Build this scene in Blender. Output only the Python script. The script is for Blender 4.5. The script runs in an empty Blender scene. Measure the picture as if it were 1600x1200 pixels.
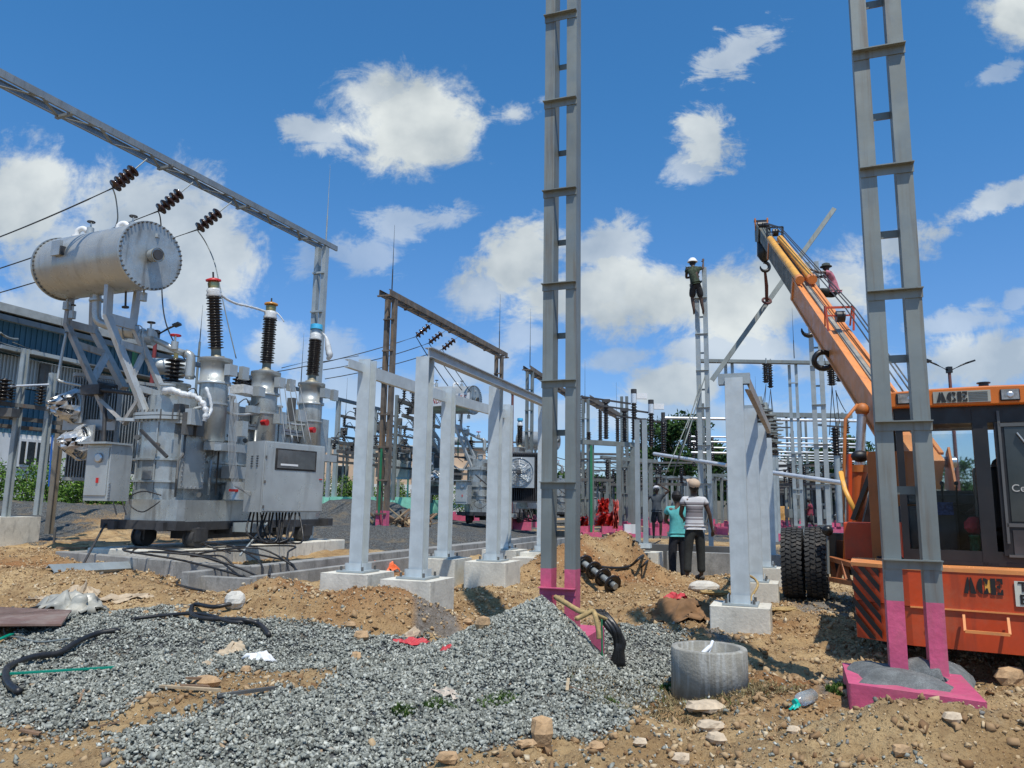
import bpy, bmesh, math, random
import numpy as np
from mathutils import Vector as V, Matrix
random.seed(7)
rng = np.random.default_rng(11)
sc = bpy.context.scene
COL = sc.collection
R = math.radians
# ---------------------------------------------------------------- camera
FPX = 1183.0
PITCH, ROLL = R(9.08), R(0.9)
CAMZ = 1.3
fw = V((0, math.cos(PITCH), math.sin(PITCH)))
r0 = V((1, 0, 0)); u0 = V((0, -math.sin(PITCH), math.cos(PITCH)))
cr = r0 * math.cos(ROLL) + u0 * math.sin(ROLL)
cu = u0 * math.cos(ROLL) - r0 * math.sin(ROLL)
cam_d = bpy.data.cameras.new("camera"); cam = bpy.data.objects.new("camera", cam_d); COL.objects.link(cam)
cam_d.sensor_width = 36.0; cam_d.lens = 36.0 * FPX / 1600.0
cam_d.clip_start = 0.05; cam_d.clip_end = 3000
cam.matrix_world = Matrix(((cr.x, cu.x, -fw.x, 0), (cr.y, cu.y, -fw.y, 0), (cr.z, cu.z, -fw.z, CAMZ), (0, 0, 0, 1)))
sc.camera = cam
# ---------------------------------------------------------------- light
SUN_EL, SUN_AZ = R(64), R(15)          # azimuth: to the right of straight behind the camera
sdir = V((math.sin(SUN_AZ) * math.cos(SUN_EL), -math.cos(SUN_AZ) * math.cos(SUN_EL), math.sin(SUN_EL)))
sl = bpy.data.lights.new("sun", 'SUN'); sl.energy = 4.2; sl.angle = R(0.53); sl.color = (1.0, 0.94, 0.84)
so = bpy.data.objects.new("sun", sl); COL.objects.link(so)
so.rotation_euler = sdir.to_track_quat('Z', 'Y').to_euler()
sc.view_settings.view_transform = 'Standard'; sc.view_settings.look = 'None'
sc.view_settings.exposure = 0.0; sc.view_settings.gamma = 1.0
try: sc.view_settings.use_curve_mapping = False
except Exception: pass
sc.cycles.max_bounces = 6; sc.cycles.transparent_max_bounces = 16
sc.cycles.diffuse_bounces = 3; sc.cycles.glossy_bounces = 3

def ray(px, py):
    return fw * FPX + cr * (px - 800) + cu * (600 - py)
def P(px, py, Y):
    d = ray(px, py); return V((0, 0, CAMZ)) + d * (Y / d.y)
def G(px, py, z=0.0):
    d = ray(px, py); return V((0, 0, CAMZ)) + d * ((z - CAMZ) / d.z)
def PZ(px, Y, z):
    """world point at forward distance Y and height z whose picture column is px"""
    lo = P(px, 780, Y); hi = P(px, 380, Y)
    t = (z - lo.z) / (hi.z - lo.z); return lo.lerp(hi, t)

# ---------------------------------------------------------------- world: sky and clouds
world = bpy.data.worlds.new("World"); sc.world = world; world.use_nodes = True
nt = world.node_tree; N = nt.nodes; L = nt.links
for n in list(N): N.remove(n)
def nd(t, **k):
    n = N.new(t)
    for a, b in k.items(): setattr(n, a, b)
    return n
def mth(op, a, b=None, c=None, clamp=False):
    n = nd('ShaderNodeMath', operation=op, use_clamp=clamp)
    for i, x in enumerate((a, b, c)):
        if x is None: continue
        if isinstance(x, (int, float)): n.inputs[i].default_value = x
        else: L.new(x, n.inputs[i])
    return n.outputs[0]
sky = nd('ShaderNodeTexSky', sky_type='NISHITA'); sky.sun_disc = False
sky.sun_elevation = SUN_EL
sky.sun_rotation = math.pi - SUN_AZ
sky.altitude = 300; sky.air_density = 1.05; sky.dust_density = 0.7; sky.ozone_density = 2.4
tc = nd('ShaderNodeTexCoord')
sep = nd('ShaderNodeSeparateXYZ'); L.new(tc.outputs['Generated'], sep.inputs[0])
ys = mth('MAXIMUM', sep.outputs[1], 0.02)
cuu = mth('DIVIDE', sep.outputs[0], ys); cvv = mth('DIVIDE', sep.outputs[2], ys)
uv = nd('ShaderNodeCombineXYZ'); L.new(cuu, uv.inputs[0]); L.new(cvv, uv.inputs[1])
def noise(vec, scale, detail, rough=0.55, dist=0.0, lac=2.0):
    n = nd('ShaderNodeTexNoise'); n.inputs['Scale'].default_value = scale; n.inputs['Detail'].default_value = detail
    n.inputs['Roughness'].default_value = rough; n.inputs['Distortion'].default_value = dist
    n.inputs['Lacunarity'].default_value = lac
    L.new(vec, n.inputs['Vector']); return n
nA = noise(uv.outputs[0], 10.0, 12, 0.66, 0.35)
nB = noise(uv.outputs[0], 3.2, 4, 0.5)
# wispy stretched noise
mp = nd('ShaderNodeMapping'); mp.inputs['Rotation'].default_value = (0, 0, R(-35)); mp.inputs['Scale'].default_value = (1, 2.0, 1)
L.new(uv.outputs[0], mp.inputs[0]); nW = noise(mp.outputs[0], 14.0, 8, 0.66, 0.6)
# warp
def uvpx(px, py):
    d = ray(px, py); return d.x / d.y, d.z / d.y
#   px, py, half width, half height, rotation (deg, ccw), strength, wispiness
CL = [(640, 190, 140, 96, -4, 1.0, .25), (800, 178, 62, 30, 12, .75, .7), (500, 215, 80, 42, -18, .7, .9), (650, 228, 110, 62, 5, 1.0, .2), (600, 150, 80, 48, 10, .9, .3),
      (640, 345, 105, 34, 8, .5, 1.0), (560, 395, 80, 46, 0, .42, .9),
      (1150, 85, 110, 46, 28, .62, 1.2), (1105, 215, 70, 62, 42, .9, .8), (1085, 255, 60, 36, 30, .6, .7),
      (1590, 20, 90, 52, -5, 1.0, .3), (1555, 118, 60, 22, 20, .42, 1.),
      (20, 315, 105, 110, 0, .95, .3), (95, 400, 120, 70, 0, .7, .5), (250, 345, 165, 108, -8, .82, .4), (320, 420, 115, 100, 0, .85, .3), (60, 500, 260, 60, 0, .7, .5), (170, 440, 190, 70, 0, .6, .6),
      (425, 540, 60, 42, 10, .72, .4), (520, 560, 90, 60, 0, .45, .8), (480, 400, 60, 40, 0, .35, 1.0),
      (810, 405, 110, 66, 32, .95, .5), (930, 385, 120, 45, 15, .75, .7), (760, 450, 75, 50, 30, .7, .6), (730, 575, 90, 55, 0, .6, .6), (820, 525, 70, 30, 0, .5, .7),
      (960, 460, 200, 62, 6, .95, .35), (1130, 470, 250, 75, 3, .98, .3), (1230, 455, 170, 82, 8, .85, .4), (1060, 600, 120, 45, 12, .9, .35), (960, 565, 90, 22, 14, .55, .7), (1140, 545, 130, 45, 0, .75, .5),
      (1430, 375, 100, 40, 22, .8, .7), (1560, 312, 85, 28, 25, .7, .8), (1500, 500, 90, 26, 10, .55, .8), (1300, 440, 120, 60, 0, .7, .6), (1590, 470, 40, 16, 30, .4, 1.),
      (1560, 570, 170, 52, 0, .8, .4), (1330, 570, 140, 40, 0, .6, .6), (1450, 640, 240, 45, 0, .55, .5), (650, 620, 300, 50, 0, .5, .6), (1000, 650, 300, 40, 0, .5, .5), (200, 620, 260, 50, 0, .5, .6)]
acc = None
for (px, py, a, b, rot, st, wi) in CL:
    u_, v_ = uvpx(px, py); s_ = 1.0 / FPX * (1 + 0.0)
    c_, n_ = math.cos(R(rot)), math.sin(R(rot))
    du = mth('SUBTRACT', cuu, u_); dv = mth('SUBTRACT', cvv, v_)
    x_ = mth('ADD', mth('MULTIPLY', du, c_ / (a * s_)), mth('MULTIPLY', dv, n_ / (a * s_)))
    y_ = mth('ADD', mth('MULTIPLY', du, -n_ / (b * s_)), mth('MULTIPLY', dv, c_ / (b * s_)))
    r2 = mth('SQRT', mth('ADD', mth('MULTIPLY', x_, x_), mth('MULTIPLY', y_, y_)))
    m = mth('SUBTRACT', 1.22, r2)
    m = mth('ADD', m, mth('MULTIPLY', mth('SUBTRACT', nA.outputs[0], .52), 2.4))
    m = mth('ADD', m, mth('MULTIPLY', mth('SUBTRACT', nW.outputs[0], .5), 2.3 * wi))
    m = mth('SUBTRACT', m, .22 * wi)
    mm = nd('ShaderNodeMapRange', interpolation_type='SMOOTHSTEP'); L.new(m, mm.inputs[0])
    mm.inputs[1].default_value = 0.0; mm.inputs[2].default_value = .58; mm.inputs[4].default_value = st
    acc = mm.outputs[0] if acc is None else mth('MAXIMUM', acc, mm.outputs[0])
front = mth('GREATER_THAN', sep.outputs[1], 0.05)
inu = mth('LESS_THAN', mth('ABSOLUTE', cuu), 0.9)
acc = mth('MULTIPLY', acc, front)
# the rest of the sky: scattered cumulus of the same kind
zz = mth('MAXIMUM', sep.outputs[2], 0.05)
pl = nd('ShaderNodeCombineXYZ'); L.new(mth('DIVIDE', sep.outputs[0], zz), pl.inputs[0]); L.new(mth('DIVIDE', sep.outputs[1], zz), pl.inputs[1])
g1 = noise(pl.outputs[0], 1.1, 9, .55)
gm = nd('ShaderNodeMapRange', interpolation_type='SMOOTHSTEP'); L.new(g1.outputs[0], gm.inputs[0]); gm.inputs[1].default_value = .55; gm.inputs[2].default_value = .68; gm.inputs[4].default_value = .9
sidem = nd('ShaderNodeMapRange'); L.new(mth('ABSOLUTE', cuu), sidem.inputs[0]); sidem.inputs[1].default_value = .8; sidem.inputs[2].default_value = 1.1
topm = nd('ShaderNodeMapRange'); L.new(cvv, topm.inputs[0]); topm.inputs[1].default_value = .8; topm.inputs[2].default_value = 1.0
outm = mth('MAXIMUM', mth('MAXIMUM', sidem.outputs[0], topm.outputs[0]), mth('SUBTRACT', 1.0, front))
acc = mth('MAXIMUM', acc, mth('MULTIPLY', gm.outputs[0], outm))
# cloud tone: bright tops, slightly grey thick middles
ct = nd('ShaderNodeMapRange'); L.new(noise(uv.outputs[0], 7.0, 5, .5).outputs[0], ct.inputs[0]); ct.inputs[1].default_value = .38; ct.inputs[2].default_value = .62
ccol = nd('ShaderNodeMix', data_type='RGBA'); L.new(ct.outputs[0], ccol.inputs[0])
ccol.inputs[6].default_value = (4.5, 5.15, 5.6, 1); ccol.inputs[7].default_value = (7.6, 8.1, 8.1, 1)
# sky colour balance
bal = nd('ShaderNodeMix', data_type='RGBA', blend_type='MULTIPLY'); bal.inputs[0].default_value = 1
L.new(sky.outputs[0], bal.inputs[6]); elv = nd('ShaderNodeMapRange', interpolation_type='SMOOTHSTEP'); L.new(sep.outputs[2], elv.inputs[0]); elv.inputs[1].default_value = 0.0; elv.inputs[2].default_value = 0.55
bc = nd('ShaderNodeMix', data_type='RGBA'); L.new(elv.outputs[0], bc.inputs[0]); bc.inputs[6].default_value = (0.80, 1.02, 1.42, 1); bc.inputs[7].default_value = (0.50, 1.18, 1.60, 1); L.new(bc.outputs[2], bal.inputs[7])
mx = nd('ShaderNodeMix', data_type='RGBA'); L.new(acc, mx.inputs[0]); L.new(bal.outputs[2], mx.inputs[6]); L.new(ccol.outputs[2], mx.inputs[7])
bg = nd('ShaderNodeBackground'); bg.inputs[1].default_value = 0.10; L.new(mx.outputs[2], bg.inputs[0])
out = nd('ShaderNodeOutputWorld'); L.new(bg.outputs[0], out.inputs[0])

# ---------------------------------------------------------------- materials
MATS = {}
def mat(name, col, rough=0.6, metal=0.0, var=0.15, scale=3.0, bump=0.0, bscale=40.0, streak=None, samt=0.5, fine=0.0, emit=None, trans=0.0, alpha=1.0, sstretch=0.12, sscale=9.0, dirt=None, sthr=.52):
    if name in MATS: return MATS[name]
    m = bpy.data.materials.new(name); m.use_nodes = True
    t = m.node_tree; n = t.nodes; l = t.links; b = n['Principled BSDF']
    def NN(ty, **k):
        x = n.new(ty)
        for q, w_ in k.items(): setattr(x, q, w_)
        return x
    tcn = NN('ShaderNodeTexCoord')
    def noi(sc_, det, vec=None, ro=.6):
        x = NN('ShaderNodeTexNoise'); x.inputs['Scale'].default_value = sc_; x.inputs['Detail'].default_value = det; x.inputs['Roughness'].default_value = ro
        l.new(vec if vec is not None else tcn.outputs['Object'], x.inputs['Vector']); return x.outputs[0]
    def rampn(src, a, b_, lo=0, hi=1):
        x = NN('ShaderNodeMapRange', interpolation_type='SMOOTHSTEP'); l.new(src, x.inputs[0]); x.inputs[1].default_value = a; x.inputs[2].default_value = b_; x.inputs[3].default_value = lo; x.inputs[4].default_value = hi; return x.outputs[0]
    def mix(f, a, b_, bt='MIX'):
        x = NN('ShaderNodeMix', data_type='RGBA', blend_type=bt)
        if isinstance(f, float): x.inputs[0].default_value = f
        else: l.new(f, x.inputs[0])
        for i, c in ((6, a), (7, b_)):
            if isinstance(c, tuple): x.inputs[i].default_value = (*c, 1)
            else: l.new(c, x.inputs[i])
        return x.outputs[2]
    lo = tuple(c * (1 - var) for c in col); hi = tuple(min(1, c * (1 + var)) for c in col)
    c = mix(rampn(noi(scale, 6), .3, .7), lo, hi)
    if fine: c = mix(rampn(noi(scale * 14, 3), .35, .65, 0, fine), c, tuple(x * .45 for x in col))
    if streak:
        mp_ = NN('ShaderNodeMapping'); mp_.inputs['Scale'].default_value = (1, 1, sstretch); l.new(tcn.outputs['Object'], mp_.inputs[0])
        c = mix(rampn(noi(sscale, 6, mp_.outputs[0]), sthr, sthr + .2, 0, samt), c, streak)
    if dirt:
        c = mix(rampn(noi(scale * .7 + 1.3, 7, None, .7), .48, .72, 0, .7), c, dirt)
    l.new(c, b.inputs['Base Color'])
    b.inputs['Metallic'].default_value = metal
    rr = rampn(noi(scale * 2.3, 4), .3, .7, max(0, rough - .12), min(1, rough + .12)); l.new(rr, b.inputs['Roughness'])
    if bump:
        bp = NN('ShaderNodeBump'); bp.inputs['Strength'].default_value = min(1, bump); bp.inputs['Distance'].default_value = .01
        l.new(noi(bscale, 5), bp.inputs['Height']); l.new(bp.outputs[0], b.inputs['Normal'])
    if emit: b.inputs['Emission Color'].default_value = (*emit, 1); b.inputs['Emission Strength'].default_value = 1
    if trans: b.inputs['Transmission Weight'].default_value = trans
    if alpha < 1: b.inputs['Alpha'].default_value = alpha
    MATS[name] = m; return m
RUST = (.17, .075, .03)
steel = mat('galvanised steel', (.34, .385, .395), .5, .25, .12, 2.5, .15, 30, streak=(.36, .38, .38), samt=.5)
steelold = mat('weathered steel', (.215, .24, .23), .55, .35, .16, 1.6, .04, 30, streak=(.15, .11, .075), samt=.6, sstretch=.05, sscale=14)
steeldark = mat('dark weathered steel', (.12, .12, .115), .65, .3, .2, 3.0, streak=(.16, .09, .05), samt=.7)
ruststeel = mat('rusty old steel', (.15, .125, .10), .7, .2, .3, 3.0, streak=(.30, .17, .07), samt=.8)
postpaint = mat('pale zinc coat', (.52, .575, .59), .5, .15, .11, 5.0, .1, 20, streak=(.40, .46, .48), samt=.6, sstretch=.06, sscale=12)
pinkp = mat('pink paint', (.60, .10, .20), .6, 0, .18, 3, .4, 25, dirt=(.40, .13, .15), streak=(.34, .14, .14), samt=.5, fine=.15)
mintp = mat('mint paint', (.28, .68, .50), .6, 0, .12, 3, .2, 20, dirt=(.2, .5, .38))
greenp = mat('green paint', (.02, .17, .075), .5, 0, .1, 3)
concrete = mat('concrete', (.31, .305, .285), .9, 0, .25, 2.5, .5, 40, streak=(.12, .12, .11), samt=.75, sstretch=.3, fine=.3)
concreteW = mat('pale concrete', (.66, .63, .54), .9, 0, .14, 2.5, .5, 30, streak=(.30, .28, .24), samt=.55, sstretch=.4, fine=.15)
concreteD = mat('damp concrete', (.30, .285, .24), .9, 0, .25, 3.5, .6, 40, streak=(.42, .42, .39), samt=.8, sstretch=.10, sscale=26, sthr=.46)
tpaint = mat('transformer grey paint', (.40, .43, .43), .34, .45, .18, 1.9, .08, 12, streak=(.13, .12, .105), samt=.7, sscale=6, fine=.12)
tpaint2 = mat('cabinet grey paint', (.42, .445, .44), .36, .35, .12, 1.6, .05, 12, streak=(.22, .215, .20), samt=.5, sscale=4)
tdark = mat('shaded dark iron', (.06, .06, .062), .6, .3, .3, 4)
chrome = mat('bright chrome', (.55, .56, .57), .38, .9, .05)
porc = mat('brown porcelain', (.042, .018, .013), .18, 0, .2, 5)
porcB = mat('dark porcelain', (.022, .018, .017), .2, 0, .25, 5)
rubber = mat('black rubber', (.022, .022, .023), .75, 0, .3, 6, .3, 40, dirt=(.09, .075, .06))
blackc = mat('black cable sheath', (.016, .016, .017), .45, 0, .2, 5, dirt=(.05, .043, .035))
wire = mat('conductor wire', (.05, .055, .06), .6, .4, .1)
alum = mat('aluminium tube', (.72, .74, .75), .35, .4, .05, 2)
white = mat('white sheet', (.75, .76, .76), .6, 0, .06, 4, .3, 30)
blk = mat('black enamel', (.012, .012, .012), .4, 0, .2)
orange = mat('crane orange', (.56, .066, .014), .42, 0, .14, 2.0, .10, 10, streak=(.30, .05, .02), samt=.75, sscale=6, dirt=(.42, .11, .05), fine=.10)
orangeL = mat('boom peach orange', (.74, .28, .085), .45, 0, .10, 2.0, .1, 12, streak=(.45, .22, .11), samt=.55, sstretch=.5)
orangeR = mat('deep orange red', (.56, .07, .018), .42, 0, .12, 2.0, dirt=(.35, .08, .03))
yellowp = mat('yellow pipe paint', (.72, .36, .06), .45, 0, .14, 3, streak=(.3, .15, .05), samt=.5)
redp = mat('red enamel', (.50, .02, .02), .4, 0, .1)
bluep = mat('blue plastic', (.06, .42, .70), .5, 0, .15)
brass = mat('brass', (.42, .33, .14), .35, .8, .2)
plastic = mat('clear plastic wrap', (.62, .64, .64), .22, 0, .15, 9, .9, 30)
skin = mat('dark skin', (.075, .040, .026), .55, 0, .12, 6)
hairm = mat('black hair', (.010, .009, .009), .7, 0, .2)

# ---------------------------------------------------------------- mesh builder
Z = V((0, 0, 1))
def frame(d, up=Z):
    d = d.normalized()
    s = d.cross(up)
    if s.length < 1e-4: s = d.cross(V((0, 1, 0)))
    s.normalize(); t = s.cross(d).normalized()
    return s, t, d
ORG = {}
class MB:
    def __init__(s): s.v = []; s.f = []; s.sm = []; s.mi = []; s.m = 0
    def add(s, vs, fs, sm=False):
        o = len(s.v); s.v += [tuple(x) for x in vs]
        for f in fs: s.f.append([i + o for i in f]); s.sm.append(sm); s.mi.append(s.m)
        return s
    def box(s, c, d, ax=None):
        c = V(c); x, y, z = (ax if ax else (V((1, 0, 0)), V((0, 1, 0)), V((0, 0, 1))))
        vs = [c + x * (i * d[0] / 2) + y * (j * d[1] / 2) + z * (k * d[2] / 2) for k in (-1, 1) for j in (-1, 1) for i in (-1, 1)]
        return s.add(vs, [(0, 2, 3, 1), (4, 5, 7, 6), (0, 1, 5, 4), (2, 6, 7, 3), (0, 4, 6, 2), (1, 3, 7, 5)])
    def bar(s, a, b, w, h=None, up=Z):
        a, b = V(a), V(b); h = h or w; x, y, z = frame(b - a, up)
        return s.box((a + b) / 2, (w, h, (b - a).length), (x, y, z))
    def prof(s, a, b, pts, up=Z):
        a, b = V(a), V(b); x, y, z = frame(b - a, up); n = len(pts)
        vs = [a + x * p[0] + y * p[1] for p in pts] + [b + x * p[0] + y * p[1] for p in pts]
        fs = [(i, (i + 1) % n, n + (i + 1) % n, n + i) for i in range(n)]
        return s.add(vs, fs + [tuple(range(n))[::-1], tuple(range(n, 2 * n))])
    def chan(s, a, b, w, d, up, t=.012):
        """channel: web of width w, flanges d; web face looks along -up... """
        h = w / 2
        return s.prof(a, b, [(-h, 0), (h, 0), (h, -d), (h - t, -d), (h - t, -t), (-h + t, -t), (-h + t, -d), (-h, -d)], up)
    def ibeam(s, a, b, w, d, up=Z, t=.012):
        h, k = w / 2, d / 2
        return s.prof(a, b, [(-h, k), (h, k), (h, k - t), (t / 2, k - t), (t / 2, -k + t), (h, -k + t), (h, -k), (-h, -k), (-h, -k + t), (-t / 2, -k + t), (-t / 2, k - t), (-h, k - t)], up)
    def cyl(s, a, b, r, r1=None, n=12, cap=True):
        a, b = V(a), V(b); r1 = r if r1 is None else r1; x, y, z = frame(b - a)
        c = [(math.cos(2 * math.pi * i / n), math.sin(2 * math.pi * i / n)) for i in range(n)]
        s.add([a + x * (p * r) + y * (q * r) for p, q in c] + [b + x * (p * r1) + y * (q * r1) for p, q in c], [(i, (i + 1) % n, n + (i + 1) % n, n + i) for i in range(n)], True)
        if cap:
            s.add([a + x * (p * r) + y * (q * r) for p, q in c], [tuple(range(n))[::-1]])
            s.add([b + x * (p * r1) + y * (q * r1) for p, q in c], [tuple(range(n))])
        return s
    def lathe(s, a, d, pr, n=12, sm=True):
        a = V(a); x, y, z = frame(V(d)); k = len(pr); vs = []; fs = []
        for t, r in pr:
            for i in range(n):
                q = 2 * math.pi * i / n; vs.append(a + z * t + x * (r * math.cos(q)) + y * (r * math.sin(q)))
        for j in range(k - 1):
            for i in range(n): fs.append((j * n + i, j * n + (i + 1) % n, (j + 1) * n + (i + 1) % n, (j + 1) * n + i))
        s.add(vs, fs, sm)
        for j, rev in ((0, True), (k - 1, False)):
            if pr[j][1] > 1e-4:
                idx = list(range(n)); s.add([vs[j * n + i] for i in range(n)], [tuple(idx[::-1] if rev else idx)])
        return s
    def tube(s, pts, r, n=8, closed=False):
        pts = [V(p) for p in pts]; k = len(pts); vs = []; fs = []; up = Z; px = None
        for j, p in enumerate(pts):
            d = (pts[min(j + 1, k - 1)] - pts[max(j - 1, 0)])
            if d.length < 1e-7: d = V((0, 0, 1))
            d.normalize()
            if px is None: x, y, _ = frame(d)
            else:
                x = px - d * px.dot(d)
                if x.length < 1e-5: x, _, _ = frame(d)
                x.normalize(); y = d.cross(x)
            px = x; rr = r[j] if isinstance(r, (list, tuple)) else r
            for i in range(n):
                q = 2 * math.pi * i / n; vs.append(p + x * (rr * math.cos(q)) + y * (rr * math.sin(q)))
        for j in range(k - 1):
            for i in range(n): fs.append((j * n + i, j * n + (i + 1) % n, (j + 1) * n + (i + 1) % n, (j + 1) * n + i))
        fs += [tuple(range(n))[::-1], tuple(range((k - 1) * n, k * n))]
        return s.add(vs, fs, True)
    def sph(s, c, r, n=10, sc_=(1, 1, 1), jit=0, seed=0):
        c = V(c); rr = random.Random(seed); vs = [c + V((0, 0, -r * sc_[2]))]; fs = []; m = n // 2
        for j in range(1, m):
            t = math.pi * j / m
            for i in range(n):
                q = 2 * math.pi * i / n; k = 1 + (rr.uniform(-jit, jit) if jit else 0)
                vs.append(c + V((r * k * math.sin(t) * math.cos(q) * sc_[0], r * k * math.sin(t) * math.sin(q) * sc_[1], -r * k * math.cos(t) * sc_[2])))
        vs.append(c + V((0, 0, r * sc_[2]))); e = len(vs) - 1
        for i in range(n): fs.append((0, 1 + (i + 1) % n, 1 + i)); fs.append((e, e - n + i, e - n + (i + 1) % n))
        for j in range(m - 2):
            for i in range(n): fs.append((1 + j * n + i, 1 + j * n + (i + 1) % n, 1 + (j + 1) * n + (i + 1) % n, 1 + (j + 1) * n + i))
        return s.add(vs, fs, jit == 0)
    def plan(s, pts, z0, z1, sm=False):
        n = len(pts); vs = [V((p[0], p[1], z0)) for p in pts] + [V((p[0], p[1], z1)) for p in pts]
        s.add(vs, [(i, (i + 1) % n, n + (i + 1) % n, n + i) for i in range(n)], sm)
        return s.add(vs, [tuple(range(n))[::-1], tuple(range(n, 2 * n))])
    def poly(s, pts, vec):
        """flat outline pts (3-D) given thickness vec"""
        n = len(pts); pts = [V(p) for p in pts]; vs = pts + [p + vec for p in pts]
        return s.add(vs, [tuple(range(n))[::-1], tuple(range(n, 2 * n))] + [(i, (i + 1) % n, n + (i + 1) % n, n + i) for i in range(n)])
    def make(s, name, m, parent=None, label=None, bevel=0):
        me = bpy.data.meshes.new(name)
        if parent is not None: o_ = ORG[parent.name]
        else: o_ = V((sum(v[0] for v in s.v) / len(s.v), sum(v[1] for v in s.v) / len(s.v), min(v[2] for v in s.v)))
        me.from_pydata([(v[0] - o_[0], v[1] - o_[1], v[2] - o_[2]) for v in s.v], [], s.f)
        me.polygons.foreach_set('use_smooth', s.sm)
        ms = m if isinstance(m, (list, tuple)) else [m]
        for q in ms: me.materials.append(q)
        if len(ms) > 1: me.polygons.foreach_set('material_index', s.mi)
        bm = bmesh.new(); bm.from_mesh(me); bmesh.ops.recalc_face_normals(bm, faces=bm.faces)
        bm.to_mesh(me); bm.free(); me.update()
        o = bpy.data.objects.new(name, me); COL.objects.link(o)
        if parent is not None: o.parent = parent
        else: o.location = o_
        ORG[o.name] = o_
        if label: o['label'] = label
        if bevel:
            b = o.modifiers.new('bevel', 'BEVEL'); b.width = bevel; b.segments = 2; b.limit_method = 'ANGLE'; b.angle_limit = R(35)
        return o
def tag(o, label, cat, group=None, kind=None):
    o['label'] = label; o['category'] = cat
    if group: o['group'] = group
    if kind: o['kind'] = kind
    return o
def thing(name, loc, label, cat, group=None):
    o = bpy.data.objects.new(name, None); o.empty_display_size = .2; COL.objects.link(o); o.location = V(loc); ORG[o.name] = V(loc)
    return tag(o, label, cat, group)
def struct(o, kind='structure'): o['kind'] = kind; return o
def copytree(o, parent=None):
    c = o.copy(); COL.objects.link(c); c.parent = parent
    ORG[c.name] = ORG[o.name]
    for ch in o.children: copytree(ch, c)
    return c
def clone(o, loc, label, rotz=0, group=None):
    c = copytree(o); c.location = V(loc); c.rotation_euler = (0, 0, rotz); c['label'] = label
    if group: c['group'] = group
    ORG[c.name] = V(loc); return c
def bez(a, b, c, n=8):
    a, b, c = V(a), V(b), V(c); return [a * (1 - t) ** 2 + b * (2 * t * (1 - t)) + c * t * t for t in [i / n for i in range(n + 1)]]
def crom(pts, k=5):
    pts = [V(p) for p in pts]; q = [pts[0]] + pts + [pts[-1]]; out = []
    for i in range(1, len(q) - 2):
        for j in range(k):
            t = j / k; a, b, c, d = q[i - 1], q[i], q[i + 1], q[i + 2]
            out.append(.5 * ((2 * b) + (c - a) * t + (2 * a - 5 * b + 4 * c - d) * t * t + (3 * b - 3 * c + d - a) * t ** 3))
    return out + [pts[-1]]
def sag(a, b, s, n=8):
    a, b = V(a), V(b); return [a.lerp(b, i / n) - Z * (4 * s * (i / n) * (1 - i / n)) for i in range(n + 1)]
# site axes: everything on the site is set out along u and w
u = V((.35, .937, 0)).normalized(); w = V((u.y, -u.x, 0))

def vnoise(x, y, s, seed=0):
    x = np.asarray(x, float) * s; y = np.asarray(y, float) * s
    xi = np.floor(x).astype(np.int64); yi = np.floor(y).astype(np.int64); fx = x - xi; fy = y - yi
    fx = fx * fx * (3 - 2 * fx); fy = fy * fy * (3 - 2 * fy)
    def h(a, b):
        n = (a * 374761393 + b * 668265263 + seed * 1442695041) & 0x7fffffff
        n = (n ^ (n >> 13)) * 1274126177 & 0x7fffffff
        return ((n ^ (n >> 16)) & 0xffff) / 65535.0
    return (h(xi, yi) * (1 - fx) + h(xi + 1, yi) * fx) * (1 - fy) + (h(xi, yi + 1) * (1 - fx) + h(xi + 1, yi + 1) * fx) * fy
def fbm(x, y, s, o=4, seed=0, g=.5):
    t = 0; a = 1; n = 0
    for i in range(o): t = t + a * vnoise(x, y, s * 2 ** i, seed + i * 7); n += a; a *= g
    return t / n
# ================================================================ TERRAIN
def sm(t): t = np.clip(t, 0, 1); return t * t * (3 - 2 * t)
def xy(px, py, d): p = P(px, py, d); return p.x, p.y
MOUNDS = []   # cx, cy, rx, ry, rot, h
def mound(px, d, rx, ry, h, rot=0): MOUNDS.append(((px - 800) / FPX * d * 1.0, d, rx, ry, rot, h))
mound(535, 8.25, 1.25, .50, .36); mound(430, 8.6, .7, .4, .18); mound(640, 8.1, .6, .45, .16)
mound(60, 11.5, 1.6, .7, .22); mound(200, 10.6, 1.0, .5, .20); mound(330, 9.9, .7, .4, .12); mound(20, 14.5, 2.5, 1.0, .25); mound(150, 13.2, 1.4, .6, .12)
mound(935, 13.0, .85, .75, .72, 10); mound(890, 12.2, .6, .7, .30); mound(975, 13.2, .30, .4, .30); mound(820, 12.2, .6, .5, .15)
mound(1060, 9.3, .42, .28, .22, 15); mound(1110, 9.0, .3, .25, .12); mound(985, 9.4, .3, .3, .08)
mound(1505, 4.22, .85, .30, .27); mound(1340, 4.25, .4, .35, .08); mound(1250, 5.3, .5, .5, .07)
mound(60, 27.0, 6.0, 3.0, .55); mound(640, 23, 3.5, 1.4, .30); mound(575, 31, 2.6, 1.2, .75); mound(200, 24, 4.0, 2.0, .25)
mound(718, 7.75, .34, .34, -.48); mound(745, 7.3, .22, .2, -.10); mound(690, 7.3, .4, .12, .12)
mound(300, 7.6, 1.8, .9, .10); mound(1330, 3.6, 1.5, .35, .06)
mound(740, 10.9, 2.2, 1.7, .16); mound(1150, 8.0, .8, .7, .06); mound(1560, 5.0, .4, .3, .10); mound(1035, 13.5, .7, .5, .18); mound(1010, 11.2, .5, .4, .12)
HEAP = (.28, 6.48, .50)
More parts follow.
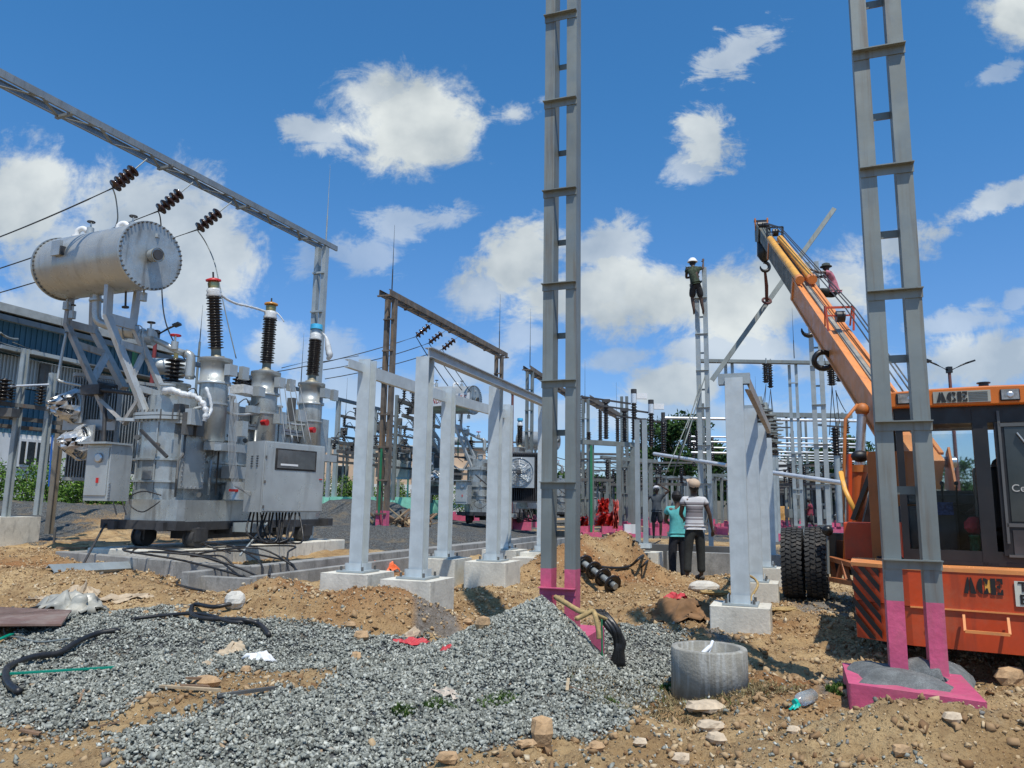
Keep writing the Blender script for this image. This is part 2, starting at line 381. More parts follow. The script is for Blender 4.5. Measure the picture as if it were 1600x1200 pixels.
def heap(x, y):
    dx = x - HEAP[0]; dy = y - HEAP[1]
    rx = np.where(dx > 0, .60, 1.15); ry = np.where(dy > 0, .62, 1.45)
    r = np.sqrt((dx / rx) ** 2 + (dy / ry) ** 2)
    return HEAP[2] * np.maximum(0, 1 - r ** 0.95) + .06 * np.exp(-(r / 1.2) ** 2)
def Hbase(x, y):
    x = np.asarray(x, float); y = np.asarray(y, float)
    h = .75 * sm((y - 9) / 27) * sm((2.5 - x) / 9)
    return h
def inrect(x, y, c, hx, hy, soft):
    """soft inside mask of a box aligned with w,u round c"""
    dx = x - c[0]; dy = y - c[1]; a = np.abs(dx * w.x + dy * w.y) - hx; b = np.abs(dx * u.x + dy * u.y) - hy
    return sm(-np.maximum(a, b) / soft + .5)
# crane stands level; trench and pit are kept open
def H(x, y):
    x = np.asarray(x, float); y = np.asarray(y, float); h = Hbase(x, y)
    near = sm((y - 1.5) / 3)
    for (cx, cy, rx, ry, rot, hh) in MOUNDS:
        c_, s_ = math.cos(R(rot)), math.sin(R(rot)); dx = x - cx; dy = y - cy
        a = (dx * c_ + dy * s_) / rx; b = (-dx * s_ + dy * c_) / ry
        wob = 1 + .5 * (vnoise(x, y, 2.2, 5) - .5)
        h = h + hh * np.exp(-(a * a + b * b) ** 1.25 * wob)
    hp = heap(x, y)
    fade = sm((60 - y) / 40)
    dirt = 1 - np.clip(hp * 6, 0, .75)
    h = h + fade * dirt * ((fbm(x, y, 1.1, 4, 3) - .5) * .20 + (fbm(x, y, 4, 5, 9, .65) - .5) * .17 + (fbm(x, y, 20, 3, 21, .7) - .5) * .05)
    h = h + hp
    # open cable trench and transformer pit
    h = np.where(inrect(x, y, (TR0 + TR1) / 2, TRW, TRL, .12) > .5, np.minimum(h, .0), h)
    return h
W1A = P(395, 899, 10.9); W1A.z = 0
W1B = W1A + u * 15.6
TRL = 7.8; TRW = .42
TR0 = W1A - w * .52; TR1 = W1B - w * .52
TR0 = V((TR0.x, TR0.y)); TR1 = V((TR1.x, TR1.y))
def Hs(x, y): return float(H(np.array([x]), np.array([y]))[0])
def on(px, py, it=6):
    """point of the real ground seen at this pixel (march along the sight line)"""
    d = ray(px, py); d = d / d.y; yy = 2.5 * 1.008 ** np.arange(480)
    h = H(d.x * yy, yy); hit = np.nonzero(CAMZ + d.z * yy < h)[0]; i = int(hit[0]) if len(hit) else 479
    y = float(yy[i]); return V((d.x * y, y, float(h[i])))
def polymask(x, y, pts, soft=.12, seed=1, amp=.25):
    """signed soft mask of a world polygon with a ragged outline"""
    x = x + (fbm(x, y, 2.5, 3, seed) - .5) * amp * 2; y = y + (fbm(x, y, 2.5, 3, seed + 50) - .5) * amp * 2
    ins = np.zeros(x.shape, bool); dist = np.full(x.shape, 1e9); n = len(pts)
    for i in range(n):
        (x1, y1), (x2, y2) = pts[i], pts[(i + 1) % n]
        c = ((y1 > y) != (y2 > y)) & (x < (x2 - x1) * (y - y1) / ((y2 - y1) or 1e-9) + x1); ins ^= c
        dx, dy = x2 - x1, y2 - y1; t = np.clip(((x - x1) * dx + (y - y1) * dy) / (dx * dx + dy * dy + 1e-9), 0, 1)
        dist = np.minimum(dist, np.hypot(x - x1 - t * dx, y - y1 - t * dy))
    return sm(np.where(ins, dist, -dist) / soft * .5 + .5)
def gp(l, z=.04): return [(G(a, b, z).x, G(a, b, z).y) for a, b in l]
GPOLY = gp([(-300, 1010), (0, 998), (60, 965), (130, 950), (300, 947), (430, 950), (520, 962), (600, 985), (680, 1008), (800, 1012), (900, 1000), (985, 975), (1060, 990), (1100, 1030), (1035, 1060), (1005, 1085), (990, 1125),
            (860, 1150), (700, 1178), (600, 1200), (560, 1260), (140, 1260), (165, 1200), (150, 1150), (90, 1130), (0, 1120), (-300, 1130)])
DP1 = gp([(290, 1070), (340, 1048), (430, 1040), (540, 1046), (510, 1072), (430, 1088), (330, 1106), (240, 1128), (150, 1145), (120, 1122), (210, 1095)])
DP2 = gp([(-200, 1110), (60, 1112), (175, 1140), (200, 1200), (150, 1260), (-200, 1260)])
GP2 = gp([(500, 812), (700, 808), (840, 812), (835, 835), (700, 848), (560, 850), (470, 840)], .35)
GP3 = gp([(-200, 783), (130, 783), (130, 830), (60, 838), (-200, 840)], .4)
def gmask(x, y):
    m = polymask(x, y, GPOLY, .16, 3, .10)
    m = m * (1 - .9 * polymask(x, y, DP1, .15, 8, .09)) * (1 - .95 * polymask(x, y, DP2, .2, 9, .12))
    dm = 0 * x
    for (cx, cy, rx, ry, rot, hh) in MOUNDS[:3]: dm = dm + np.exp(-(((x - cx) / rx) ** 2 + ((y - cy) / ry) ** 2))
    m = m * (1 - sm((dm - .10) / .25))
    m = np.maximum(m, sm(heap(x, y) * 9 - .5))
    m = np.maximum(m, .8 * polymask(x, y, GP2, .6, 4, .6)); m = np.maximum(m, .9 * polymask(x, y, GP3, .8, 6, .8))
    m = np.maximum(m, .75 * sm((y - 15) / 9) * sm((fbm(x, y, .25, 3, 33) - .25) / .3))
    return m
def greyd(x, y):   # grey patches lying on the dirt
    q = gp([(1220, 925), (1330, 918), (1330, 955), (1255, 958)]); q2 = gp([(640, 960), (700, 955), (720, 985), (650, 992)])
    q3 = gp([(1270, 1065), (1330, 1050), (1330, 1100), (1290, 1105)]); q4 = gp([(1105, 985), (1160, 980), (1165, 1005), (1110, 1005)])
    m = 0 * x
    for i, p in enumerate((q, q2, q3, q4)): m = np.maximum(m, polymask(x, y, p, .15, 30 + i, .08))
    return m
ys_ = [-40.0, 0.5] + list(2.4 * np.exp(np.arange(0, 900) * .00615)); ys_ = [a for a in ys_ if a < 560] + [900.0]
ss_ = list(np.linspace(-1.25, 1.25, 420))
X = np.zeros((len(ys_), len(ss_) + 2)); Y = np.zeros_like(X)
for j, yy in enumerate(ys_):
    f = max(yy, 2.4); X[j, 1:-1] = np.array(ss_) * f; X[j, 0] = -1500; X[j, -1] = 1500; Y[j, :] = yy
sel = (Y > 2.0) & (np.abs(X) < 1400)
Zg = np.where(sel, H(X, Y), 0.0)
Zg[0, :] = 0; Zg[1, :] = 0
far = sm((Y - 70) / 60); Zg = Zg * (1 - far) + far * .5 * sm((2.5 - X) / 9)
Zg[:, 0] = 0; Zg[:, -1] = 0
ny, nx = X.shape
me = bpy.data.meshes.new('ground')
co = np.stack([X, Y, Zg], -1).reshape(-1, 3); me.vertices.add(len(co)); me.vertices.foreach_set('co', co.ravel())
a = (np.arange(ny - 1)[:, None] * nx + np.arange(nx - 1)[None, :]).ravel()
fc = np.stack([a, a + 1, a + nx + 1, a + nx], -1).ravel()
me.loops.add(len(fc)); me.loops.foreach_set('vertex_index', fc)
me.polygons.add(len(a)); me.polygons.foreach_set('loop_start', np.arange(len(a)) * 4); me.polygons.foreach_set('loop_total', np.full(len(a), 4))
me.polygons.foreach_set('use_smooth', np.ones(len(a), bool)); me.update()
def fattr(me, name, arr):
    at = me.attributes.new(name, 'FLOAT', 'POINT'); at.data.foreach_set('value', np.asarray(arr, np.float32).ravel())
GM = gmask(X, Y); fattr(me, 'grav', GM); fattr(me, 'grey', greyd(X, Y))
redm = np.zeros_like(X)
for (px, d, rx, ry) in ((535, 8.3, 1.5, .6), (945, 12.5, 1.3, 1.2), (470, 8.5, 1, .5), (1240, 5.5, .6, .5), (1190, 8.3, .5, .4), (10, 13, 2, 1), (640, 14, 2, .6), (1180, 8.9, .6, .4), (1085, 9.2, .6, .4)):
    cx = (px - 800) / FPX * d; redm = np.maximum(redm, np.exp(-((X - cx) / rx) ** 2 - ((Y - d) / ry) ** 2))
fattr(me, 'red', redm * sm(fbm(X, Y, 1.5, 3, 77) * 2.2 - .3))
ground = bpy.data.objects.new('ground', me); COL.objects.link(ground); ORG['ground'] = V((0, 0, 0))
ground['label'] = 'bare brown earth with grey gravel beds and orange spoil heaps'; struct(ground)
# ground material
gm_ = bpy.data.materials.new('earth and gravel'); gm_.use_nodes = True; t = gm_.node_tree; n = t.nodes; l = t.links; b = n['Principled BSDF']
def AN(nm): x = n.new('ShaderNodeAttribute'); x.attribute_name = nm; return x.outputs['Fac']
tcg = n.new('ShaderNodeTexCoord')
def gno(s, d, r=.6):
    x = n.new('ShaderNodeTexNoise'); x.inputs['Scale'].default_value = s; x.inputs['Detail'].default_value = d; x.inputs['Roughness'].default_value = r; l.new(tcg.outputs['Object'], x.inputs[0]); return x.outputs[0]
def gmr(s, a, b_, c=0, d=1):
    x = n.new('ShaderNodeMapRange'); x.interpolation_type = 'SMOOTHSTEP'; l.new(s, x.inputs[0])
    for i, q in enumerate((a, b_, c, d)): x.inputs[1 + i].default_value = q
    return x.outputs[0]
def gmix(f, a, b_, bt='MIX'):
    x = n.new('ShaderNodeMix'); x.data_type = 'RGBA'; x.blend_type = bt
    if isinstance(f, float): x.inputs[0].default_value = f
    else: l.new(f, x.inputs[0])
    for i, c in ((6, a), (7, b_)):
        if isinstance(c, tuple): x.inputs[i].default_value = (*c, 1)
        else: l.new(c, x.inputs[i])
    return x.outputs[2]
dirtc = gmix(gmr(gno(.9, 8), .3, .7), (.37, .235, .110), (.60, .43, .225))
dirtc = gmix(gmr(gno(5, 6, .7), .42, .72, 0, .7), dirtc, (.20, .115, .055))
dirtc = gmix(gmr(gno(2.3, 6, .7), .55, .75, 0, .7), dirtc, (.50, .40, .26))
dirtc = gmix(AN('red'), dirtc, gmix(gmr(gno(7, 6), .3, .7), (.30, .125, .045), (.36, .19, .08)))
dirtc = gmix(gmr(gno(48, 5, .75), .50, .66, 0, .75), dirtc, (.12, .07, .035))
vo = n.new('ShaderNodeTexVoronoi'); vo.inputs['Scale'].default_value = 42; l.new(tcg.outputs['Object'], vo.inputs[0])
vor = n.new('ShaderNodeSeparateColor'); l.new(vo.outputs['Color'], vor.inputs[0])
gcol = gmix(vor.outputs[0], (.09, .095, .095), (.38, .395, .38))
gcol = gmix(gmr(vo.outputs['Distance'], .3, .75, 0, .8), gcol, (.05, .05, .05))
gcol = gmix(gmr(gno(1.6, 7), .50, .70, 0, .7), gcol, (.30, .24, .16))
ge = n.new('ShaderNodeMath'); ge.operation = 'ADD'; l.new(AN('grav'), ge.inputs[0]); l.new(gmr(gno(30, 4), .2, .8, -.35, .35), ge.inputs[1])
gfac = gmr(ge.outputs[0], .35, .65)
colr = gmix(gfac, dirtc, gcol)
colr = gmix(gmr(AN('grey'), .3, .8, 0, .8), colr, gmix(vor.outputs[1], (.12, .125, .12), (.25, .25, .24)))
l.new(colr, b.inputs['Base Color']); b.inputs['Roughness'].default_value = .95
b.inputs['Specular IOR Level'].default_value = .2
hsum = gmix(gfac, gmix(.5, gno(14, 8, .75), gno(55, 6, .7)), gmr(vo.outputs['Distance'], 0, .8, 1, 0))
bp = n.new('ShaderNodeBump'); bp.inputs['Strength'].default_value = .9; bp.inputs['Distance'].default_value = .03
bp.inputs['Distance'].default_value = .055; l.new(hsum, bp.inputs['Height']); l.new(bp.outputs[0], b.inputs['Normal'])
me.materials.append(gm_)

# ---------------------------------------------------------------- scattered stones
def tonemat(name, stops, rough=.9):
    m = bpy.data.materials.new(name); m.use_nodes = True; t = m.node_tree; a = t.nodes.new('ShaderNodeAttribute'); a.attribute_name = 'tone'
    r = t.nodes.new('ShaderNodeValToRGB'); e = r.color_ramp.elements
    while len(e) < len(stops): e.new(.5)
    for i, (p, c) in enumerate(stops): e[i].position = p; e[i].color = (*c, 1)
    t.links.new(a.outputs['Fac'], r.inputs[0]); b = t.nodes['Principled BSDF']; t.links.new(r.outputs[0], b.inputs['Base Color']); b.inputs['Roughness'].default_value = rough
    b.inputs['Specular IOR Level'].default_value = .25
    return m
gravm = tonemat('crushed stone', [(0, (.07, .073, .064)), (.35, (.215, .225, .195)), (.75, (.40, .41, .36)), (.97, (.62, .62, .54)), (1, (.38, .28, .18))])
clodm = tonemat('earth clods', [(0, (.19, .105, .05)), (.35, (.36, .235, .125)), (.7, (.50, .37, .215)), (.93, (.60, .51, .36)), (1, (.22, .21, .19))], .97)
def scatter(name, pts, size, tone, flat=.65, sink=.2, m=None, label='', seed=0):
    r = np.random.default_rng(seed); k = len(pts)
    cube = np.array([(i, j, q) for q in (-1, 1) for j in (-1, 1) for i in (-1, 1)], float) * .5
    vs = cube[None] * (1 + r.uniform(-.85, .3, (k, 8, 3)))
    vs *= np.array([1, .78, flat])[None, None] * r.uniform(.75, 1.25, (k, 1, 3)); vs *= size[:, None, None]
    q = r.normal(size=(k, 4)) * np.array([1, .35, .35, 1.0]); q /= np.linalg.norm(q, axis=1)[:, None]
    a, b_, c, d = q.T
    M = np.stack([np.stack([1 - 2 * (c * c + d * d), 2 * (b_ * c - a * d), 2 * (b_ * d + a * c)], -1), np.stack([2 * (b_ * c + a * d), 1 - 2 * (b_ * b_ + d * d), 2 * (c * d - a * b_)], -1), np.stack([2 * (b_ * d - a * c), 2 * (c * d + a * b_), 1 - 2 * (b_ * b_ + c * c)], -1)], 1)
    vs = np.einsum('kij,kvj->kvi', M, vs); vs += pts[:, None]; vs[:, :, 2] += (size * flat * (.5 - sink))[:, None]
    F = np.array([(0, 2, 3, 1), (4, 5, 7, 6), (0, 1, 5, 4), (2, 6, 7, 3), (0, 4, 6, 2), (1, 3, 7, 5)])
    fs = (np.arange(k)[:, None, None] * 8 + F[None]).ravel()
    me = bpy.data.meshes.new(name); me.vertices.add(k * 8); me.vertices.foreach_set('co', vs.ravel())
    me.loops.add(len(fs)); me.loops.foreach_set('vertex_index', fs); me.polygons.add(k * 6); me.polygons.foreach_set('loop_start', np.arange(k * 6) * 4); me.polygons.foreach_set('loop_total', np.full(k * 6, 4)); me.update()
    fattr(me, 'tone', np.repeat(tone, 8)); me.materials.append(m); o = bpy.data.objects.new(name, me); COL.objects.link(o); o['label'] = label; struct(o, 'stuff'); ORG[name] = V((0, 0, 0)); return o
def sample(n_, x0, x1, y0, y1, pw=1.0):
    y = y0 + (y1 - y0) * rng.random(n_); x = x0 + (x1 - x0) * rng.random(n_); k = np.abs(x) < .76 * y + .5; return x[k], y[k]
x, y = sample(340000, -6.4, 2.0, 3.4, 9.2)
g = gmask(x, y); k = rng.random(len(x)) < np.clip(g * 1.5 - .15, 0.02, 1) * np.where(y > 6.5, .6, 1.0); x, y = x[k], y[k]
blkm = (inrect(x, y, (.45, 6.78), .46, .46, .01) > .5) & (heap(x, y) < .22); x, y = x[~blkm], y[~blkm]
sz = rng.uniform(.010, .024, len(x)) * (1 + .5 * (rng.random(len(x)) > .90)); pts = np.stack([x, y, H(x, y)], -1)
pts[:, 2] += rng.uniform(0, .006, len(x)); print('gravel', len(x))
scatter('gravel', pts, sz, np.clip(rng.beta(2, 2.2, len(x)) , 0, .985) + (rng.random(len(x)) > .985 - .10 * (fbm(x, y, .9, 3, 71) > .56)) * .3, .7, .1, gravm, 'grey crushed stone lying in a bed across the front', 1)
# clods on the earth
x, y = sample(280000, -11, 11, 3.2, 16)
g = gmask(x, y); cl = fbm(x, y, 1.7, 3, 55)
k = (rng.random(len(x)) < np.clip(1.0 - g * 1.6, .03, 1) * np.clip(cl * 3.0 - .6, .30, 1) * np.clip(10 / y, .3, 1)); x, y = x[k], y[k]
k = ~((inrect(x, y, (TR0 + TR1) / 2, 1.0, 8.2, .01) > .5)); x, y = x[k], y[k]
sz = .006 + .045 * rng.random(len(x)) ** 9 + .005 * (y / 8); print('clods', len(x))
pts = np.stack([x, y, H(x, y)], -1)
scatter('loose_clods', pts, sz, np.clip(rng.normal(.45, .22, len(x)), 0, .95) + (rng.random(len(x)) > .96) * .3, .75, .25, clodm, 'loose clods of brown earth and small stones', 2)

# dry weeds round the concrete ring
def blades(name, cx, cy, rx, ry, n_, h0, h1, m, label, wd=.006, lean=.6, leafy=False, zf=None, kind='stuff'):
    th = rng.random(n_) * 6.283; rr = np.sqrt(rng.random(n_)); x = cx + rr * np.cos(th) * rx; y = cy + rr * np.sin(th) * ry
    z = H(x, y) if zf is None else np.full(n_, zf)
    h = rng.uniform(h0, h1, n_); a = rng.random(n_) * 6.283; le = rng.uniform(.1, 1, n_) * lean
    dx, dy = np.cos(a), np.sin(a); vs = np.zeros((n_, 4 if leafy else 3, 3))
    if leafy:
        zz_ = z + h; cxx = x; cyy = y; tl = rng.uniform(-.8, .8, n_)
        s_ = wd * rng.uniform(.6, 1.5, n_)
        vs[:, 0] = np.stack([cxx, cyy, zz_], -1); vs[:, 1] = np.stack([cxx + dx * s_ - dy * s_ * .5, cyy + dy * s_ + dx * s_ * .5, zz_ + tl * s_], -1)
        vs[:, 2] = np.stack([cxx + dx * s_ * 2, cyy + dy * s_ * 2, zz_ + tl * s_ * 1.6], -1); vs[:, 3] = np.stack([cxx + dx * s_ + dy * s_ * .5, cyy + dy * s_ - dx * s_ * .5, zz_ + tl * s_], -1)
        F = [(0, 1, 2, 3)]
    else:
        vs[:, 0] = np.stack([x - dy * wd, y + dx * wd, z], -1); vs[:, 1] = np.stack([x + dy * wd, y - dx * wd, z], -1); vs[:, 2] = np.stack([x + dx * h * le, y + dy * h * le, z + h * (1 - .4 * le)], -1); F = [(0, 1, 2)]
    q = vs.shape[1]; me = bpy.data.meshes.new(name); me.vertices.add(n_ * q); me.vertices.foreach_set('co', vs.ravel()); me.loops.add(n_ * q); me.loops.foreach_set('vertex_index', np.arange(n_ * q))
    me.polygons.add(n_); me.polygons.foreach_set('loop_start', np.arange(n_) * q); me.polygons.foreach_set('loop_total', np.full(n_, q)); me.update(); fattr(me, 'tone', np.repeat(rng.random(n_), q))
    me.materials.append(m); o = bpy.data.objects.new(name, me); COL.objects.link(o); o['label'] = label
    if kind: o['kind'] = kind
    return o
drym = tonemat('dry weed', [(0, (.10, .07, .035)), (.5, (.22, .16, .08)), (.85, (.36, .29, .16)), (1, (.10, .14, .03))])
grnm = tonemat('green weed', [(0, (.022, .05, .012)), (.5, (.055, .115, .022)), (1, (.14, .21, .05))])
bushm = tonemat('bright green weed', [(0, (.03, .075, .014)), (.5, (.08, .17, .024)), (1, (.20, .32, .06))])
treem = tonemat('tree leaves', [(0, (.012, .035, .010)), (.5, (.030, .075, .018)), (1, (.075, .14, .030))])
c = G(1085, 1095)
blades('dry_weeds', c.x - .12, c.y, .75, .42, 5000, .02, .06, drym, 'dry brown weeds lying round the concrete ring', .004, 2.0)
c = G(1150, 1098)
blades('dry_weeds', c.x, c.y, .5, .16, 1500, .02, .05, drym, 'dry brown weeds in front of the concrete ring', .004, 2.0)
for q, (px, py, s_) in enumerate(((780, 1100, .14), (690, 1105, .10), (630, 1118, .07), (675, 1112, .06), (955, 1100, .05), (1310, 1083, .08), (1045, 1080, .06))):
    c = on(px, py); blades('weed_tuft', c.x, c.y, s_, s_ * .7, int(900 * s_ / .1), .008, .045, grnm, 'small green weeds sprouting through the gravel', .006, .9)
# ================================================================ FAR SETTING
teal = mat('teal cladding', (.04, .115, .165), .5, .1, .12, .5)
greyclad = mat('pale cladding', (.40, .42, .41), .5, .1, .12, .4, streak=(.28, .29, .28), samt=.6)
whitew = mat('white wall', (.66, .66, .64), .9, 0, .08, .4, streak=(.40, .39, .35), samt=.5, sstretch=.2, sscale=2)
cream = mat('cream wall', (.60, .43, .29), .9, 0, .08, .3, streak=(.42, .32, .24), samt=.4)
glassd = mat('dark window glass', (.015, .018, .02), .1, 0, .1)
# factory shed on the left, long face along u
A = V((-27.0, 24.1, 0)); L_ = 20.5
t = thing('factory_shed', A, 'teal and white clad factory shed behind the grass, far left', 'building')
n3 = V((w.x, w.y, 0))
def wallpt(s, z, o=0): p = A + u * s + n3 * o; p.z = z; return p
m = MB(); m.box(wallpt(L_ / 2, 2.7, -4), (8, L_, 3.0), (w, u, Z)); m.make('plinth_wall', whitew, t)
for (s0, s1, z0, z1, mt, nm, rib, off) in ((0, L_, 4.2, 6.3, teal, 'lower_cladding', .28, .03), (0, L_, 6.35, 7.75, greyclad, 'pale_cladding', .17, .05), (0, L_, 7.8, 9.6, teal, 'upper_cladding', .28, .02)):
    m = MB(); m.box(wallpt((s0 + s1) / 2, (z0 + z1) / 2, -4), (8, s1 - s0, z1 - z0), (w, u, Z)); k = s0 + .1
    while k < s1: m.box(wallpt(k, (z0 + z1) / 2, .0 + off / 2), (off + .05, .06, z1 - z0), (w, u, Z)); k += rib
    m.make(nm, mt, t)
m = MB(); m.box(wallpt(L_ / 2, 9.75, -3.6), (9.4, L_ + .6, .14), (w, u, Z)); m.box(wallpt(L_ / 2, 9.6, 1.05), (.12, L_ + .6, .3), (w, u, Z)); m.make('roof', mat('shed roof', (.35, .36, .34), .6, .1), t)
m = MB(); m.box(wallpt(L_ / 2, 7.9, .5), (1.0, L_, .07), (w, u, Z)); m.make('canopy', mat('canopy tin', (.16, .17, .17), .6, .2), t)
for s in (4, 8.3, 12.6, 16.9): MB().box(wallpt(s, 7.0, .12), (.14, .5, 1.3), (w, u, Z)).make('louvre_panel', steeldark, t)
for s in (9.0, 12.6, 16.6):
    m = MB(); m.box(wallpt(s, 3.35, .06), (.14, 1.7, 1.3), (w, u, Z)); f = m.make('window', whitew, t)
    MB().box(wallpt(s, 3.35, .15), (.05, 1.45, 1.05), (w, u, Z)).make('pane', glassd, f)
    for k in (-.48, 0, .48): MB().box(wallpt(s + k, 3.35, .2), (.05, .06, 1.05), (w, u, Z)).make('mullion', whitew, f)
# cream house in the middle distance
A = PZ(470, 62, 0); t = thing('cream_house', A, 'long cream house with small dark windows beyond the switchyard', 'building')
d_ = V((.98, .2, 0)).normalized(); e_ = V((-d_.y, d_.x, 0))
m = MB(); m.box(A + d_ * 7.5 + e_ * 3 + Z * 3.2, (15, 6, 5.6), (d_, e_, Z)); m.make('wall', cream, t)
m = MB(); m.box(A + d_ * 7.5 + e_ * 3 + Z * 6.05, (15.4, 6.4, .12), (d_, e_, Z)); m.make('roof', concreteW, t)
for s in (3.0, 6.4, 9.2, 12.5):
    f = MB().box(A + d_ * s + Z * 3.6 - e_ * .02, (.9, .1, 1.2), (d_, e_, Z)).make('window', glassd, t)
    MB().box(A + d_ * s + Z * 4.28 - e_ * .2, (1.2, .4, .07), (d_, e_, Z)).make('sunshade', concreteW, f)
m = MB(); B_ = PZ(440, 52, 0); m.box(B_ + d_ * 8 + Z * 1.6, (17, .2, 2.0), (d_, e_, Z)); tag(m.make('boundary_wall', whitew), 'low white boundary wall in front of the cream house', 'wall')
# white box building far right
A = PZ(1205, 75, 0); t = thing('site_hut', A, 'open dark shed under a white panel, far right', 'building')
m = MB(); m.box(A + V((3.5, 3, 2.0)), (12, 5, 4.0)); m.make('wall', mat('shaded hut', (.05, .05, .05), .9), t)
m = MB(); m.box(A + V((.75, -.5, 4.7)), (2.0, .3, 2.4)); m.make('panel', whitew, t)
for i in range(4): MB().box(A + V((-2 + i * 3.0, -.2, 1.9)), (.18, .18, 3.8)).make('post', steeldark, t)
m = MB(); m.box(A + V((4.0, 2, 4.1)), (14, 7.5, .15)); m.make('roof', steelold, t)
A = PZ(1225, 70, .1); m = MB(); m.sph(A + V((0, 0, .2)), 1.35, 12, (1, .7, .95), .12, 3); tag(m.make('covered_heap', mat('orange tarpaulin', (.42, .22, .06), .8, 0, .3, 2)), 'orange brown sheeted heap beside the far hut', 'heap')
# boundary wall
m = MB(); q0 = PZ(880, 95, 0); q1 = PZ(1700, 90, 0); m.bar(q0 + Z * 1.1, q1 + Z * 1.1, .25, 2.2); tag(m.make('boundary_wall', mat('stained wall', (.23, .22, .19), .9, 0, .25, .3)), 'stained compound wall far behind the right switchyard', 'wall')
# green bushes on the left and in the middle
def bush(px, d, wd, ht, n_, label, leaf=.07, dp=1.0):
    c = PZ(px, d, 0); x0 = c.x; y0 = c.y; z0 = float(Hbase(x0, y0))
    t = thing('bush', (x0, y0, z0), label, 'bush', 'wild green growth along the compound edge')
    bl = [(rng.uniform(-.5, .5) * wd, rng.uniform(-.5, .5) * dp, rng.uniform(.3, .95) * ht, rng.uniform(.3, .5) * ht) for i in range(16)]
    vs = []; tn = []
    for i in range(n_):
        b_ = bl[i % 16]; v = rng.normal(size=3); v /= np.linalg.norm(v); r_ = b_[3] * rng.random() ** .35
        p = np.array([x0 + b_[0] + v[0] * r_ * wd / ht * .45, y0 + b_[1] + v[1] * r_, z0 + max(.05, b_[2] * .75 + v[2] * r_ * .8)])
        a = rng.normal(size=3); a /= np.linalg.norm(a); b2 = np.cross(a, rng.normal(size=3)); b2 /= np.linalg.norm(b2); s_ = leaf * rng.uniform(.6, 1.4)
        vs += [p, p + a * s_ + b2 * s_ * .4, p + a * 2 * s_, p + a * s_ - b2 * s_ * .4]; k = rng.random(); tn += [k] * 4
    finish_leaves('foliage', np.array(vs), tn, bushm, t)
    m = MB()
    for k in range(5): m.tube([(x0 + rng.uniform(-.3, .3) * wd, y0, z0 - .1), (x0 + rng.uniform(-.4, .4) * wd, y0 + .1, z0 + ht * .7)], .02, 5)
    m.make('stem', mat('bark', (.10, .07, .045), .9), t); return t
def finish_leaves(nm, vs, tn, m, par):
    n_ = len(vs) // 4; o_ = np.array(ORG[par.name]); me = bpy.data.meshes.new(nm); me.vertices.add(len(vs)); me.vertices.foreach_set('co', (vs - o_).ravel()); me.loops.add(n_ * 4); me.loops.foreach_set('vertex_index', np.arange(n_ * 4))
    me.polygons.add(n_); me.polygons.foreach_set('loop_start', np.arange(n_) * 4); me.polygons.foreach_set('loop_total', np.full(n_, 4)); me.update(); fattr(me, 'tone', tn); me.materials.append(m)
    o = bpy.data.objects.new(nm, me); COL.objects.link(o); o.parent = par; ORG[o.name] = V(o_); return o
for (px, d, wd, ht, lb) in ((-60, 30, 4, 2.1, 'weedy green bush at the left end of the white plinth wall'), (20, 30, 3.2, 2.2, 'green bush below the barred window of the shed'), (75, 29, 3.0, 2.4, 'tall green bush between the shed and the transformer'), (118, 28, 2.4, 2.0, 'green bush half hidden by the transformer radiator'), (160, 29, 2.5, 2.0, 'green bush behind the grey marshalling box'),
                            (505, 44, 2.6, 2.1, 'green bush right of the big control cabinet'), (545, 45, 2.6, 2.3, 'green bush behind the first pale zinc post'), (590, 46, 2.6, 2.2, 'green bush behind the rusty gantry leg'), (640, 46, 2.6, 2.0, 'green bush behind the scrap timber pile'), (690, 50, 3.0, 2.2, 'green bush left of the far transformer')):
    bush(px, d, wd, ht, 2600, lb)
def tree(px, d, ht, rad, zc, n_, label, leaf=.16, seed=0):
    c = PZ(px, d, 0); x0, y0, z0 = c.x, c.y, float(Hbase(c.x, c.y)); t = thing('tree', (x0, y0, z0), label, 'tree', 'dark trees beyond the switchyard')
    m = MB(); m.tube([(x0, y0, z0 - .2), (x0 + .1, y0, z0 + ht * .3), (x0, y0 + .1, z0 + ht * .6)], [.22, .17, .10], 8); r = random.Random(seed)
    bl = []
    for i in range(14):
        a = r.uniform(0, 6.28); rr = r.uniform(.15, .8) * rad; hh = r.uniform(zc, 1.0) * ht; e = V((x0 + math.cos(a) * rr, y0 + math.sin(a) * rr, z0 + hh)); bl.append((e, r.uniform(.25, .42) * rad))
        m.tube([(x0, y0, z0 + ht * r.uniform(.25, .5)), ((x0 + e.x) / 2, (y0 + e.y) / 2, z0 + hh * .75), e], [.08, .05, .02], 5)
    m.make('trunk', mat('bark', (.10, .07, .045), .9), t); vs = []; tn = []
    for i in range(n_):
        e, q = bl[i % 14]; v = rng.normal(size=3); v /= np.linalg.norm(v); p = np.array(e) + v * q * rng.random() ** .4 * np.array([1.1, 1.1, .8])
        a = rng.normal(size=3); a /= np.linalg.norm(a); b2 = np.cross(a, rng.normal(size=3)); b2 /= np.linalg.norm(b2); s_ = leaf * rng.uniform(.6, 1.4)
        vs += [p, p + a * s_ + b2 * s_ * .4, p + a * 2 * s_, p + a * s_ - b2 * s_ * .4]; tn += [min(1, max(0, rng.normal(.45, .25)))] * 4
    finish_leaves('crown', np.array(vs), tn, treem, t)
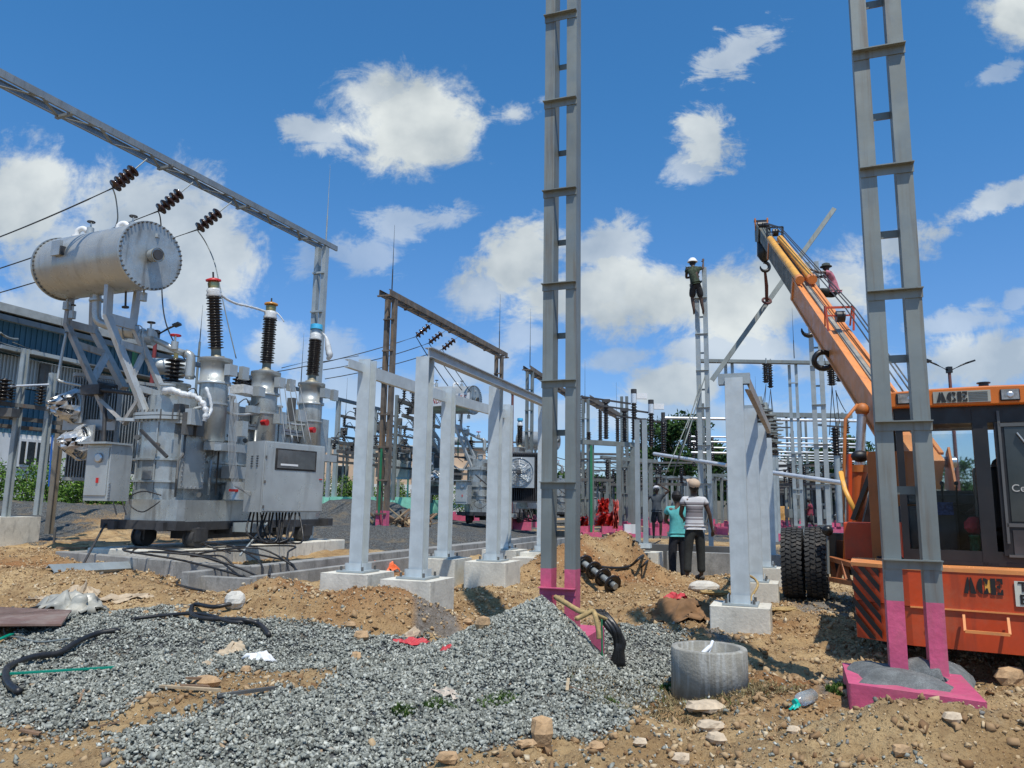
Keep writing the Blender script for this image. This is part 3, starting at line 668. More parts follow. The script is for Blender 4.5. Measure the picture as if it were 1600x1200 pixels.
for i, (px, d, ht, rad, zc, n_, lb) in enumerate(((1030, 62, 8.0, 2.6, .4, 3600, 'dark tree left of the ladder column with the climber'), (1072, 60, 8.2, 2.7, .35, 4200, 'tallest dark tree, directly behind the ladder column'), (1108, 64, 7.4, 2.4, .4, 3200, 'dark tree just behind the pale zinc row on the right'), (1000, 70, 6.6, 2.2, .4, 2200, 'small dark tree behind the post insulators'),
        (1245, 80, 7.0, 3.0, .3, 2600, 'dark tree above the white panelled hut'), (1290, 78, 7.6, 3.2, .3, 3400, 'dark tree behind the front crane mast'), (1335, 76, 8.2, 3.0, .3, 3400, 'dark tree behind the crane cylinder'), (1200, 82, 6.2, 2.6, .3, 2000, 'low dark tree left of the white panelled hut'), (1400, 80, 7.4, 3.0, .3, 2400, 'dark tree seen through the gap of the right ladder column'),
        (1500, 84, 7.0, 3.0, .3, 2200, 'dark tree seen through the crane window'), (900, 84, 5.8, 2.6, .3, 1800, 'low dark tree behind the left ladder column'), (1150, 86, 6.4, 3.0, .3, 2000, 'low dark tree hidden behind the pale zinc row'), (760, 90, 5.0, 2.6, .3, 1600, 'low dark tree behind the far transformer'))):
    tree(px, d, ht, rad, zc, n_, lb, .19, i)

# far-off line of woods
n_ = 42000; x = rng.uniform(-60, 95, n_); hgt = 3.2 + 4.2 * fbm(x, x * 0 + 3, .06, 4, 91); z = hgt * rng.random(n_) ** .8; y = 112 + rng.uniform(-3, 3, n_)
vs = np.zeros((n_, 4, 3)); c = np.stack([x, y, z], -1)
a = rng.normal(size=(n_, 3)); a /= np.linalg.norm(a, axis=1)[:, None]; b2 = np.cross(a, rng.normal(size=(n_, 3))); b2 /= np.linalg.norm(b2, axis=1)[:, None]
s_ = rng.uniform(.25, .6, n_)[:, None]; vs[:, 0] = c; vs[:, 1] = c + a * s_ + b2 * s_ * .6; vs[:, 2] = c + a * 2 * s_; vs[:, 3] = c + a * s_ - b2 * s_ * .6
me = bpy.data.meshes.new('far_woods'); me.vertices.add(n_ * 4); me.vertices.foreach_set('co', vs.ravel()); me.loops.add(n_ * 4); me.loops.foreach_set('vertex_index', np.arange(n_ * 4)); me.polygons.add(n_); me.polygons.foreach_set('loop_start', np.arange(n_) * 4); me.polygons.foreach_set('loop_total', np.full(n_, 4)); me.update(); fattr(me, 'tone', np.repeat(np.clip(rng.normal(.4, .25, n_), 0, 1), 4)); me.materials.append(treem)
o = bpy.data.objects.new('far_woods', me); COL.objects.link(o); o['label'] = 'far-off line of dark green woods on the horizon'; o['kind'] = 'stuff'
# ================================================================ STEEL COLUMNS AND GANTRIES
def ladder_column(c, z0, z1, zp, lab, W=.34, D=.14, mw=.125, pitch=.9, m=None, pm=None, group='twin channel ladder columns', zb0=None, ax=None, name='ladder_column'):
    """two channels tied by battens; painted foot up to zp"""
    m = m or steelold; pm = pm or pinkp; wx, ux = ax or (w, u)
    c = V((c[0], c[1], 0)); t = thing(name, (c.x, c.y, z0), lab, 'steel column', group)
    for s in (-1, 1):
        o = c + wx * (s * (W - mw) / 2) - ux * (D / 2)
        if zp > z0: MB().chan(o + Z * z0, o + Z * zp, mw, D, -ux, .013).make('painted_foot', pm, t)
        MB().chan(o + Z * max(zp, z0), o + Z * z1, mw, D, -ux, .013).make('channel', m, t)
    z = (zb0 if zb0 is not None else z0 + .35); k = 0
    while z < z1 - .1:
        b = MB(); f = c - ux * (D / 2 + .001)
        b.box(f + Z * z - ux * .027, (W + .012, .054, .008), (wx, ux, Z)); b.box(f + Z * (z - .032) - ux * .004, (W + .012, .007, .056), (wx, ux, Z))
        b.make('batten', pm if z < zp else m, t)
        z += pitch / 2
        if z < z1 - .1:
            b = MB(); f2 = c + ux * (D / 2 + .006); b.box(f2 + Z * z, (W - .06, .010, .055), (wx, ux, Z)); b.make('rear_batten', pm if z < zp else m, t)
        z += pitch / 2
    return t
CL_ = V((.45, 6.80, 0)); CR_ = V((2.66, 5.13, 0))
ladder_column(CL_, .12, 8.7, .76, 'tall grey ladder column with pink foot rising out of the gravel heap', zb0=.60, D=.16, W=.315, mw=.098, pitch=.905)
ladder_column(CR_, .27, 8.7, .72, 'tall grey ladder column on the pink block in front of the orange crane', zb0=.985, W=.335, D=.13, mw=.105, pitch=.91)
# battens near front ones are set; far columns
cH = PZ(1105, 22, 0); cI = PZ(1291, 21, 0)
ladder_column(cH, .2, 8.45, 0, 'pale ladder column that the helmeted climber stands on', m=steel, W=.36, D=.14, pitch=1.1, zb0=.9)
ladder_column(cI, .2, 8.35, 0, 'pale ladder column behind the crane jib, with the pink shirted climber', m=steel, W=.36, D=.14, pitch=1.1, zb0=.9)

def lattice_beam(t, a, b, W, D, m, nz=10, up=Z):
    """two chords with zigzag lacing seen from below"""
    a, b = V(a), V(b); d = (b - a).normalized(); s = d.cross(Z).normalized()
    for k in (-1, 1):
        MB().chan(a + s * (k * (W / 2)), b + s * (k * (W / 2)), D, .05, s * k, .012).make('chord', m, t)
    for i in range(nz):
        p = a.lerp(b, i / nz); q = a.lerp(b, (i + .5) / nz); r = a.lerp(b, (i + 1) / nz)
        for (e, f) in ((p - s * W / 2, q + s * W / 2), (q + s * W / 2, r - s * W / 2)):
            MB().bar(e - Z * (D / 2 - .01), f - Z * (D / 2 - .01), .055, .012).make('lacing', m, t)
    for i in range(0, nz + 1, 2):
        p = a.lerp(b, i / nz); MB().bar(p - s * (W / 2 + .05) - Z * D * .5, p + s * (W / 2 + .05) - Z * D * .5, .07, .05).make('cross_angle', m, t)
def spike(base, h, lab, m=None):
    b = V(base); o = MB().cyl(b, b + Z * h * .35, .022, .020, 6).cyl(b + Z * h * .35, b + Z * h, .014, .004, 6)
    return tag(o.make('lightning_spike', m or wire), lab, 'lightning rod', 'lightning spikes over the gantries')
# gantry 1 (left): beam from behind the tower top towards the camera
gA = P(-70, 78, 12.0); gB = P(517, 392, 21.2); dz = 7.9 + .45; gA.z = dz + .0; gB.z = dz
def fixz(px, py, z):   # point on sight line at height z
    d = ray(px, py); k = (z - CAMZ) / d.z; return V((d.x * k, d.y * k, z))
ZG = 8.4
gB = fixz(519, 390, ZG); gA = fixz(0, 122, ZG); gA = gA + (gA - gB) * .12
t = thing('lattice_gantry', (gB.x, gB.y, .4), 'grey lattice gantry beam crossing the sky at the left on its tall leg', 'gantry')
lattice_beam(t, gA, gB, .38, .14, mat('gantry steel', (.22, .25, .27), .5, .3, .15, 2, streak=(.12, .13, .13), samt=.6), 9)
cG = gB + (gA - gB).normalized() * .45; cG.z = 0
def leg(t, c, z0, z1, m, W=.36, mw=.12, D=.16, pitch=1.1, foot=None, pm=None):
    for s in (-1, 1):
        o = c + w * (s * (W - mw) / 2) - u * (D / 2)
        if foot: MB().chan(o + Z * z0, o + Z * foot, mw, D, -u, .013).make('painted_foot', pm, t)
        MB().chan(o + Z * (foot or z0), o + Z * z1, mw, D, -u, .013).make('leg', m, t)
    z = z0 + .6
    while z < z1 - .2:
        MB().box(c - u * (D / 2 + .03) + Z * z, (W, .06, .05), (w, u, Z)).make('batten', m, t); z += pitch
leg(t, cG, .35, ZG - .09, steel)
spike(gB + (gA - gB).normalized() * .3 + Z * .1, 2.3, 'thin lightning spike on the end of the left gantry', steel)
# gantry 2 (middle, rusty)
g2A = fixz(612, 463, ZG); g2B = fixz(780, 552, ZG); d2 = (g2B - g2A).normalized()
t = thing('lattice_gantry', (g2A.x, g2A.y, .4), 'rusty brown lattice gantry standing behind the pale zinc posts', 'gantry')
lattice_beam(t, g2A - d2 * .5, g2B + d2 * .6, .42, .22, ruststeel, 12)
c2a = g2A.copy(); c2a.z = 0; c2b = g2B.copy(); c2b.z = 0
leg(t, c2a, .35, ZG - .13, ruststeel, W=.40, mw=.13, D=.2, foot=1.05, pm=pinkp); leg(t, c2b, .2, ZG - .13, ruststeel, W=.40, mw=.13, D=.2, foot=1.05, pm=pinkp)
MB().box(c2a - u * .14 + Z * 2.0 - w * .06, (.07, .03, 2.2), (w, u, Z)).make('earth_strip', greenp, t)
spike(g2A + Z * .1, 2.5, 'dark lightning spike on the near leg of the rusty gantry'); spike(g2B + Z * .1, 2.8, 'dark lightning spike on the far leg of the rusty gantry')
# gantry 3
g3A = fixz(828, 577, ZG); g3B = g3A + u * 9.5 * 1.0; 
t = thing('lattice_gantry', (g3A.x, g3A.y, .1), 'distant dark lattice gantry passing behind the left ladder column', 'gantry')
g3B = fixz(900, 625, 8.0); g3B = g3A + (g3B - g3A).normalized() * 9.5; lattice_beam(t, g3A - u * .5, g3B, .42, .22, ruststeel, 10); a = g3A.copy(); a.z = 0; leg(t, a, .1, ZG - .13, steelold, W=.42, mw=.14); a = g3B.copy(); a.z = 0; leg(t, a, .1, 8.2, steelold, W=.42, mw=.14)
spike(g3A + Z * .1, 3.2, 'dark lightning spike left of the left ladder column')
g4A = P(915, 621, 42); g4B = P(968, 651, 52); t = thing('lattice_gantry', (g4A.x, g4A.y, 0), 'distant dark lattice beam sloping behind the post insulators', 'gantry')
lattice_beam(t, g4A, g4B, .5, .28, ruststeel, 10); a = g4B.copy(); a.z = 0; leg(t, a, 0, g4B.z - .1, steelold, W=.44, mw=.15); a = g4A.copy(); a.z = 0; leg(t, a, 0, g4A.z - .1, steelold, W=.44, mw=.15)
for (px, py, d, h, lb) in ((905, 545, 44, 4, 'lightning spike close right of the left ladder column'), (914, 563, 46, 3.3, 'second lightning spike right of the left ladder column'), (963, 597, 52, 3.6, 'lightning spike over the post insulators'), (97, 496, 30, 1.1, 'thin spike above the factory roof'), (317, 476, 31, 1.6, 'thin spike between the conservator and the red capped bushing'), (475, 520, 33, 2.4, 'thin spike left of the blue capped bushing'), (1180, 588, 40, 3.4, 'thin spike right of the pale zinc row'), (543, 590, 44, 3, 'thin spike between the first two pale zinc posts')):
    p = P(px, py, d); spike(p - Z * h, h, lb)
    if px < 700 and px > 100 or px > 1100:
        q = p - Z * h; tag(MB().cyl(V((q.x, q.y, .2)), q, .07, .05, 6).make('spike_mast', steelold), 'slim mast carrying the ' + lb, 'mast')
# gantry right: far beam at y 562
g5A = P(1112, 569, 34); g5B = P(1262, 562, 34); g5B.z = g5A.z = (g5A.z + g5B.z) / 2
t = thing('beam_gantry', (g5A.x, g5A.y, 0), 'far grey gantry with hanging insulators between the two climbers', 'gantry')
e5 = g5A + (g5B - g5A) * 1.55
MB().bar(g5A - V((.6, 0, 0)), e5, .30, .14).make('beam', steelold, t); MB().bar(g5A + V((0, .5, .14)), e5 + V((0, .5, .14)), .10, .10).make('upper_chord', steelold, t)
for px in (1147, 1250): p = PZ(px, 34.2, 0); leg(t, p, 0, g5A.z - .08, steel, W=.42, mw=.13, pitch=1.6)
p = PZ(1250, 36, 0); leg(t, p, 0, 5.0, steel, W=.46, mw=.16, pitch=1.4)
spike(P(1241, 560, 34), 2.4, 'tall lightning spike between the crane hook and the jib')
t = thing('beam_gantry', PZ(1280, 52, 0), 'second, lower far gantry seen under the first one on the right', 'gantry')
a, b = P(1198, 648, 52), P(1330, 650, 52); b.z = a.z; MB().bar(a, b, .4, .30).make('beam', steelold, t)
for px in (1240, 1262, 1320): p = PZ(px, 52, 0); leg(t, p, 0, a.z - .1, steelold, W=.5, mw=.16, pitch=1.8)

# ================================================================ PINK BLOCKS, PLINTHS, TRENCH
def block(name, pts, z0, z1, m, lab, cat='plinth', bev=.012, group=None):
    o = MB().plan(pts, z0, z1).make(name, m, bevel=bev); return tag(o, lab, cat, group)
def wu(c, a, b): c = V(c); return [(c + w * i * a + u * j * b)[:2] for i, j in ((-1, -1), (1, -1), (1, 1), (-1, 1))]
block('pink_block', wu((.27, 6.86, 0), .47, .47), -.3, .225, pinkp, 'pink painted foundation block half buried in the gravel heap')
BR = [P(1325, 1050, 4.95), P(1541, 1077, 4.52), P(1500, 1035, 5.25), P(1315, 1018, 5.60)]
bz = .235
block('pink_block', [(p.x, p.y) for p in BR], -.3, bz, pinkp, 'pink painted foundation block under the right ladder column')
# mortar patch on the right block
def rough_slab(name, pts, z, th, m, seed, n=16, bumpy=.03):
    r = random.Random(seed); c = V((sum(p[0] for p in pts) / len(pts), sum(p[1] for p in pts) / len(pts), z)); b = MB(); vs = [c + Z * (th * 1.3)]; k = len(pts); out = []
    for ring, f, hh in ((1, .5, 1.0), (2, .8, .6), (3, 1.0, 0)):
        for i in range(n):
            q = i / n * k; j = int(q); fr = q - j; a = V((*pts[j % k], z)); e = V((*pts[(j + 1) % k], z)); p = a.lerp(e, fr)
            vs.append(c + (p - c) * (f * (1 + r.uniform(-.12, .12))) + Z * (th * hh + (r.uniform(-bumpy, bumpy) if ring < 3 else -.005)))
    fs = [(0, 1 + i, 1 + (i + 1) % n) for i in range(n)]
    for ring in range(2):
        for i in range(n): fs.append((1 + ring * n + i, 1 + (ring + 1) * n + i, 1 + (ring + 1) * n + (i + 1) % n, 1 + ring * n + (i + 1) % n))
    b.add(vs, fs, True); return b.make(name, m)
mort = mat('grey mortar', (.17, .18, .175), .95, 0, .35, 14, 1.0, 30, fine=.7)
cc = sum(((V((p.x, p.y)) for p in BR)), V((0, 0))) / 4
pp = [tuple(cc + (V((p.x, p.y)) - cc) * k) for p, k in zip(BR, (.80, .62, .70, .93))]
tag(rough_slab('mortar_patch', pp, bz, .05, mort, 5, 20, .016), 'rough grey mortar spread over the top of the right pink block', 'mortar')
tag(rough_slab('mortar_patch', [tuple((CR_ + w * a + u * b_)[:2]) for a, b_ in ((-.12, -.05), (.14, -.09), (.12, .1), (-.1, .1))], bz + .02, .085, mort, 6, 16, .012), 'grey mortar lump packed round the foot of the right ladder column', 'mortar')

tag(rough_slab('mortar_heap', [tuple(G(a_, b_, .02)[:2]) for a_, b_ in ((1395, 1110), (1530, 1100), (1515, 1072), (1440, 1066), (1400, 1085))], .10, .12, mort, 8, 16, .02), 'grey mortar heaped against the front of the right pink block', 'mortar')
# zinc posts
def zinc_post(px, pyb, d, Hh, lab, wd=.165, dp=.15, plinth=(.62, .62, .5), ph=.0, zt=None):
    c = P(px, pyb, d); z0 = c.z; c.z = 0
    t = thing('zinc_post', (c.x, c.y, z0), lab, 'steel post', 'pale zinc coated posts of the two rows')
    m = MB(); m.ibeam(c + Z * (z0 + .02), c + Z * (z0 + Hh), wd, dp, u, .012); m.make('shaft', postpaint, t)
    MB().box(c + Z * (z0 + .010), (.36, .36, .02), (w, u, Z)).make('base_plate', steel, t)
    for (a, b_, l1, l2) in ((0, -1, .20, .008), (1, 0, .008, .2), (-1, 0, .008, .2)):
        q = c + w * (a * (wd / 2 + .03)) + u * (b_ * (dp / 2 + .03)); MB().box(q + Z * (z0 + .06), (l1, l2, .08), (w, u, Z)).make('gusset', postpaint, t)
    for a in (-.14, .14):
        for b_ in (-.14, .14): q = c + w * a + u * b_ + Z * (z0 + .02); MB().cyl(q, q + Z * .045, .014, n=6).make('anchor_bolt', steeldark, t)
    pl = block('concrete_plinth', wu(c, plinth[0] / 2, plinth[1] / 2), z0 - plinth[2] - .3, z0 - .004, concreteW, 'concrete plinth under the ' + lab.split(',')[0], 'plinth', .015, 'concrete plinths of the zinc posts')
    pl.data.materials.clear(); pl.data.materials.append(concreteW)
    return c, z0
PD = [(559.5, 893, 9.04, 2.5, 'front left zinc post, nearest the trench cables'), (653, 903, 8.67, 2.5, 'second zinc post, carrying the near end of the long beam'), (694, 871, 11.3, 2.5, 'third zinc post, with a small insulator behind its head'), (770, 876, 11.0, 2.5, 'zinc post in the middle of the beam row'),
      (789, 858, 13.3, 2.5, 'farther zinc post beside the middle of the beam row'), (848, 862, 13.0, 2.5, 'zinc post hidden behind the left ladder column')]
PC = [zinc_post(*p) for p in PD]
def chanbeam(name, a, b, wd, d, m, lab, group=None, flip=1):
    a, b = V(a), V(b); s = (b - a).normalized().cross(Z).normalized() * flip
    o = MB().chan(a, b, wd, d, s, .010).make(name, m); return tag(o, lab, 'steel beam', group)
tz = 2.97
a = V((PC[0][0].x, PC[0][0].y, tz - .10)) - u * .35 + w * -.0; b = V((PC[4][0].x, PC[4][0].y, tz - .10)) + u * .1
for i, (k0, k1) in enumerate(((0, 2), (2, 4))):
    p0 = V((*PC[k0][0][:2], 2.88)); p1 = V((*PC[k1][0][:2], 2.88)); e = (p1 - p0).normalized()
    q0 = p0 + e * .10; q1 = p1 - e * .10
    chanbeam('tie_beam', q0, q1, .15, .06, postpaint, ('front', 'rear')[i] + ' tie beam along the left row of zinc posts', 'tie beams of the left row')
p0 = V((*PC[0][0][:2], 2.90)); e = (V((*PC[2][0][:2], 2.9)) - p0).normalized(); chanbeam('beam_stub', p0 - e * .42, p0 - e * .10, .10, .06, postpaint, 'short stub of beam sticking forward from the front left zinc post')
pB, pF = V((*PC[1][0][:2], 3.03)), V((*PC[5][0][:2], 3.03)); e = (pF - pB).normalized(); s_ = e.cross(Z)
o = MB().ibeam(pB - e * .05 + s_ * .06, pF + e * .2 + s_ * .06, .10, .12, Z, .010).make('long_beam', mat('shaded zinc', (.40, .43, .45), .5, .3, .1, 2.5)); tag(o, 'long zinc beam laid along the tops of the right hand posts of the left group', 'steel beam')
# right row seen end on
QD = [(1158, 944, 8.3, 2.43, 'nearest zinc post of the right row, with a channel cap'), (1181, 908, 10.9, 2.43, 'second zinc post of the right row'), (1196, 886, 13.3, 2.43, 'third zinc post of the right row'), (1205, 873, 15.6, 2.43, 'fourth zinc post of the right row')]
QC = [zinc_post(px, py, d, h, lb, wd=.19, plinth=(.60, .55, .36)) for px, py, d, h, lb in QD]
for i, (c, z0) in enumerate(QC[:3]):
    a = V((c.x, c.y, z0 + 2.43 + .05)); o = MB().chan(a - w * .17 - u * .0, a + w * .17, .10, .12, Z, .010).make('cap_channel', steel); tag(o, ('short channel capping the nearest post of the right row', 'short channel capping the second post of the right row', 'short channel capping the third post of the right row')[i], 'steel beam', 'cap channels of the right row')
a = V((*QC[0][0][:2], QC[0][1] + 2.36)) + w * .17; b = V((*QC[2][0][:2], QC[2][1] + 2.36)) + w * .17
tag(MB().chan(a, b, .13, .06, w, .010).make('side_beam', mat('brownish zinc', (.33, .28, .22), .5, .3, .15, 3)), 'brownish channel beam running back from the right row head', 'steel beam')
# pair of slender posts in the middle distance
for i, (px, lb) in enumerate(((997, 'left one of the two slender pale posts by the spoil heap'), (1009, 'right one of the two slender pale posts by the spoil heap'))):
    c = P(px, 856, 15.0); z0 = c.z; c.z = 0; t = thing('slender_post', (c.x, c.y, z0), lb, 'steel post', 'slender twin posts')
    MB().chan(c + Z * z0, c + Z * (z0 + 2.5), .095, .05, -u, .01).make('shaft', steel, t); MB().box(c + Z * (z0 + .04), (.2, .22, .08), (w, u, Z)).make('foot_clamp', postpaint, t)
c = P(1003, 860, 15.0); block('concrete_plinth', wu(c, .36, .3), -.1, c.z - .02, concreteW, 'low pale plinth under the two slender posts', 'plinth')
block('concrete_plinth', wu(P(836, 866, 12.6), .3, .3), -.1, .47, concreteW, 'pale plinth peeping out left of the left ladder column', 'plinth')
block('concrete_plinth', wu(P(10, 806, 18), .5, .5), -.1, .85, concreteW, 'white plinth cut by the left edge of the view', 'plinth')
a = P(1085, 853, 16.2); block('kerb_slab', wu(P(1130, 862, 15.4), 1.1, .14), -.1, .42, concrete, 'low concrete kerb behind the two standing men', 'kerb')
block('kerb_slab', wu(P(1080, 853, 16.2), 1.3, .10), -.1, .52, steeldark, 'dark steel section lying behind the two standing men', 'steel section')
# cable trench
for i, (off, z1, th, s0, s1, lab) in enumerate(((0, .26, .12, 0, 15.6, 'near wall of the open cable trench'), (-.92, .30, .14, -.3, 16, 'far wall of the open cable trench'))):
    a = W1A + w * off + u * s0; b = W1A + w * off + u * s1; n_ = 13; r = random.Random(i)
    m = MB(); L2 = (b - a).length
    m.box((a + b) / 2 + Z * ((z1 - .5) / 2 + 0), (th, L2, z1 + .5), (w, u, Z)); o = m.make('trench_wall', concrete, bevel=.012); tag(o, lab, 'concrete wall')
m = MB(); c = W1A - w * .46 + u * .0; m.box(c + Z * -.02, (.92, .12, .5), (w, u, Z)); tag(m.make('trench_end', concrete, bevel=.01), 'broken concrete end of the cable trench', 'concrete wall')
# transformer pit curbs and foundation
FND = V((-6.6, 14.0, 0))
def curb(p, q, z1, th, lab, m=concrete):
    a, b = V((*p[:2], 0)), V((*q[:2], 0)); d = (b - a).normalized(); s = V((d.y, -d.x, 0)); o = MB().box((a + b) / 2 + Z * ((z1 - .4) / 2), (th, (b - a).length, z1 + .4), (s, d, Z)).make('pit_curb', m, bevel=.015); return tag(o, lab, 'concrete curb', 'curbs of the transformer pit')
zc = .33
def gz(px, py, z): g = G(px, py, z); return g
c1, c2, c3, c4 = gz(95, 861, zc), gz(385, 884, zc), gz(600, 852, zc), gz(200, 846, zc)
curb(c1, c2, zc, .2, 'front curb of the transformer pit'); curb(c2 - w * .12, c2 + u * 12, zc - .02, .2, 'right curb of the transformer pit'); curb(c1, c1 + u * 6.5, zc - .02, .2, 'left curb of the transformer pit')
T0 = V((-6.75, 14.25, 0))
o = MB().box(T0 + w * .05 + u * 2.4 + Z * .10, (1.9, 5.6, .62), (w, u, Z)).make('foundation_slab', concreteW, bevel=.02); tag(o, 'stained concrete foundation carrying the big transformer', 'foundation')
# ================================================================ INSULATOR HELPERS
def sheds(b, a, d, L0, r, n_, core=.55, n=12, alt=.88):
    """stack of sheds from a along d"""
    pr = [(0, r * core)]
    for i in range(n_):
        z0 = L0 * i / n_; h = L0 / n_; rr = r * (1 if i % 2 == 0 else alt)
        pr += [(z0 + h * .25, r * core), (z0 + h * .45, rr), (z0 + h * .62, rr * .97), (z0 + h * .75, r * core)]
    pr.append((L0, r * core)); return b.lathe(a, d, pr, n)
# ================================================================ THE BIG TRANSFORMER
A0 = V((-7.36, 14.49, 0))
def T(a, b, z): p = A0 + u * a + w * b; p.z = z; return p
def rrect(a0, a1, b0, b1, r, n=5):
    out = []
    for (ca, cb, q) in ((a1 - r, b1 - r, 0), (a0 + r, b1 - r, 90), (a0 + r, b0 + r, 180), (a1 - r, b0 + r, 270)):
        for i in range(n + 1):
            t_ = R(q + 90 * i / n); p = T(ca + r * math.cos(t_), cb + r * math.sin(t_), 0); out.append((p.x, p.y))
    return out
t = thing('power_transformer', (T0.x, T0.y, .41), 'big light grey power transformer with three black bushings and a drum on its frame', 'transformer', 'power transformers')
T1 = t
m = MB(); m.plan(rrect(0, 4.7, 0, 1.06, .45), .92, 2.80, False); tank = m.make('tank', tpaint, t)
for p in tank.data.polygons: p.use_smooth = False
m = MB(); m.plan(rrect(-.08, 4.8, -.06, 1.36, .45), .90, 1.30); m.make('tank_skirt', tpaint, t)
for z in (2.03, 1.62): MB().plan(rrect(-.05, 4.75, -.05, 1.11, .48), z, z + .035).make('stiffener', tpaint, t)
m = MB(); m.plan(rrect(-.1, 4.8, -.1, 1.16, .5), 2.80, 2.86); m.plan(rrect(-.1, 4.8, -.1, 1.16, .5), 2.875, 2.93); m.make('cover_flange', tpaint2, t)
m = MB(); m.plan(rrect(.1, 4.6, .1, .98, .42), 2.93, 3.28); m.make('tank_cover', tpaint, t)
m = MB()
for i in range(30):
    p = T(-.05 + 4.8 * i / 29, 1.13, 2.76); m.cyl(p, p + Z * .22, .014, n=6)
for i in range(7): p = T(-.06, .25 + .6 * i / 6, 2.76); m.cyl(p, p + Z * .22, .014, n=6)
o = m.make('flange_bolts', steeldark, t); o['kind'] = 'stuff'
# skid and wheels
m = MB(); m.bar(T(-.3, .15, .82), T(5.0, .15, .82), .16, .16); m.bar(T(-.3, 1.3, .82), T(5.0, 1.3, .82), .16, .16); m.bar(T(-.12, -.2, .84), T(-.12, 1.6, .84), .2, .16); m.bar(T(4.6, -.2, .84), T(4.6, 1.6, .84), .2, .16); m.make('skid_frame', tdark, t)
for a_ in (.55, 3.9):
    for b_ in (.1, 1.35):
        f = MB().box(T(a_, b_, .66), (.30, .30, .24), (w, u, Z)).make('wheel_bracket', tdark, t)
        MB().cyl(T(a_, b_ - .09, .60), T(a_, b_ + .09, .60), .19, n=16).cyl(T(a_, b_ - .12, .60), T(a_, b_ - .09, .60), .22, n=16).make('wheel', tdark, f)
MB().box(T(2.35, .72, .68), (.55, 3.0, .26), (w, u, Z)).make('under_shade_box', tdark, t)  # dark box added between the wheels to stand in for shade under the tank
for a_ in (1.5, 2.6, 3.3): MB().box(T(a_, .7, .72), (1.5, .12, .16), (w, u, Z)).make('under_shade_bar', tdark, t)  # dark bars added to deepen the same underside shade
# turrets with bushings
tops = [P(338, 560, 15.0), P(416, 578, 16.5), P(487, 601, 18.0)]
caps = [P(333, 425, 14.8), P(424.5, 466, 16.5), P(495, 508, 18.12)]
capm = [redp, mat('amber cap', (.50, .22, .02), .4, 0), bluep]
for i, (tp, cp) in enumerate(zip(tops, caps)):
    b0 = V((tp.x, tp.y, 0)); zt = 4.10
    m = MB(); m.lathe(b0 + Z * 2.42, Z, [(0, .02), (.0, .22), (.05, .275), (1.15, .275), (1.17, .275)], 20); tur = m.make('turret', tpaint, t)
    m = MB(); m.lathe(b0 + Z * 3.59, Z, [(0, .32), (.05, .32), (.05, .285), (.44, .285), (.44, .32), (.52, .32)], 20); m.make('turret_head', tpaint2, tur)
    m = MB(); m.lathe(b0 + Z * 3.17, Z, [(0, .30), (.035, .30)], 20); m.make('turret_flange', tpaint2, tur)
    base = b0 + Z * 4.11; d = (cp - base); Lb = d.length; dn = d.normalized()
    m = MB(); m.lathe(base, dn, [(0, .16), (.05, .16), (.05, .10), (.22, .09)], 14); bs = m.make('bushing_foot', mat('bushing foot metal', (.33, .30, .22), .5, .4), t)
    m = MB(); sheds(m, base + dn * .20, dn, Lb * .60, .158, 19, .62, 14, .9); m.make('bushing_sheds', porcB, bs)
    m = MB(); m.lathe(base + dn * (.2 + Lb * .60), dn, [(0, .14), (.03, .155), (.08, .13), (.13, .145), (.17, .115)], 12); m.make('plastic_wrap', plastic, bs)
    z_ = .2 + Lb * .60 + .15
    m = MB(); m.lathe(base + dn * z_, dn, [(0, .105), (.12, .115), (.17, .095)], 12); m.make('terminal_neck', brass if i < 2 else tpaint, bs)
    m = MB(); m.lathe(base + dn * (z_ + .17), dn, [(0, .15), (.03, .15), (.06, .07)] if i < 2 else [(-.05, .15), (.07, .145)], 12); m.make('terminal_cap', capm[i], bs)
    m = MB(); m.cyl(base + dn * (z_ + .2), base + dn * Lb, .018, n=6); m.make('terminal_rod', tdark, bs)
    # ct box on the head
    q = b0 + Z * 3.86 + w * .36; f = MB().box(q + w * .03, (.14, .22, .22), (w, u, Z)).make('terminal_box', tpaint2, tur)
    f2 = MB().box(q + w * .05 + u * .36 + Z * .0, (.10, .20, .26), (w, u, Z)).make('terminal_box', tpaint2, tur)
    if i: p_ = b0 + w * .26 - u * .35 + Z * 2.95; MB().cyl(p_, p_ + w * .14, .06, .07, 10).make('relief_cover', redp, tur)
    m = MB(); m.box(b0 + w * .02 + u * .45 + Z * 2.9, (.10, .5, .8), (w, u, Z)); m.make('side_pocket', tpaint, t)
    m = MB(); m.box(b0 + w * .24 + u * .2 + Z * 2.34, (.26, .95, .16), (w, u, Z)); m.make('cable_tray', tpaint2, t)
# strings of plastic wrap blowing between the bushings
m = MB(); a_, b_ = caps[0].lerp(tops[0] + V((0, 0, .0)), .30), caps[1].lerp(tops[1], .28)
pts = [P(341, 456, 14.85), P(352, 466, 15.0), P(368, 474, 15.3), P(385, 478, 15.7), P(400, 482, 16.1), P(418, 488, 16.5)]
m.tube(crom(pts, 4), [.018 + .014 * abs(math.sin(i * 1.7)) for i in range(21)], 5); m.make('plastic_streamer', plastic, t); m = MB(); m.tube(crom([P(430, 486, 16.5), P(438, 494, 16.5), P(444, 503, 16.5)], 3), .012, 5); m.make('plastic_streamer', plastic, t); m = MB()
m.tube(crom([P(503, 520, 18.1), P(510, 528, 18.1), P(513, 545, 18.1), P(515, 556, 18.1), P(511, 562, 18.1)], 3), [.02, .03, .03, .04, .06, .07, .08, .08, .09, .08, .06, .05, .02], 6); m.make('plastic_streamer', plastic, t)
m = MB()
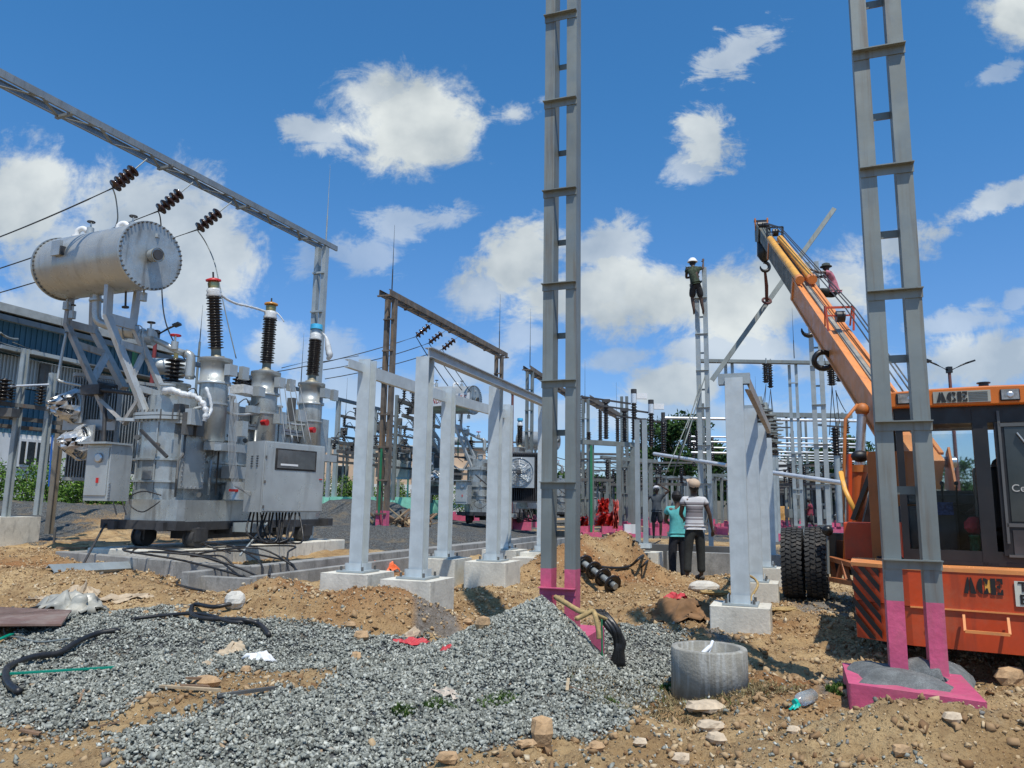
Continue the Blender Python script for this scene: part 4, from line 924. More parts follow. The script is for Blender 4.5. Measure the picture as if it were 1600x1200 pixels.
pts = [P(300, 618, 14.2), P(309, 622, 14.1), P(318, 632, 14.1), P(322, 645, 14.1), P(319, 658, 14.1)]; m.tube(crom(pts, 4), [.03 + .035 * abs(math.sin(i * 2.1)) for i in range(17)], 6)
pts = [P(322, 655, 14.1), P(330, 640, 14.2), P(328, 622, 14.2), P(322, 605, 14.2)]; m.tube(crom(pts, 4), [.02 + .02 * abs(math.sin(i * 1.3)) for i in range(13)], 6)
pts = [P(255, 612, 14.3), P(270, 610, 14.2), P(285, 616, 14.2), P(300, 618, 14.2)]; m.tube(crom(pts, 4), [.05 + .03 * abs(math.sin(i * 1.3)) for i in range(13)], 6); m.make('torn_wrap', plastic, t)
# small side turret and LV bushing with red handwheel
b0 = P(272, 590, 15.8); b0.z = 0
m = MB(); m.lathe(b0 + Z * 3.28, Z, [(0, .30), (.38, .30), (.38, .35), (.43, .35)], 18); m.make('side_turret', tpaint, t)
m = MB(); sheds(m, b0 + Z * 3.73, Z, .52, .20, 6, .45, 14, 1.0); m.make('neutral_bushing', porcB, t)
m = MB(); m.cyl(b0 + Z * 4.25, b0 + Z * 4.42, .05, n=8); m.make('neutral_terminal', brass, t)
for (px, py, d) in ((378, 598, 17.6), (386, 596, 17.8), (369, 600, 17.2)):
    p = P(px, py, d); m = MB(); sheds(m, V((p.x, p.y, 3.75)), V((.1, .1, 1)), .42, .13, 5, .5, 10, 1.0); m.make('low_voltage_bushing', porcB, t)
m = MB(); m.box(P(392, 612, 16.2), (.9, .35, .18), (u, w, Z)); m.make('bagged_bushings', plastic, t)
# cooling header pipe over the tank
m = MB(); m.tube(crom([P(232, 572, 16.8), P(262, 573, 17), P(300, 578, 17.3)], 4), .19, 12); m.make('cooling_header', tpaint2, t)
# pipework from the drum
m = MB(); m.tube(crom([P(152, 452, 14.9), P(151, 480, 14.9), P(151, 492, 14.9), P(154, 502, 14.9), P(166, 508, 14.9), P(186, 512, 14.9)], 5), .085, 12); m.make('oil_pipe', tpaint2, t)
m = MB(); m.cyl(P(151, 468, 14.9), P(151, 471, 14.9), .14, n=12); m.make('pipe_flange', tpaint2, t)
for (px, py) in ((191, 514), (205, 517), (233, 527)): p = P(px, py, 14.9); MB().cyl(p - V((.10, 0, 0)), p + V((.10, 0, -.02)), .15, n=14).cyl(p - V((.14, 0, 0)), p - V((.10, 0, 0)), .18, n=14).make('gas_relay', tpaint2, t)
m = MB(); m.tube([P(184, 512, 14.9), P(214, 520, 14.9), P(232, 526, 14.9), P(258, 538, 14.9), P(272, 546, 14.9), P(292, 553, 15.0)], .06, 10); m.tube(crom([P(290, 552, 15.0), P(297, 556, 15.0), P(298, 566, 15.0), P(296, 592, 15.0)], 4), .09, 10); m.make('oil_pipe', tpaint2, t)
m = MB(); m.tube([P(296, 554, 15.0), P(322, 560, 15.0), P(340, 563, 15.0)], .02, 6); m.tube(crom([P(212, 508, 14.7), P(222, 512, 14.6), P(224, 535, 14.6), P(228, 560, 14.7)], 4), .012, 5); m.make('thin_pipe', tpaint2, t)
def valve(p, r_, par, m_=None, top=Z):
    v = MB().cyl(p - Z * .08, p + Z * .08, .07, n=10).cyl(p + Z * .08, p + Z * .20, .02, n=6).make('valve', tpaint2, par)
    mb = MB(); c = p + Z * .21; mb.tube([c + V((math.cos(q) * r_, math.sin(q) * r_, 0)) for q in [i * math.pi / 6 for i in range(13)]], .014, 5); mb.bar(c - V((r_, 0, 0)), c + V((r_, 0, 0)), .015); mb.bar(c - V((0, r_, 0)), c + V((0, r_, 0)), .015); mb.make('handwheel', m_ or tdark, v); return v
valve(P(273, 540, 14.85), .10, t, redp); valve(P(235, 520, 14.8), .07, t); valve(P(141, 362, 15.0), .07, t); valve(P(207, 354, 14.3), .07, t)
m = MB()
for (px, py, d) in ((120, 366, 15.1), (184, 358, 14.5)): m.tube(crom([P(px, py + 4, d), P(px + 2, py - 5, d), P(px + 10, py - 9, d), P(px + 17, py - 4, d)], 4), .055, 8); m.cyl(P(px, py + 5, d), P(px, py + 2, d), .10, n=12)
m.make('breather_bend', white, t)
# drum (conservator)
K1, K2 = P(235, 400, 14.0), P(101, 421, 15.45); ax = (K2 - K1).normalized(); Rd = .635
m = MB(); m.lathe(K1 + ax * .03, ax, [(0, Rd), ((K2 - K1).length, Rd)], 40); m.make('drum', mat('drum paint', (.40, .41, .39), .33, .3, .10, 1.2, streak=(.24, .23, .20), samt=.5, sscale=4), t)
m = MB(); m.lathe(K1 - ax * .03, ax, [(0, Rd + .03), (.05, Rd + .03)], 44); cap = m.make('drum_end', tpaint, t)
m = MB(); m.lathe(K2, ax, [(0, Rd + .03), (.05, Rd + .03)], 44); m.make('drum_end', tpaint, t)
sx, sy, _ = frame(ax); m = MB()
for K in (K1 - ax * .035, K2 + ax * .0):
    for i in range(44):
        q = 2 * math.pi * i / 44; p = K + sx * (math.cos(q) * (Rd + .004)) + sy * (math.sin(q) * (Rd + .004)); m.cyl(p - ax * .03, p + ax * .07, .018, n=6)
o = m.make('end_bolts', steeldark, t); o['kind'] = 'stuff'
g_ = K1 - ax * .06; m = MB(); m.cyl(g_, g_ - ax * .16, .12, .14, 18); gg = m.make('oil_gauge', tpaint2, cap); MB().cyl(g_ - ax * .16, g_ - ax * .19, .10, n=16).make('gauge_dial', tdark, gg); MB().cyl(g_ - ax * .15, g_ - ax * .175, .135, n=16, cap=False).make('gauge_rim', brass, gg)
p = K1 - ax * .05 + Z * .42 + sx * .08; MB().box(p, (.05, .10, .07)).make('nameplate', tpaint2, cap)
p = P(122, 396, 14.2) ; p = K1 + ax * 2.0; side = ax.cross(Z).normalized(); 
if side.y > 0: side = -side
pp_ = p + side * (Rd + .05) + Z * .16; MB().box(pp_, (.30, .06, .30), (ax, side, Z)).make('plate_bracket', tpaint2, t); MB().box(pp_ - ax * .17 - side * .03 - Z * .06, (.04, .1, .18), (ax, side, Z)).make('bracket_arm', tdark, t)
# supports
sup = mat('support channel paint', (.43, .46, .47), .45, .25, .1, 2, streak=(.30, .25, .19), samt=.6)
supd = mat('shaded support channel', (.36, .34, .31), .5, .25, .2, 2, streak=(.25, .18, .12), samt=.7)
def path(name, pts, wd, m_, dp=None):
    mb = MB()
    for i in range(len(pts) - 1): mb.bar(pts[i] - (pts[i + 1] - pts[i]).normalized() * (.03 if i else 0), pts[i + 1] + (pts[i + 1] - pts[i]).normalized() * .0, wd, dp or wd * .7, w)
    return mb.make(name, m_, t)
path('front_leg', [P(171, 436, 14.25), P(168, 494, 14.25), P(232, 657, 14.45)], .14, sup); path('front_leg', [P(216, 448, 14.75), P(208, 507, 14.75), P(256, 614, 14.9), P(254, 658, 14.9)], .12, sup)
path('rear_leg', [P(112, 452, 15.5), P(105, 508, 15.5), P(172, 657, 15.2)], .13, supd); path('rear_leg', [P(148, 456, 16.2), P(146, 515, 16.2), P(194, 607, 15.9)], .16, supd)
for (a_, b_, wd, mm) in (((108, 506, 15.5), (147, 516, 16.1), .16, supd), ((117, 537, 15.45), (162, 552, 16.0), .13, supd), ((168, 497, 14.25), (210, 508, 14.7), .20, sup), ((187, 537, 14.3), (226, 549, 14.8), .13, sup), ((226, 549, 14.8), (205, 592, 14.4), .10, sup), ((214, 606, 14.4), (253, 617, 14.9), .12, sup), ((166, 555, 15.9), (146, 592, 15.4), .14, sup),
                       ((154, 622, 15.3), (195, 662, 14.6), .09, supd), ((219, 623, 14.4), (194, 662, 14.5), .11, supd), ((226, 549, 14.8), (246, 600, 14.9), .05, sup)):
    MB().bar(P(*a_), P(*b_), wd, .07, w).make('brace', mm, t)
MB().bar(P(185, 655, 14.5), P(300, 660, 14.3), .12, .06).make('support_foot', sup, t)
m = MB(); m.tube(crom([P(104, 518, 15.4), P(98, 548, 15.4), P(91, 588, 15.4), P(92, 594, 15.4), P(100, 597, 15.4), P(138, 605, 15.4)], 5), .028, 6); m.make('drain_pipe', tpaint2, t)
m = MB(); m.cyl(P(197, 446, 14.5), P(196, 479, 14.5), .02, n=6).cyl(P(196, 479, 14.5), P(196, 481, 14.5), .07, n=8); m.make('drain_stub', tdark, t)
valve(P(224, 464, 14.3), .07, t); valve(P(104, 478, 15.4), .04, t); valve(P(113, 492, 15.4), .04, t)
MB().bar(P(211, 550, 15.2), P(206, 614, 15.2), .11, .05).make('green_strap', greenp, t)
# radiators with fans
radm = mat('radiator fin paint', (.38, .40, .40), .4, .25, .1, 2)
def rad(pl, pr_, zt, zb, n_, par, dirv, dep=.45, mt=None):
    """bank of fins between plan points pl, pr_"""
    pl = V((pl.x, pl.y, 0)); pr_ = V((pr_.x, pr_.y, 0)); e = (pr_ - pl).normalized(); dv = dirv
    f = MB().bar(pl + Z * zt, pr_ + Z * zt, .12, .07).make('radiator', mt or radm, par); MB().bar(pl + Z * zb, pr_ + Z * zb, .12, .07).make('lower_header', mt or radm, f)
    for i in range(n_):
        p = pl.lerp(pr_, (i + .5) / n_); MB().box(p + dv * dep / 2 + Z * (zt + zb) / 2, (.018, dep, zt - zb - .04), (e, dv, Z)).make('fin', mt or radm, f)
    return f
rad(P(103, 700, 16.0), P(178, 700, 16.6), 3.92, 1.70, 17, t, V((-.3, .9, 0)).normalized(), .5)
rad(P(182, 700, 17.2), P(240, 700, 17.9), 3.98, 1.9, 13, t, V((-.3, .9, 0)).normalized(), .5)
wrapm = mat('silver shrink wrap', (.50, .51, .51), .22, .5, .25, 5, .9, 9)
def fan(c, d, r_, par, wrap=False):
    sx_, sy_, dd = frame(d); f = MB().box(c, (r_ * 2.15, r_ * 2.15, .04), (sx_, sy_, dd)).make('fan_plate', radm, par)
    mb = MB()
    for k in (1, .84, .66, .48, .3): mb.tube([c + dd * (.04 + .22 * (1 - k * k)) + sx_ * (math.cos(q) * r_ * k) + sy_ * (math.sin(q) * r_ * k) for q in [i * math.pi / 9 for i in range(19)]], .010, 4)
    for i in range(8): q = i * math.pi / 4; mb.tube([c + dd * (.04 + .22 * (1 - k * k)) + sx_ * (math.cos(q) * r_ * k) + sy_ * (math.sin(q) * r_ * k) for k in (1, .8, .6, .4, .2)], .010, 4)
    mb.make('fan_guard', chrome, f); mb = MB(); mb.cyl(c + dd * .02, c + dd * .36, .10, .09, 10); mb.make('fan_motor', tdark, f)
    mb = MB(); mb.cyl(c, c + dd * .08, r_, n=24, cap=False).cyl(c + dd * .022, c + dd * .03, r_ * .95, n=24); mb.make('fan_shroud', tpaint2, f)
    for i in range(5):
        q = i * 1.2566; x_ = sx_ * math.cos(q) + sy_ * math.sin(q); y_ = sy_ * math.cos(q) - sx_ * math.sin(q); MB().box(c + dd * .07 + x_ * r_ * .5, (r_ * .8, r_ * .42, .012), (x_, (y_ + dd * .5).normalized(), (dd - y_ * .5).normalized())).make('fan_blade', tpaint2, f)
    if wrap:
        r2 = random.Random(int(c.x * 1000)); vs = []; fs = []; n1, n2 = 20, 7
        for j in range(n2):
            k = 1.12 * (1 - j / (n2 - 1) * .9)
            for i in range(n1):
                q = 2 * math.pi * i / n1; kk = k * (1 + r2.uniform(-.08, .08)); vs.append(c + dd * (.02 + .50 * (1 - (k / 1.12) ** 2) + r2.uniform(-.05, .05)) + sx_ * (math.cos(q) * r_ * kk) + sy_ * (math.sin(q) * r_ * kk))
        for j in range(n2 - 1):
            for i in range(n1):
                if r2.random() < .66: fs.append((j * n1 + i, j * n1 + (i + 1) % n1, (j + 1) * n1 + (i + 1) % n1, (j + 1) * n1 + i))
        MB().add(vs, fs, False).make('torn_shrink_wrap', wrapm, f)
fd = V((-.62, -.78, 0)).normalized()
fan(P(118, 636, 15.75), fd, .33, t, True); fan(P(133, 692, 15.55), fd, .33, t, True)
MB().bar(P(100, 664, 15.9), P(182, 664, 15.3), .06, .22).make('fan_frame', radm, t); MB().bar(P(160, 750, 15.6), P(160, 610, 15.6), .06, .06).make('fan_post', radm, t)
m = MB()
for (a_, b_) in (((140, 607, 15.2), (232, 618, 14.9)), ((150, 598, 15.6), (182, 604, 15.4)), ((165, 612, 15.2), (162, 690, 15.0))): m.cyl(P(*a_), P(*b_), .04, n=8)
m.box(P(150, 610, 15.3), (.5, .3, .2), (w, u, Z)); m.make('header_pipe', tdark, t)
# marshalling box
def cabinet(name, cpx, d, lpx, rpx, zt, zb, m_, par, dl=None, dr=None):
    c = P(cpx, 740, d); c.z = 0; a_ = P(lpx, 740, dl); b_ = P(rpx, 740, dr); a_.z = b_.z = 0; e = a_ + b_ - c
    f = MB().plan([(c.x, c.y), (b_.x, b_.y), (e.x, e.y), (a_.x, a_.y)], zb, zt).make(name, m_, par, bevel=.012)
    return f, c, a_, b_
f, c, la, rb = cabinet('marshalling_box', 170, 13.55, 133, 205, 2.26, 1.26, tpaint2, t, 13.75, 14.0)
dl = (la - c); dn_ = dl.normalized(); nl = V((dn_.y, -dn_.x, 0)); nl = nl if nl.y < 0 else -nl
rr_ = (rb - c).normalized(); nr = V((rr_.y, -rr_.x, 0)); nr = nr if nr.y < 0 else -nr
MB().box((c + la) / 2 + nl * .012 + Z * 1.78, (dl.length - .05, .02, .86), (dn_, nl, Z)).make('door', tpaint2, f, bevel=.006)
q = c.lerp(la, .42) + nl * .03 + Z * 2.02; MB().lathe(q, nl, [(0, .085), (.03, .085), (.03, .06)], 18).make('gauge_window', chrome, f); MB().cyl(q, q + nl * .025, .058, n=16).make('gauge_glass', glassd, f)
q = c.lerp(la, .4) + nl * .03 + Z * 1.62; MB().box(q, (.04, .03, .09), (dn_, nl, Z)).make('handle', redp, f)
MB().box((c + la) / 2 * .5 + (rb + la) / 2 * .5 + Z * 2.28, ((rb - c).length + .1, dl.length + .1, .035), (rr_, dn_, Z)).make('rain_hood', tpaint2, f)
m = MB()
for k in range(6): q = c + rr_ * .03 + nr * .01 + Z * (1.32 + .05 * k); m.box(q, (.025, .02, .025), (rr_, nr, Z))
o = m.make('hinge_bolts', chrome, f)
for k in (-.1, .1): q = c.lerp(rb, .5) + rr_ * k; MB().cyl(q + Z * 1.26, q + Z * 1.02 + w * .12, .012, n=5).make('cable_gland', blackc, f)
# big control cabinet with a window
f, c, la, rb = cabinet('control_cabinet', 411, 13.9, 383, 506, 2.40, 1.10, tpaint2, t, 14.25, 15.15)
rr_ = (rb - c); Lc = rr_.length; rr_ = rr_.normalized(); nr = V((rr_.y, -rr_.x, 0)); nr = nr if nr.y < 0 else -nr; ll = (la - c).normalized(); nl = V((ll.y, -ll.x, 0)); nl = nl if nl.y < 0 else -nl
MB().box(c + rr_ * Lc * .5 + nr * .012 + Z * 1.75, (Lc - .04, .02, 1.26), (rr_, nr, Z)).make('door', tpaint2, f, bevel=.006)
q = c + rr_ * Lc * .50 + nr * .024 + Z * 2.08
MB().box(q, (Lc * .68, .02, .40), (rr_, nr, Z)).make('window_gasket', rubber, f, bevel=.03); pn = MB().box(q + nr * .012, (Lc * .62, .012, .34), (rr_, nr, Z)).make('window_pane', mat('smoky pane', (.10, .10, .10), .12, 0, .3, 2), f, bevel=.02)
MB().box(q + nr * .02 - rr_ * Lc * .12 - Z * .10, (Lc * .28, .006, .035), (rr_, nr, Z)).make('label_strip', white, f)
m = MB()
for a_ in (.35, .65):
    for k in range(5): m.box(c.lerp(la, a_) + nl * .006 + Z * (2.12 - k * .045), (.055, .016, .014), (ll, nl, Z))
m.make('louvre_slots', tdark, f)
q = c + rr_ * Lc * .93 + nr * .03 + Z * 1.74; MB().box(q, (.07, .02, .02), (rr_, nr, Z)).make('handle', redp, f)
m = MB()
for k in range(3): m.box(c + rr_ * .03 + nr * .028 + Z * (1.2 + .45 * k), (.03, .015, .05), (rr_, nr, Z))
m.make('hinge', steeldark, f); 
# more parts on the long side
m = MB(); m.box(T(.55, 1.12, 2.02), (.06, .60, 1.02), (w, u, Z)); cv = m.make('inspection_cover', tpaint2, t)
m = MB()
for k in range(11):
    for e in (-.27, .27): m.cyl(T(.55 + e, 1.15, 1.56 + .09 * k), T(.55 + e, 1.17, 1.56 + .09 * k), .014, n=6)
for k in range(5):
    for e in (1.54, 2.50): m.cyl(T(.33 + .11 * k, 1.15, e), T(.33 + .11 * k, 1.17, e), .014, n=6)
o = m.make('cover_bolts', chrome, cv); o['kind'] = 'stuff'
for k, a_ in enumerate((.22, .50)):
    g0 = MB().box(T(a_, 1.25, 2.72), (.10, .20, .42), (w, u, Z)).make('oil_cooler_box', steeldark, t)
m = MB(); m.box(T(1.75, 1.30, 1.86), (.30, .85, .24), (w, u, Z)); m.make('cable_tray', tpaint2, t)
for k in range(3): MB().bar(T(1.35 + .12 * k, 1.46, 1.72), T(1.42 + .12 * k, 1.46, 1.52), .02, .012).make('hanger', chrome, t)
m = MB(); m.bar(T(1.1, 1.58, 1.50), T(1.8, 1.58, 1.50), .03, .05); m.make('red_edge', redp, t)
m = MB(); m.lathe(T(1.55, 1.42, 1.32), Z, [(0, .30), (.35, .26)], 14); m.make('drain_sump', tpaint, t)
m = MB(); m.bar(P(220, 672, 13.9), P(261, 714, 13.75), .05, .05); m.make('diagonal_bar', tdark, t)
m = MB(); m.tube(crom([P(250, 783, 13.75), P(238, 792, 13.7), P(222, 800, 13.7), P(206, 792, 13.75), P(203, 778, 13.8), P(214, 770, 13.8), P(230, 768, 13.8), P(252, 774, 13.8)], 5), .012, 5); m.make('cable_loop', blackc, t)
m = MB()
for k in range(6):
    x0 = 356 + k * 2.2; m.tube(crom([P(x0, 600 + k * 3, 14.4), P(x0 + 4, 640, 14.2), P(x0 + 1, 700, 14.0), P(x0 + 6, 752, 13.95), P(x0 + 20, 765 + k * 1.5, 14.0), P(392, 768 + k, 14.1)], 4), .0065, 5)
for k in range(5): m.tube(crom([P(436 + k * 8, 600, 15.6), P(440 + k * 9, 640, 15.5), P(446 + k * 10, 690, 15.3)], 4), .009, 5)
m.make('wiring', mat('grey conduit', (.25, .26, .26), .5, .1), t)
for (px, py, d, sx_, sz) in ((303, 652, 14.3, .3, .3), (283, 640, 14.4, .22, .2), (378, 670, 14.9, .16, .3), (438, 655, 15.8, .25, .2), (468, 650, 16.5, .3, .25), (350, 590, 15.2, .18, .2), (395, 640, 15.2, .25, .14), (320, 628, 14.3, .16, .16), (352, 700, 14.2, .4, .12), (455, 640, 16.2, .1, .5), (405, 612, 15.6, .2, .2), (260, 640, 14.5, .2, .25), (240, 648, 14.5, .22, .12)):
    MB().box(P(px, py, d), (.16, sx_, sz), (w, u, Z)).make('fitting_box', random.Random(px).choice([tpaint2, tpaint, steeldark]), t)
for a_ in (.2, 1.9, 2.7, 3.5, 4.3): MB().cyl(T(a_, .7, 3.28), T(a_, .7, 3.46), .12, n=10).cyl(T(a_, .7, 3.46), T(a_, .7, 3.5), .15, n=10).make('cover_fitting', tpaint2, t)
# black cables hanging under the cabinet
m = MB(); r = random.Random(4)
for k in range(16):
    x0 = 392 + k * 5; p0 = P(x0, 800, 14.3 + .03 * k); p1 = P(x0 + r.uniform(-12, 14), 838 + r.uniform(-6, 8), 14.0 + r.uniform(-.2, .5)); p2 = P(440 + r.uniform(-30, 26), 848, 13.7 + r.uniform(0, .3)); m.tube(crom([p0, p1, p2], 5), .018, 5)
m.make('hanging_cables', blackc, t)
m = MB(); m.bar(T(-.2, -.1, .84), P(128, 885, 12.6), .03, .03); m.make('guy_bar', tdark, t)
MB().bar(T(1.9, 1.9, .86), P(375, 868, 13.2), .03).make('guy_bar', steel, t); MB().box(T(1.6, 1.7, .78), (.5, .35, .18), (w, u, Z)).make('jacking_pad', steel, t)
# weld seams, small pipes and clips on the tank
for a_ in (.45, 1.15, 1.9, 2.6, 3.3, 4.0): MB().box(T(a_, 1.065, 1.75), (.012, .03, 1.6), (w, u, Z)).make('weld_seam', tpaint2, t)
for b_ in (.3, .75): MB().box(T(-.004, b_, 1.9), (.03, .012, 1.7), (w, u, Z)).make('weld_seam', tpaint2, t)
for k, (a_, z0_, z1_, r_) in enumerate(((.15, 1.35, 2.7, .022), (1.0, 1.4, 2.75, .03), (1.2, 1.4, 3.3, .018), (2.15, 1.4, 2.8, .03), (2.9, 1.5, 3.4, .02), (3.4, 1.5, 2.8, .03))): MB().tube([T(a_, 1.16, z0_), T(a_, 1.16, (z0_ + z1_) / 2), T(a_ + .12, 1.16, (z0_ + z1_) / 2 + .12), T(a_ + .12, 1.16, z1_)], r_, 7).make('conduit_pipe', tpaint2 if k % 2 else steeldark, t)
for a_, b_, z_ in ((-.06, .35, 2.45), (-.06, .85, 2.3), (.8, 1.14, 1.4), (1.4, 1.14, 2.6), (2.0, 1.14, 2.55)): MB().cyl(T(a_, b_, z_), T(a_, b_, z_) - u * .06 + w * .03, .05, n=10).make('inspection_plug', steeldark, t)
MB().box(T(-.03, .62, 1.75), (.22, .012, .16), (w, u, Z)).make('rating_plate', chrome, t)
MB().tube(crom([T(.3, 1.2, 3.0), T(.9, 1.25, 3.15), T(1.6, 1.2, 3.05), T(2.4, 1.25, 3.18), T(3.3, 1.2, 3.05), T(4.2, 1.2, 3.1)], 4), .03, 7).make('cover_pipe', tpaint2, t)
for k in range(5): MB().tube(crom([T(.2 + .5 * k, 1.1, 3.28), T(.35 + .5 * k, 1.2, 3.42), T(.5 + .5 * k, 1.2, 3.2), T(.55 + .5 * k, 1.2, 2.9)], 4), .012, 5).make('sensor_cable', blackc, t)
# ---- far transformer: a copy standing on along the row
T2 = clone(T1, T1.location + V((5.25, 20.0, .05)), 'grey transformer with a red lettered drum, seen between the zinc posts', group='power transformers')
off2 = T2.location - T1.location
for o in list(T2.children):
    if o.name.split('.')[0] in ('plastic_streamer', 'torn_wrap', 'guy_bar', 'torn_shrink_wrap'):
        for c_ in list(o.children): bpy.data.objects.remove(c_)
        bpy.data.objects.remove(o)
ORG[T2.name] = T2.location.copy()
rad(P(796, 760, 33.5), P(848, 760, 33.2), 3.55, 1.45, 16, T2, u, .4, tdark); fan(P(811, 738, 33.2), V((0, -1, .05)), .62, T2)
sg = MB(); sgc = (P(665, 628, 32.6) + P(728, 622, 32.2)) / 2
def text(body, name, m_, size, loc, xd, nd_, par=None, ext=.004, shear=0, sx_=1.0, align='CENTER', bold=0):
    cu_ = bpy.data.curves.new(name, 'FONT'); cu_.body = body; cu_.size = size; cu_.extrude = ext; cu_.shear = shear; cu_.align_x = align; cu_.align_y = 'CENTER'; cu_.space_character = 1.02; cu_.offset = bold
    o = bpy.data.objects.new(name, cu_); cu_.materials.append(m_); COL.objects.link(o); x_ = xd.normalized(); n_ = nd_.normalized(); y_ = n_.cross(x_)
    M_ = Matrix(((x_.x * sx_, y_.x, n_.x, 0), (x_.y * sx_, y_.y, n_.y, 0), (x_.z * sx_, y_.z, n_.z, 0), (0, 0, 0, 1)))
    o.matrix_world = Matrix.Translation(loc - (ORG[par.name] if par else V((0, 0, 0)))) @ M_
    if par: o.parent = par
    bpy.context.view_layer.update(); dg_ = bpy.context.evaluated_depsgraph_get(); cu_.resolution_u = 3; me_ = bpy.data.meshes.new_from_object(o.evaluated_get(dg_)); mw_ = o.matrix_world.copy() if not par else (Matrix.Translation(loc - ORG[par.name]) @ M_)
    k_ = bpy.data.objects.new('tmp', me_); COL.objects.link(k_); k_.parent = par; k_.matrix_local = mw_; bpy.data.objects.remove(o); k_.name = name; o = k_
    return o
pa, pb = P(668, 627.5, 34.2), P(728, 629, 32.9); pb.z = pa.z; xd = (pb - pa).normalized(); nn = xd.cross(Z); nn = nn if nn.y < 0 else -nn
bd = MB().box((pa + pb) / 2, ((pb - pa).length + .35, .03, .48), (xd, nn, Z)).make('name_board', white, T2)
text('ANDREW YULE', 'lettering', mat('red brown lettering', (.35, .03, .015), .6), .40, (pa + pb) / 2 + nn * .02, xd, nn, T2, .004, .35, .78)
T3 = clone(T1, T1.location + V((10.2, 40.0, -.05)), 'third transformer far off behind the post insulators', group='power transformers')
for o in list(T3.children):
    if o.name.split('.')[0] in ('plastic_streamer', 'torn_wrap', 'guy_bar', 'wiring', 'fitting_box', 'hanging_cables'): bpy.data.objects.remove(o)
# ================================================================ STRINGS, CONDUCTORS
def disc_string(a, b, n_, r_, lab, grp, lk=.22):
    a, b = V(a), V(b); d = (b - a); Ln = d.length; dn = d.normalized(); t = thing('insulator_string', a, lab, 'insulator', grp)
    MB().cyl(a, a + dn * Ln * lk, .014, n=5).make('link', steel, t)
    for i in range(n_):
        p = a + dn * (Ln * (lk + (.98 - lk) * i / n_)); st = Ln * (.98 - lk) / n_
        MB().lathe(p, dn, [(0, .04), (st * .12, .065), (st * .22, r_ * .80), (st * .42, r_), (st * .62, r_ * .96), (st * .62, r_ * .45), (st, .04)], 16).make('disc', porc, t)
    return b
ends = []
for (a, b, lb) in (((218, 258, 14.9), (176, 294, 14.7), 'nearest string of brown discs under the left gantry beam'), ((290, 296, 16.4), (247, 330, 16.2), 'middle string of brown discs under the left gantry beam'), ((350, 326, 17.7), (308, 359, 17.5), 'farthest string of brown discs under the left gantry beam')):
    bp_ = min((gA.lerp(gB, i_ / 400) for i_ in range(401)), key=lambda q_: abs(800 + FPX * (q_ - V((0, 0, CAMZ))).dot(cr) / (q_ - V((0, 0, CAMZ))).dot(fw) - a[0] - 12)); A_ = bp_ - Z * .10; B_ = P(b[0], b[1], A_.y - .35); disc_string(A_, B_, 5, .138, lb, 'brown disc strings of the left gantry', .36); ends.append(B_)
def cable(name, pts, r_, m, lab, cat='cable', grp=None, n=6): return tag(MB().tube(pts, r_, n).make(name, m), lab, cat, grp)
for B_, e, lb in zip(ends, ((-60, 392, 20), (-60, 438, 21), (-60, 474, 22)), ('upper', 'middle', 'lowest')):
    cable('conductor', sag(B_, P(*e), .06), .016, wire, lb + ' dark conductor running off the left edge from its disc string', 'conductor', 'line conductors')
cable('jumper_wire', crom([ends[0], P(181, 310, 14.7), P(184, 340, 14.8), P(180, 356, 14.9)], 5), .014, steelold, 'grey jumper dropping from the nearest disc string onto the drum', 'conductor')
cable('jumper_wire', crom([ends[1], P(251, 345, 16.2), P(254, 400, 16.3), P(253, 455, 16.3), P(258, 500, 16.3), P(272, 535, 16.4), P(296, 572, 16.6), P(305, 590, 16.8)], 5), .014, wire, 'dark jumper dropping behind the drum end', 'conductor')
cable('jumper_wire', crom([ends[2], P(322, 380, 17.4), P(335, 410, 17.2), P(344, 450, 17.1), P(356, 505, 17.0), P(369, 560, 17.0)], 5), .014, steelold, 'grey jumper dropping just right of the red capped bushing', 'conductor')
for B_ in ends:
    pass
# gantry 2 strings
e2 = []
for (a, b, lb) in (((677, 504, 29.0), (650, 526, 29.0), 'nearest small disc string of the rusty gantry'), ((696, 516, 30.5), (670, 536, 30.5), 'middle small disc string of the rusty gantry'), ((716, 526, 32), (691, 546, 32.0), 'farthest small disc string of the rusty gantry')):
    A_ = P(*a); B_ = P(*b); disc_string(A_, B_, 4, .14, lb, 'disc strings of the rusty gantry'); e2.append(B_)
for i, (B_, e) in enumerate(zip(e2, ((420, 583, 26), (505, 578, 26.5), (508, 592, 27)))):
    cable('conductor', sag(B_, P(*e), .12), .018, wire, ('upper', 'middle', 'lower')[i] + ' conductor running left from the rusty gantry', 'conductor', 'line conductors')
for i, (B_, e) in enumerate(zip(e2, ((700, 603, 30), (722, 610, 31), (735, 612, 32)))):
    cable('conductor', sag(B_, P(*e), .05), .018, wire, ('near', 'middle', 'far')[i] + ' conductor slanting down right from the rusty gantry', 'conductor', 'down droppers')
for i, (a, b) in enumerate((((440, 575, 20), (500, 560, 21)), ((505, 565, 21), (560, 556, 23)), ((0, 700, 40), (60, 700, 40)))[:2]):
    cable('conductor', [P(*a), P(*b)], .012, wire, ('short dark wire between the middle and blue capped bushings', 'short dark wire right of the left gantry leg')[i], 'conductor')
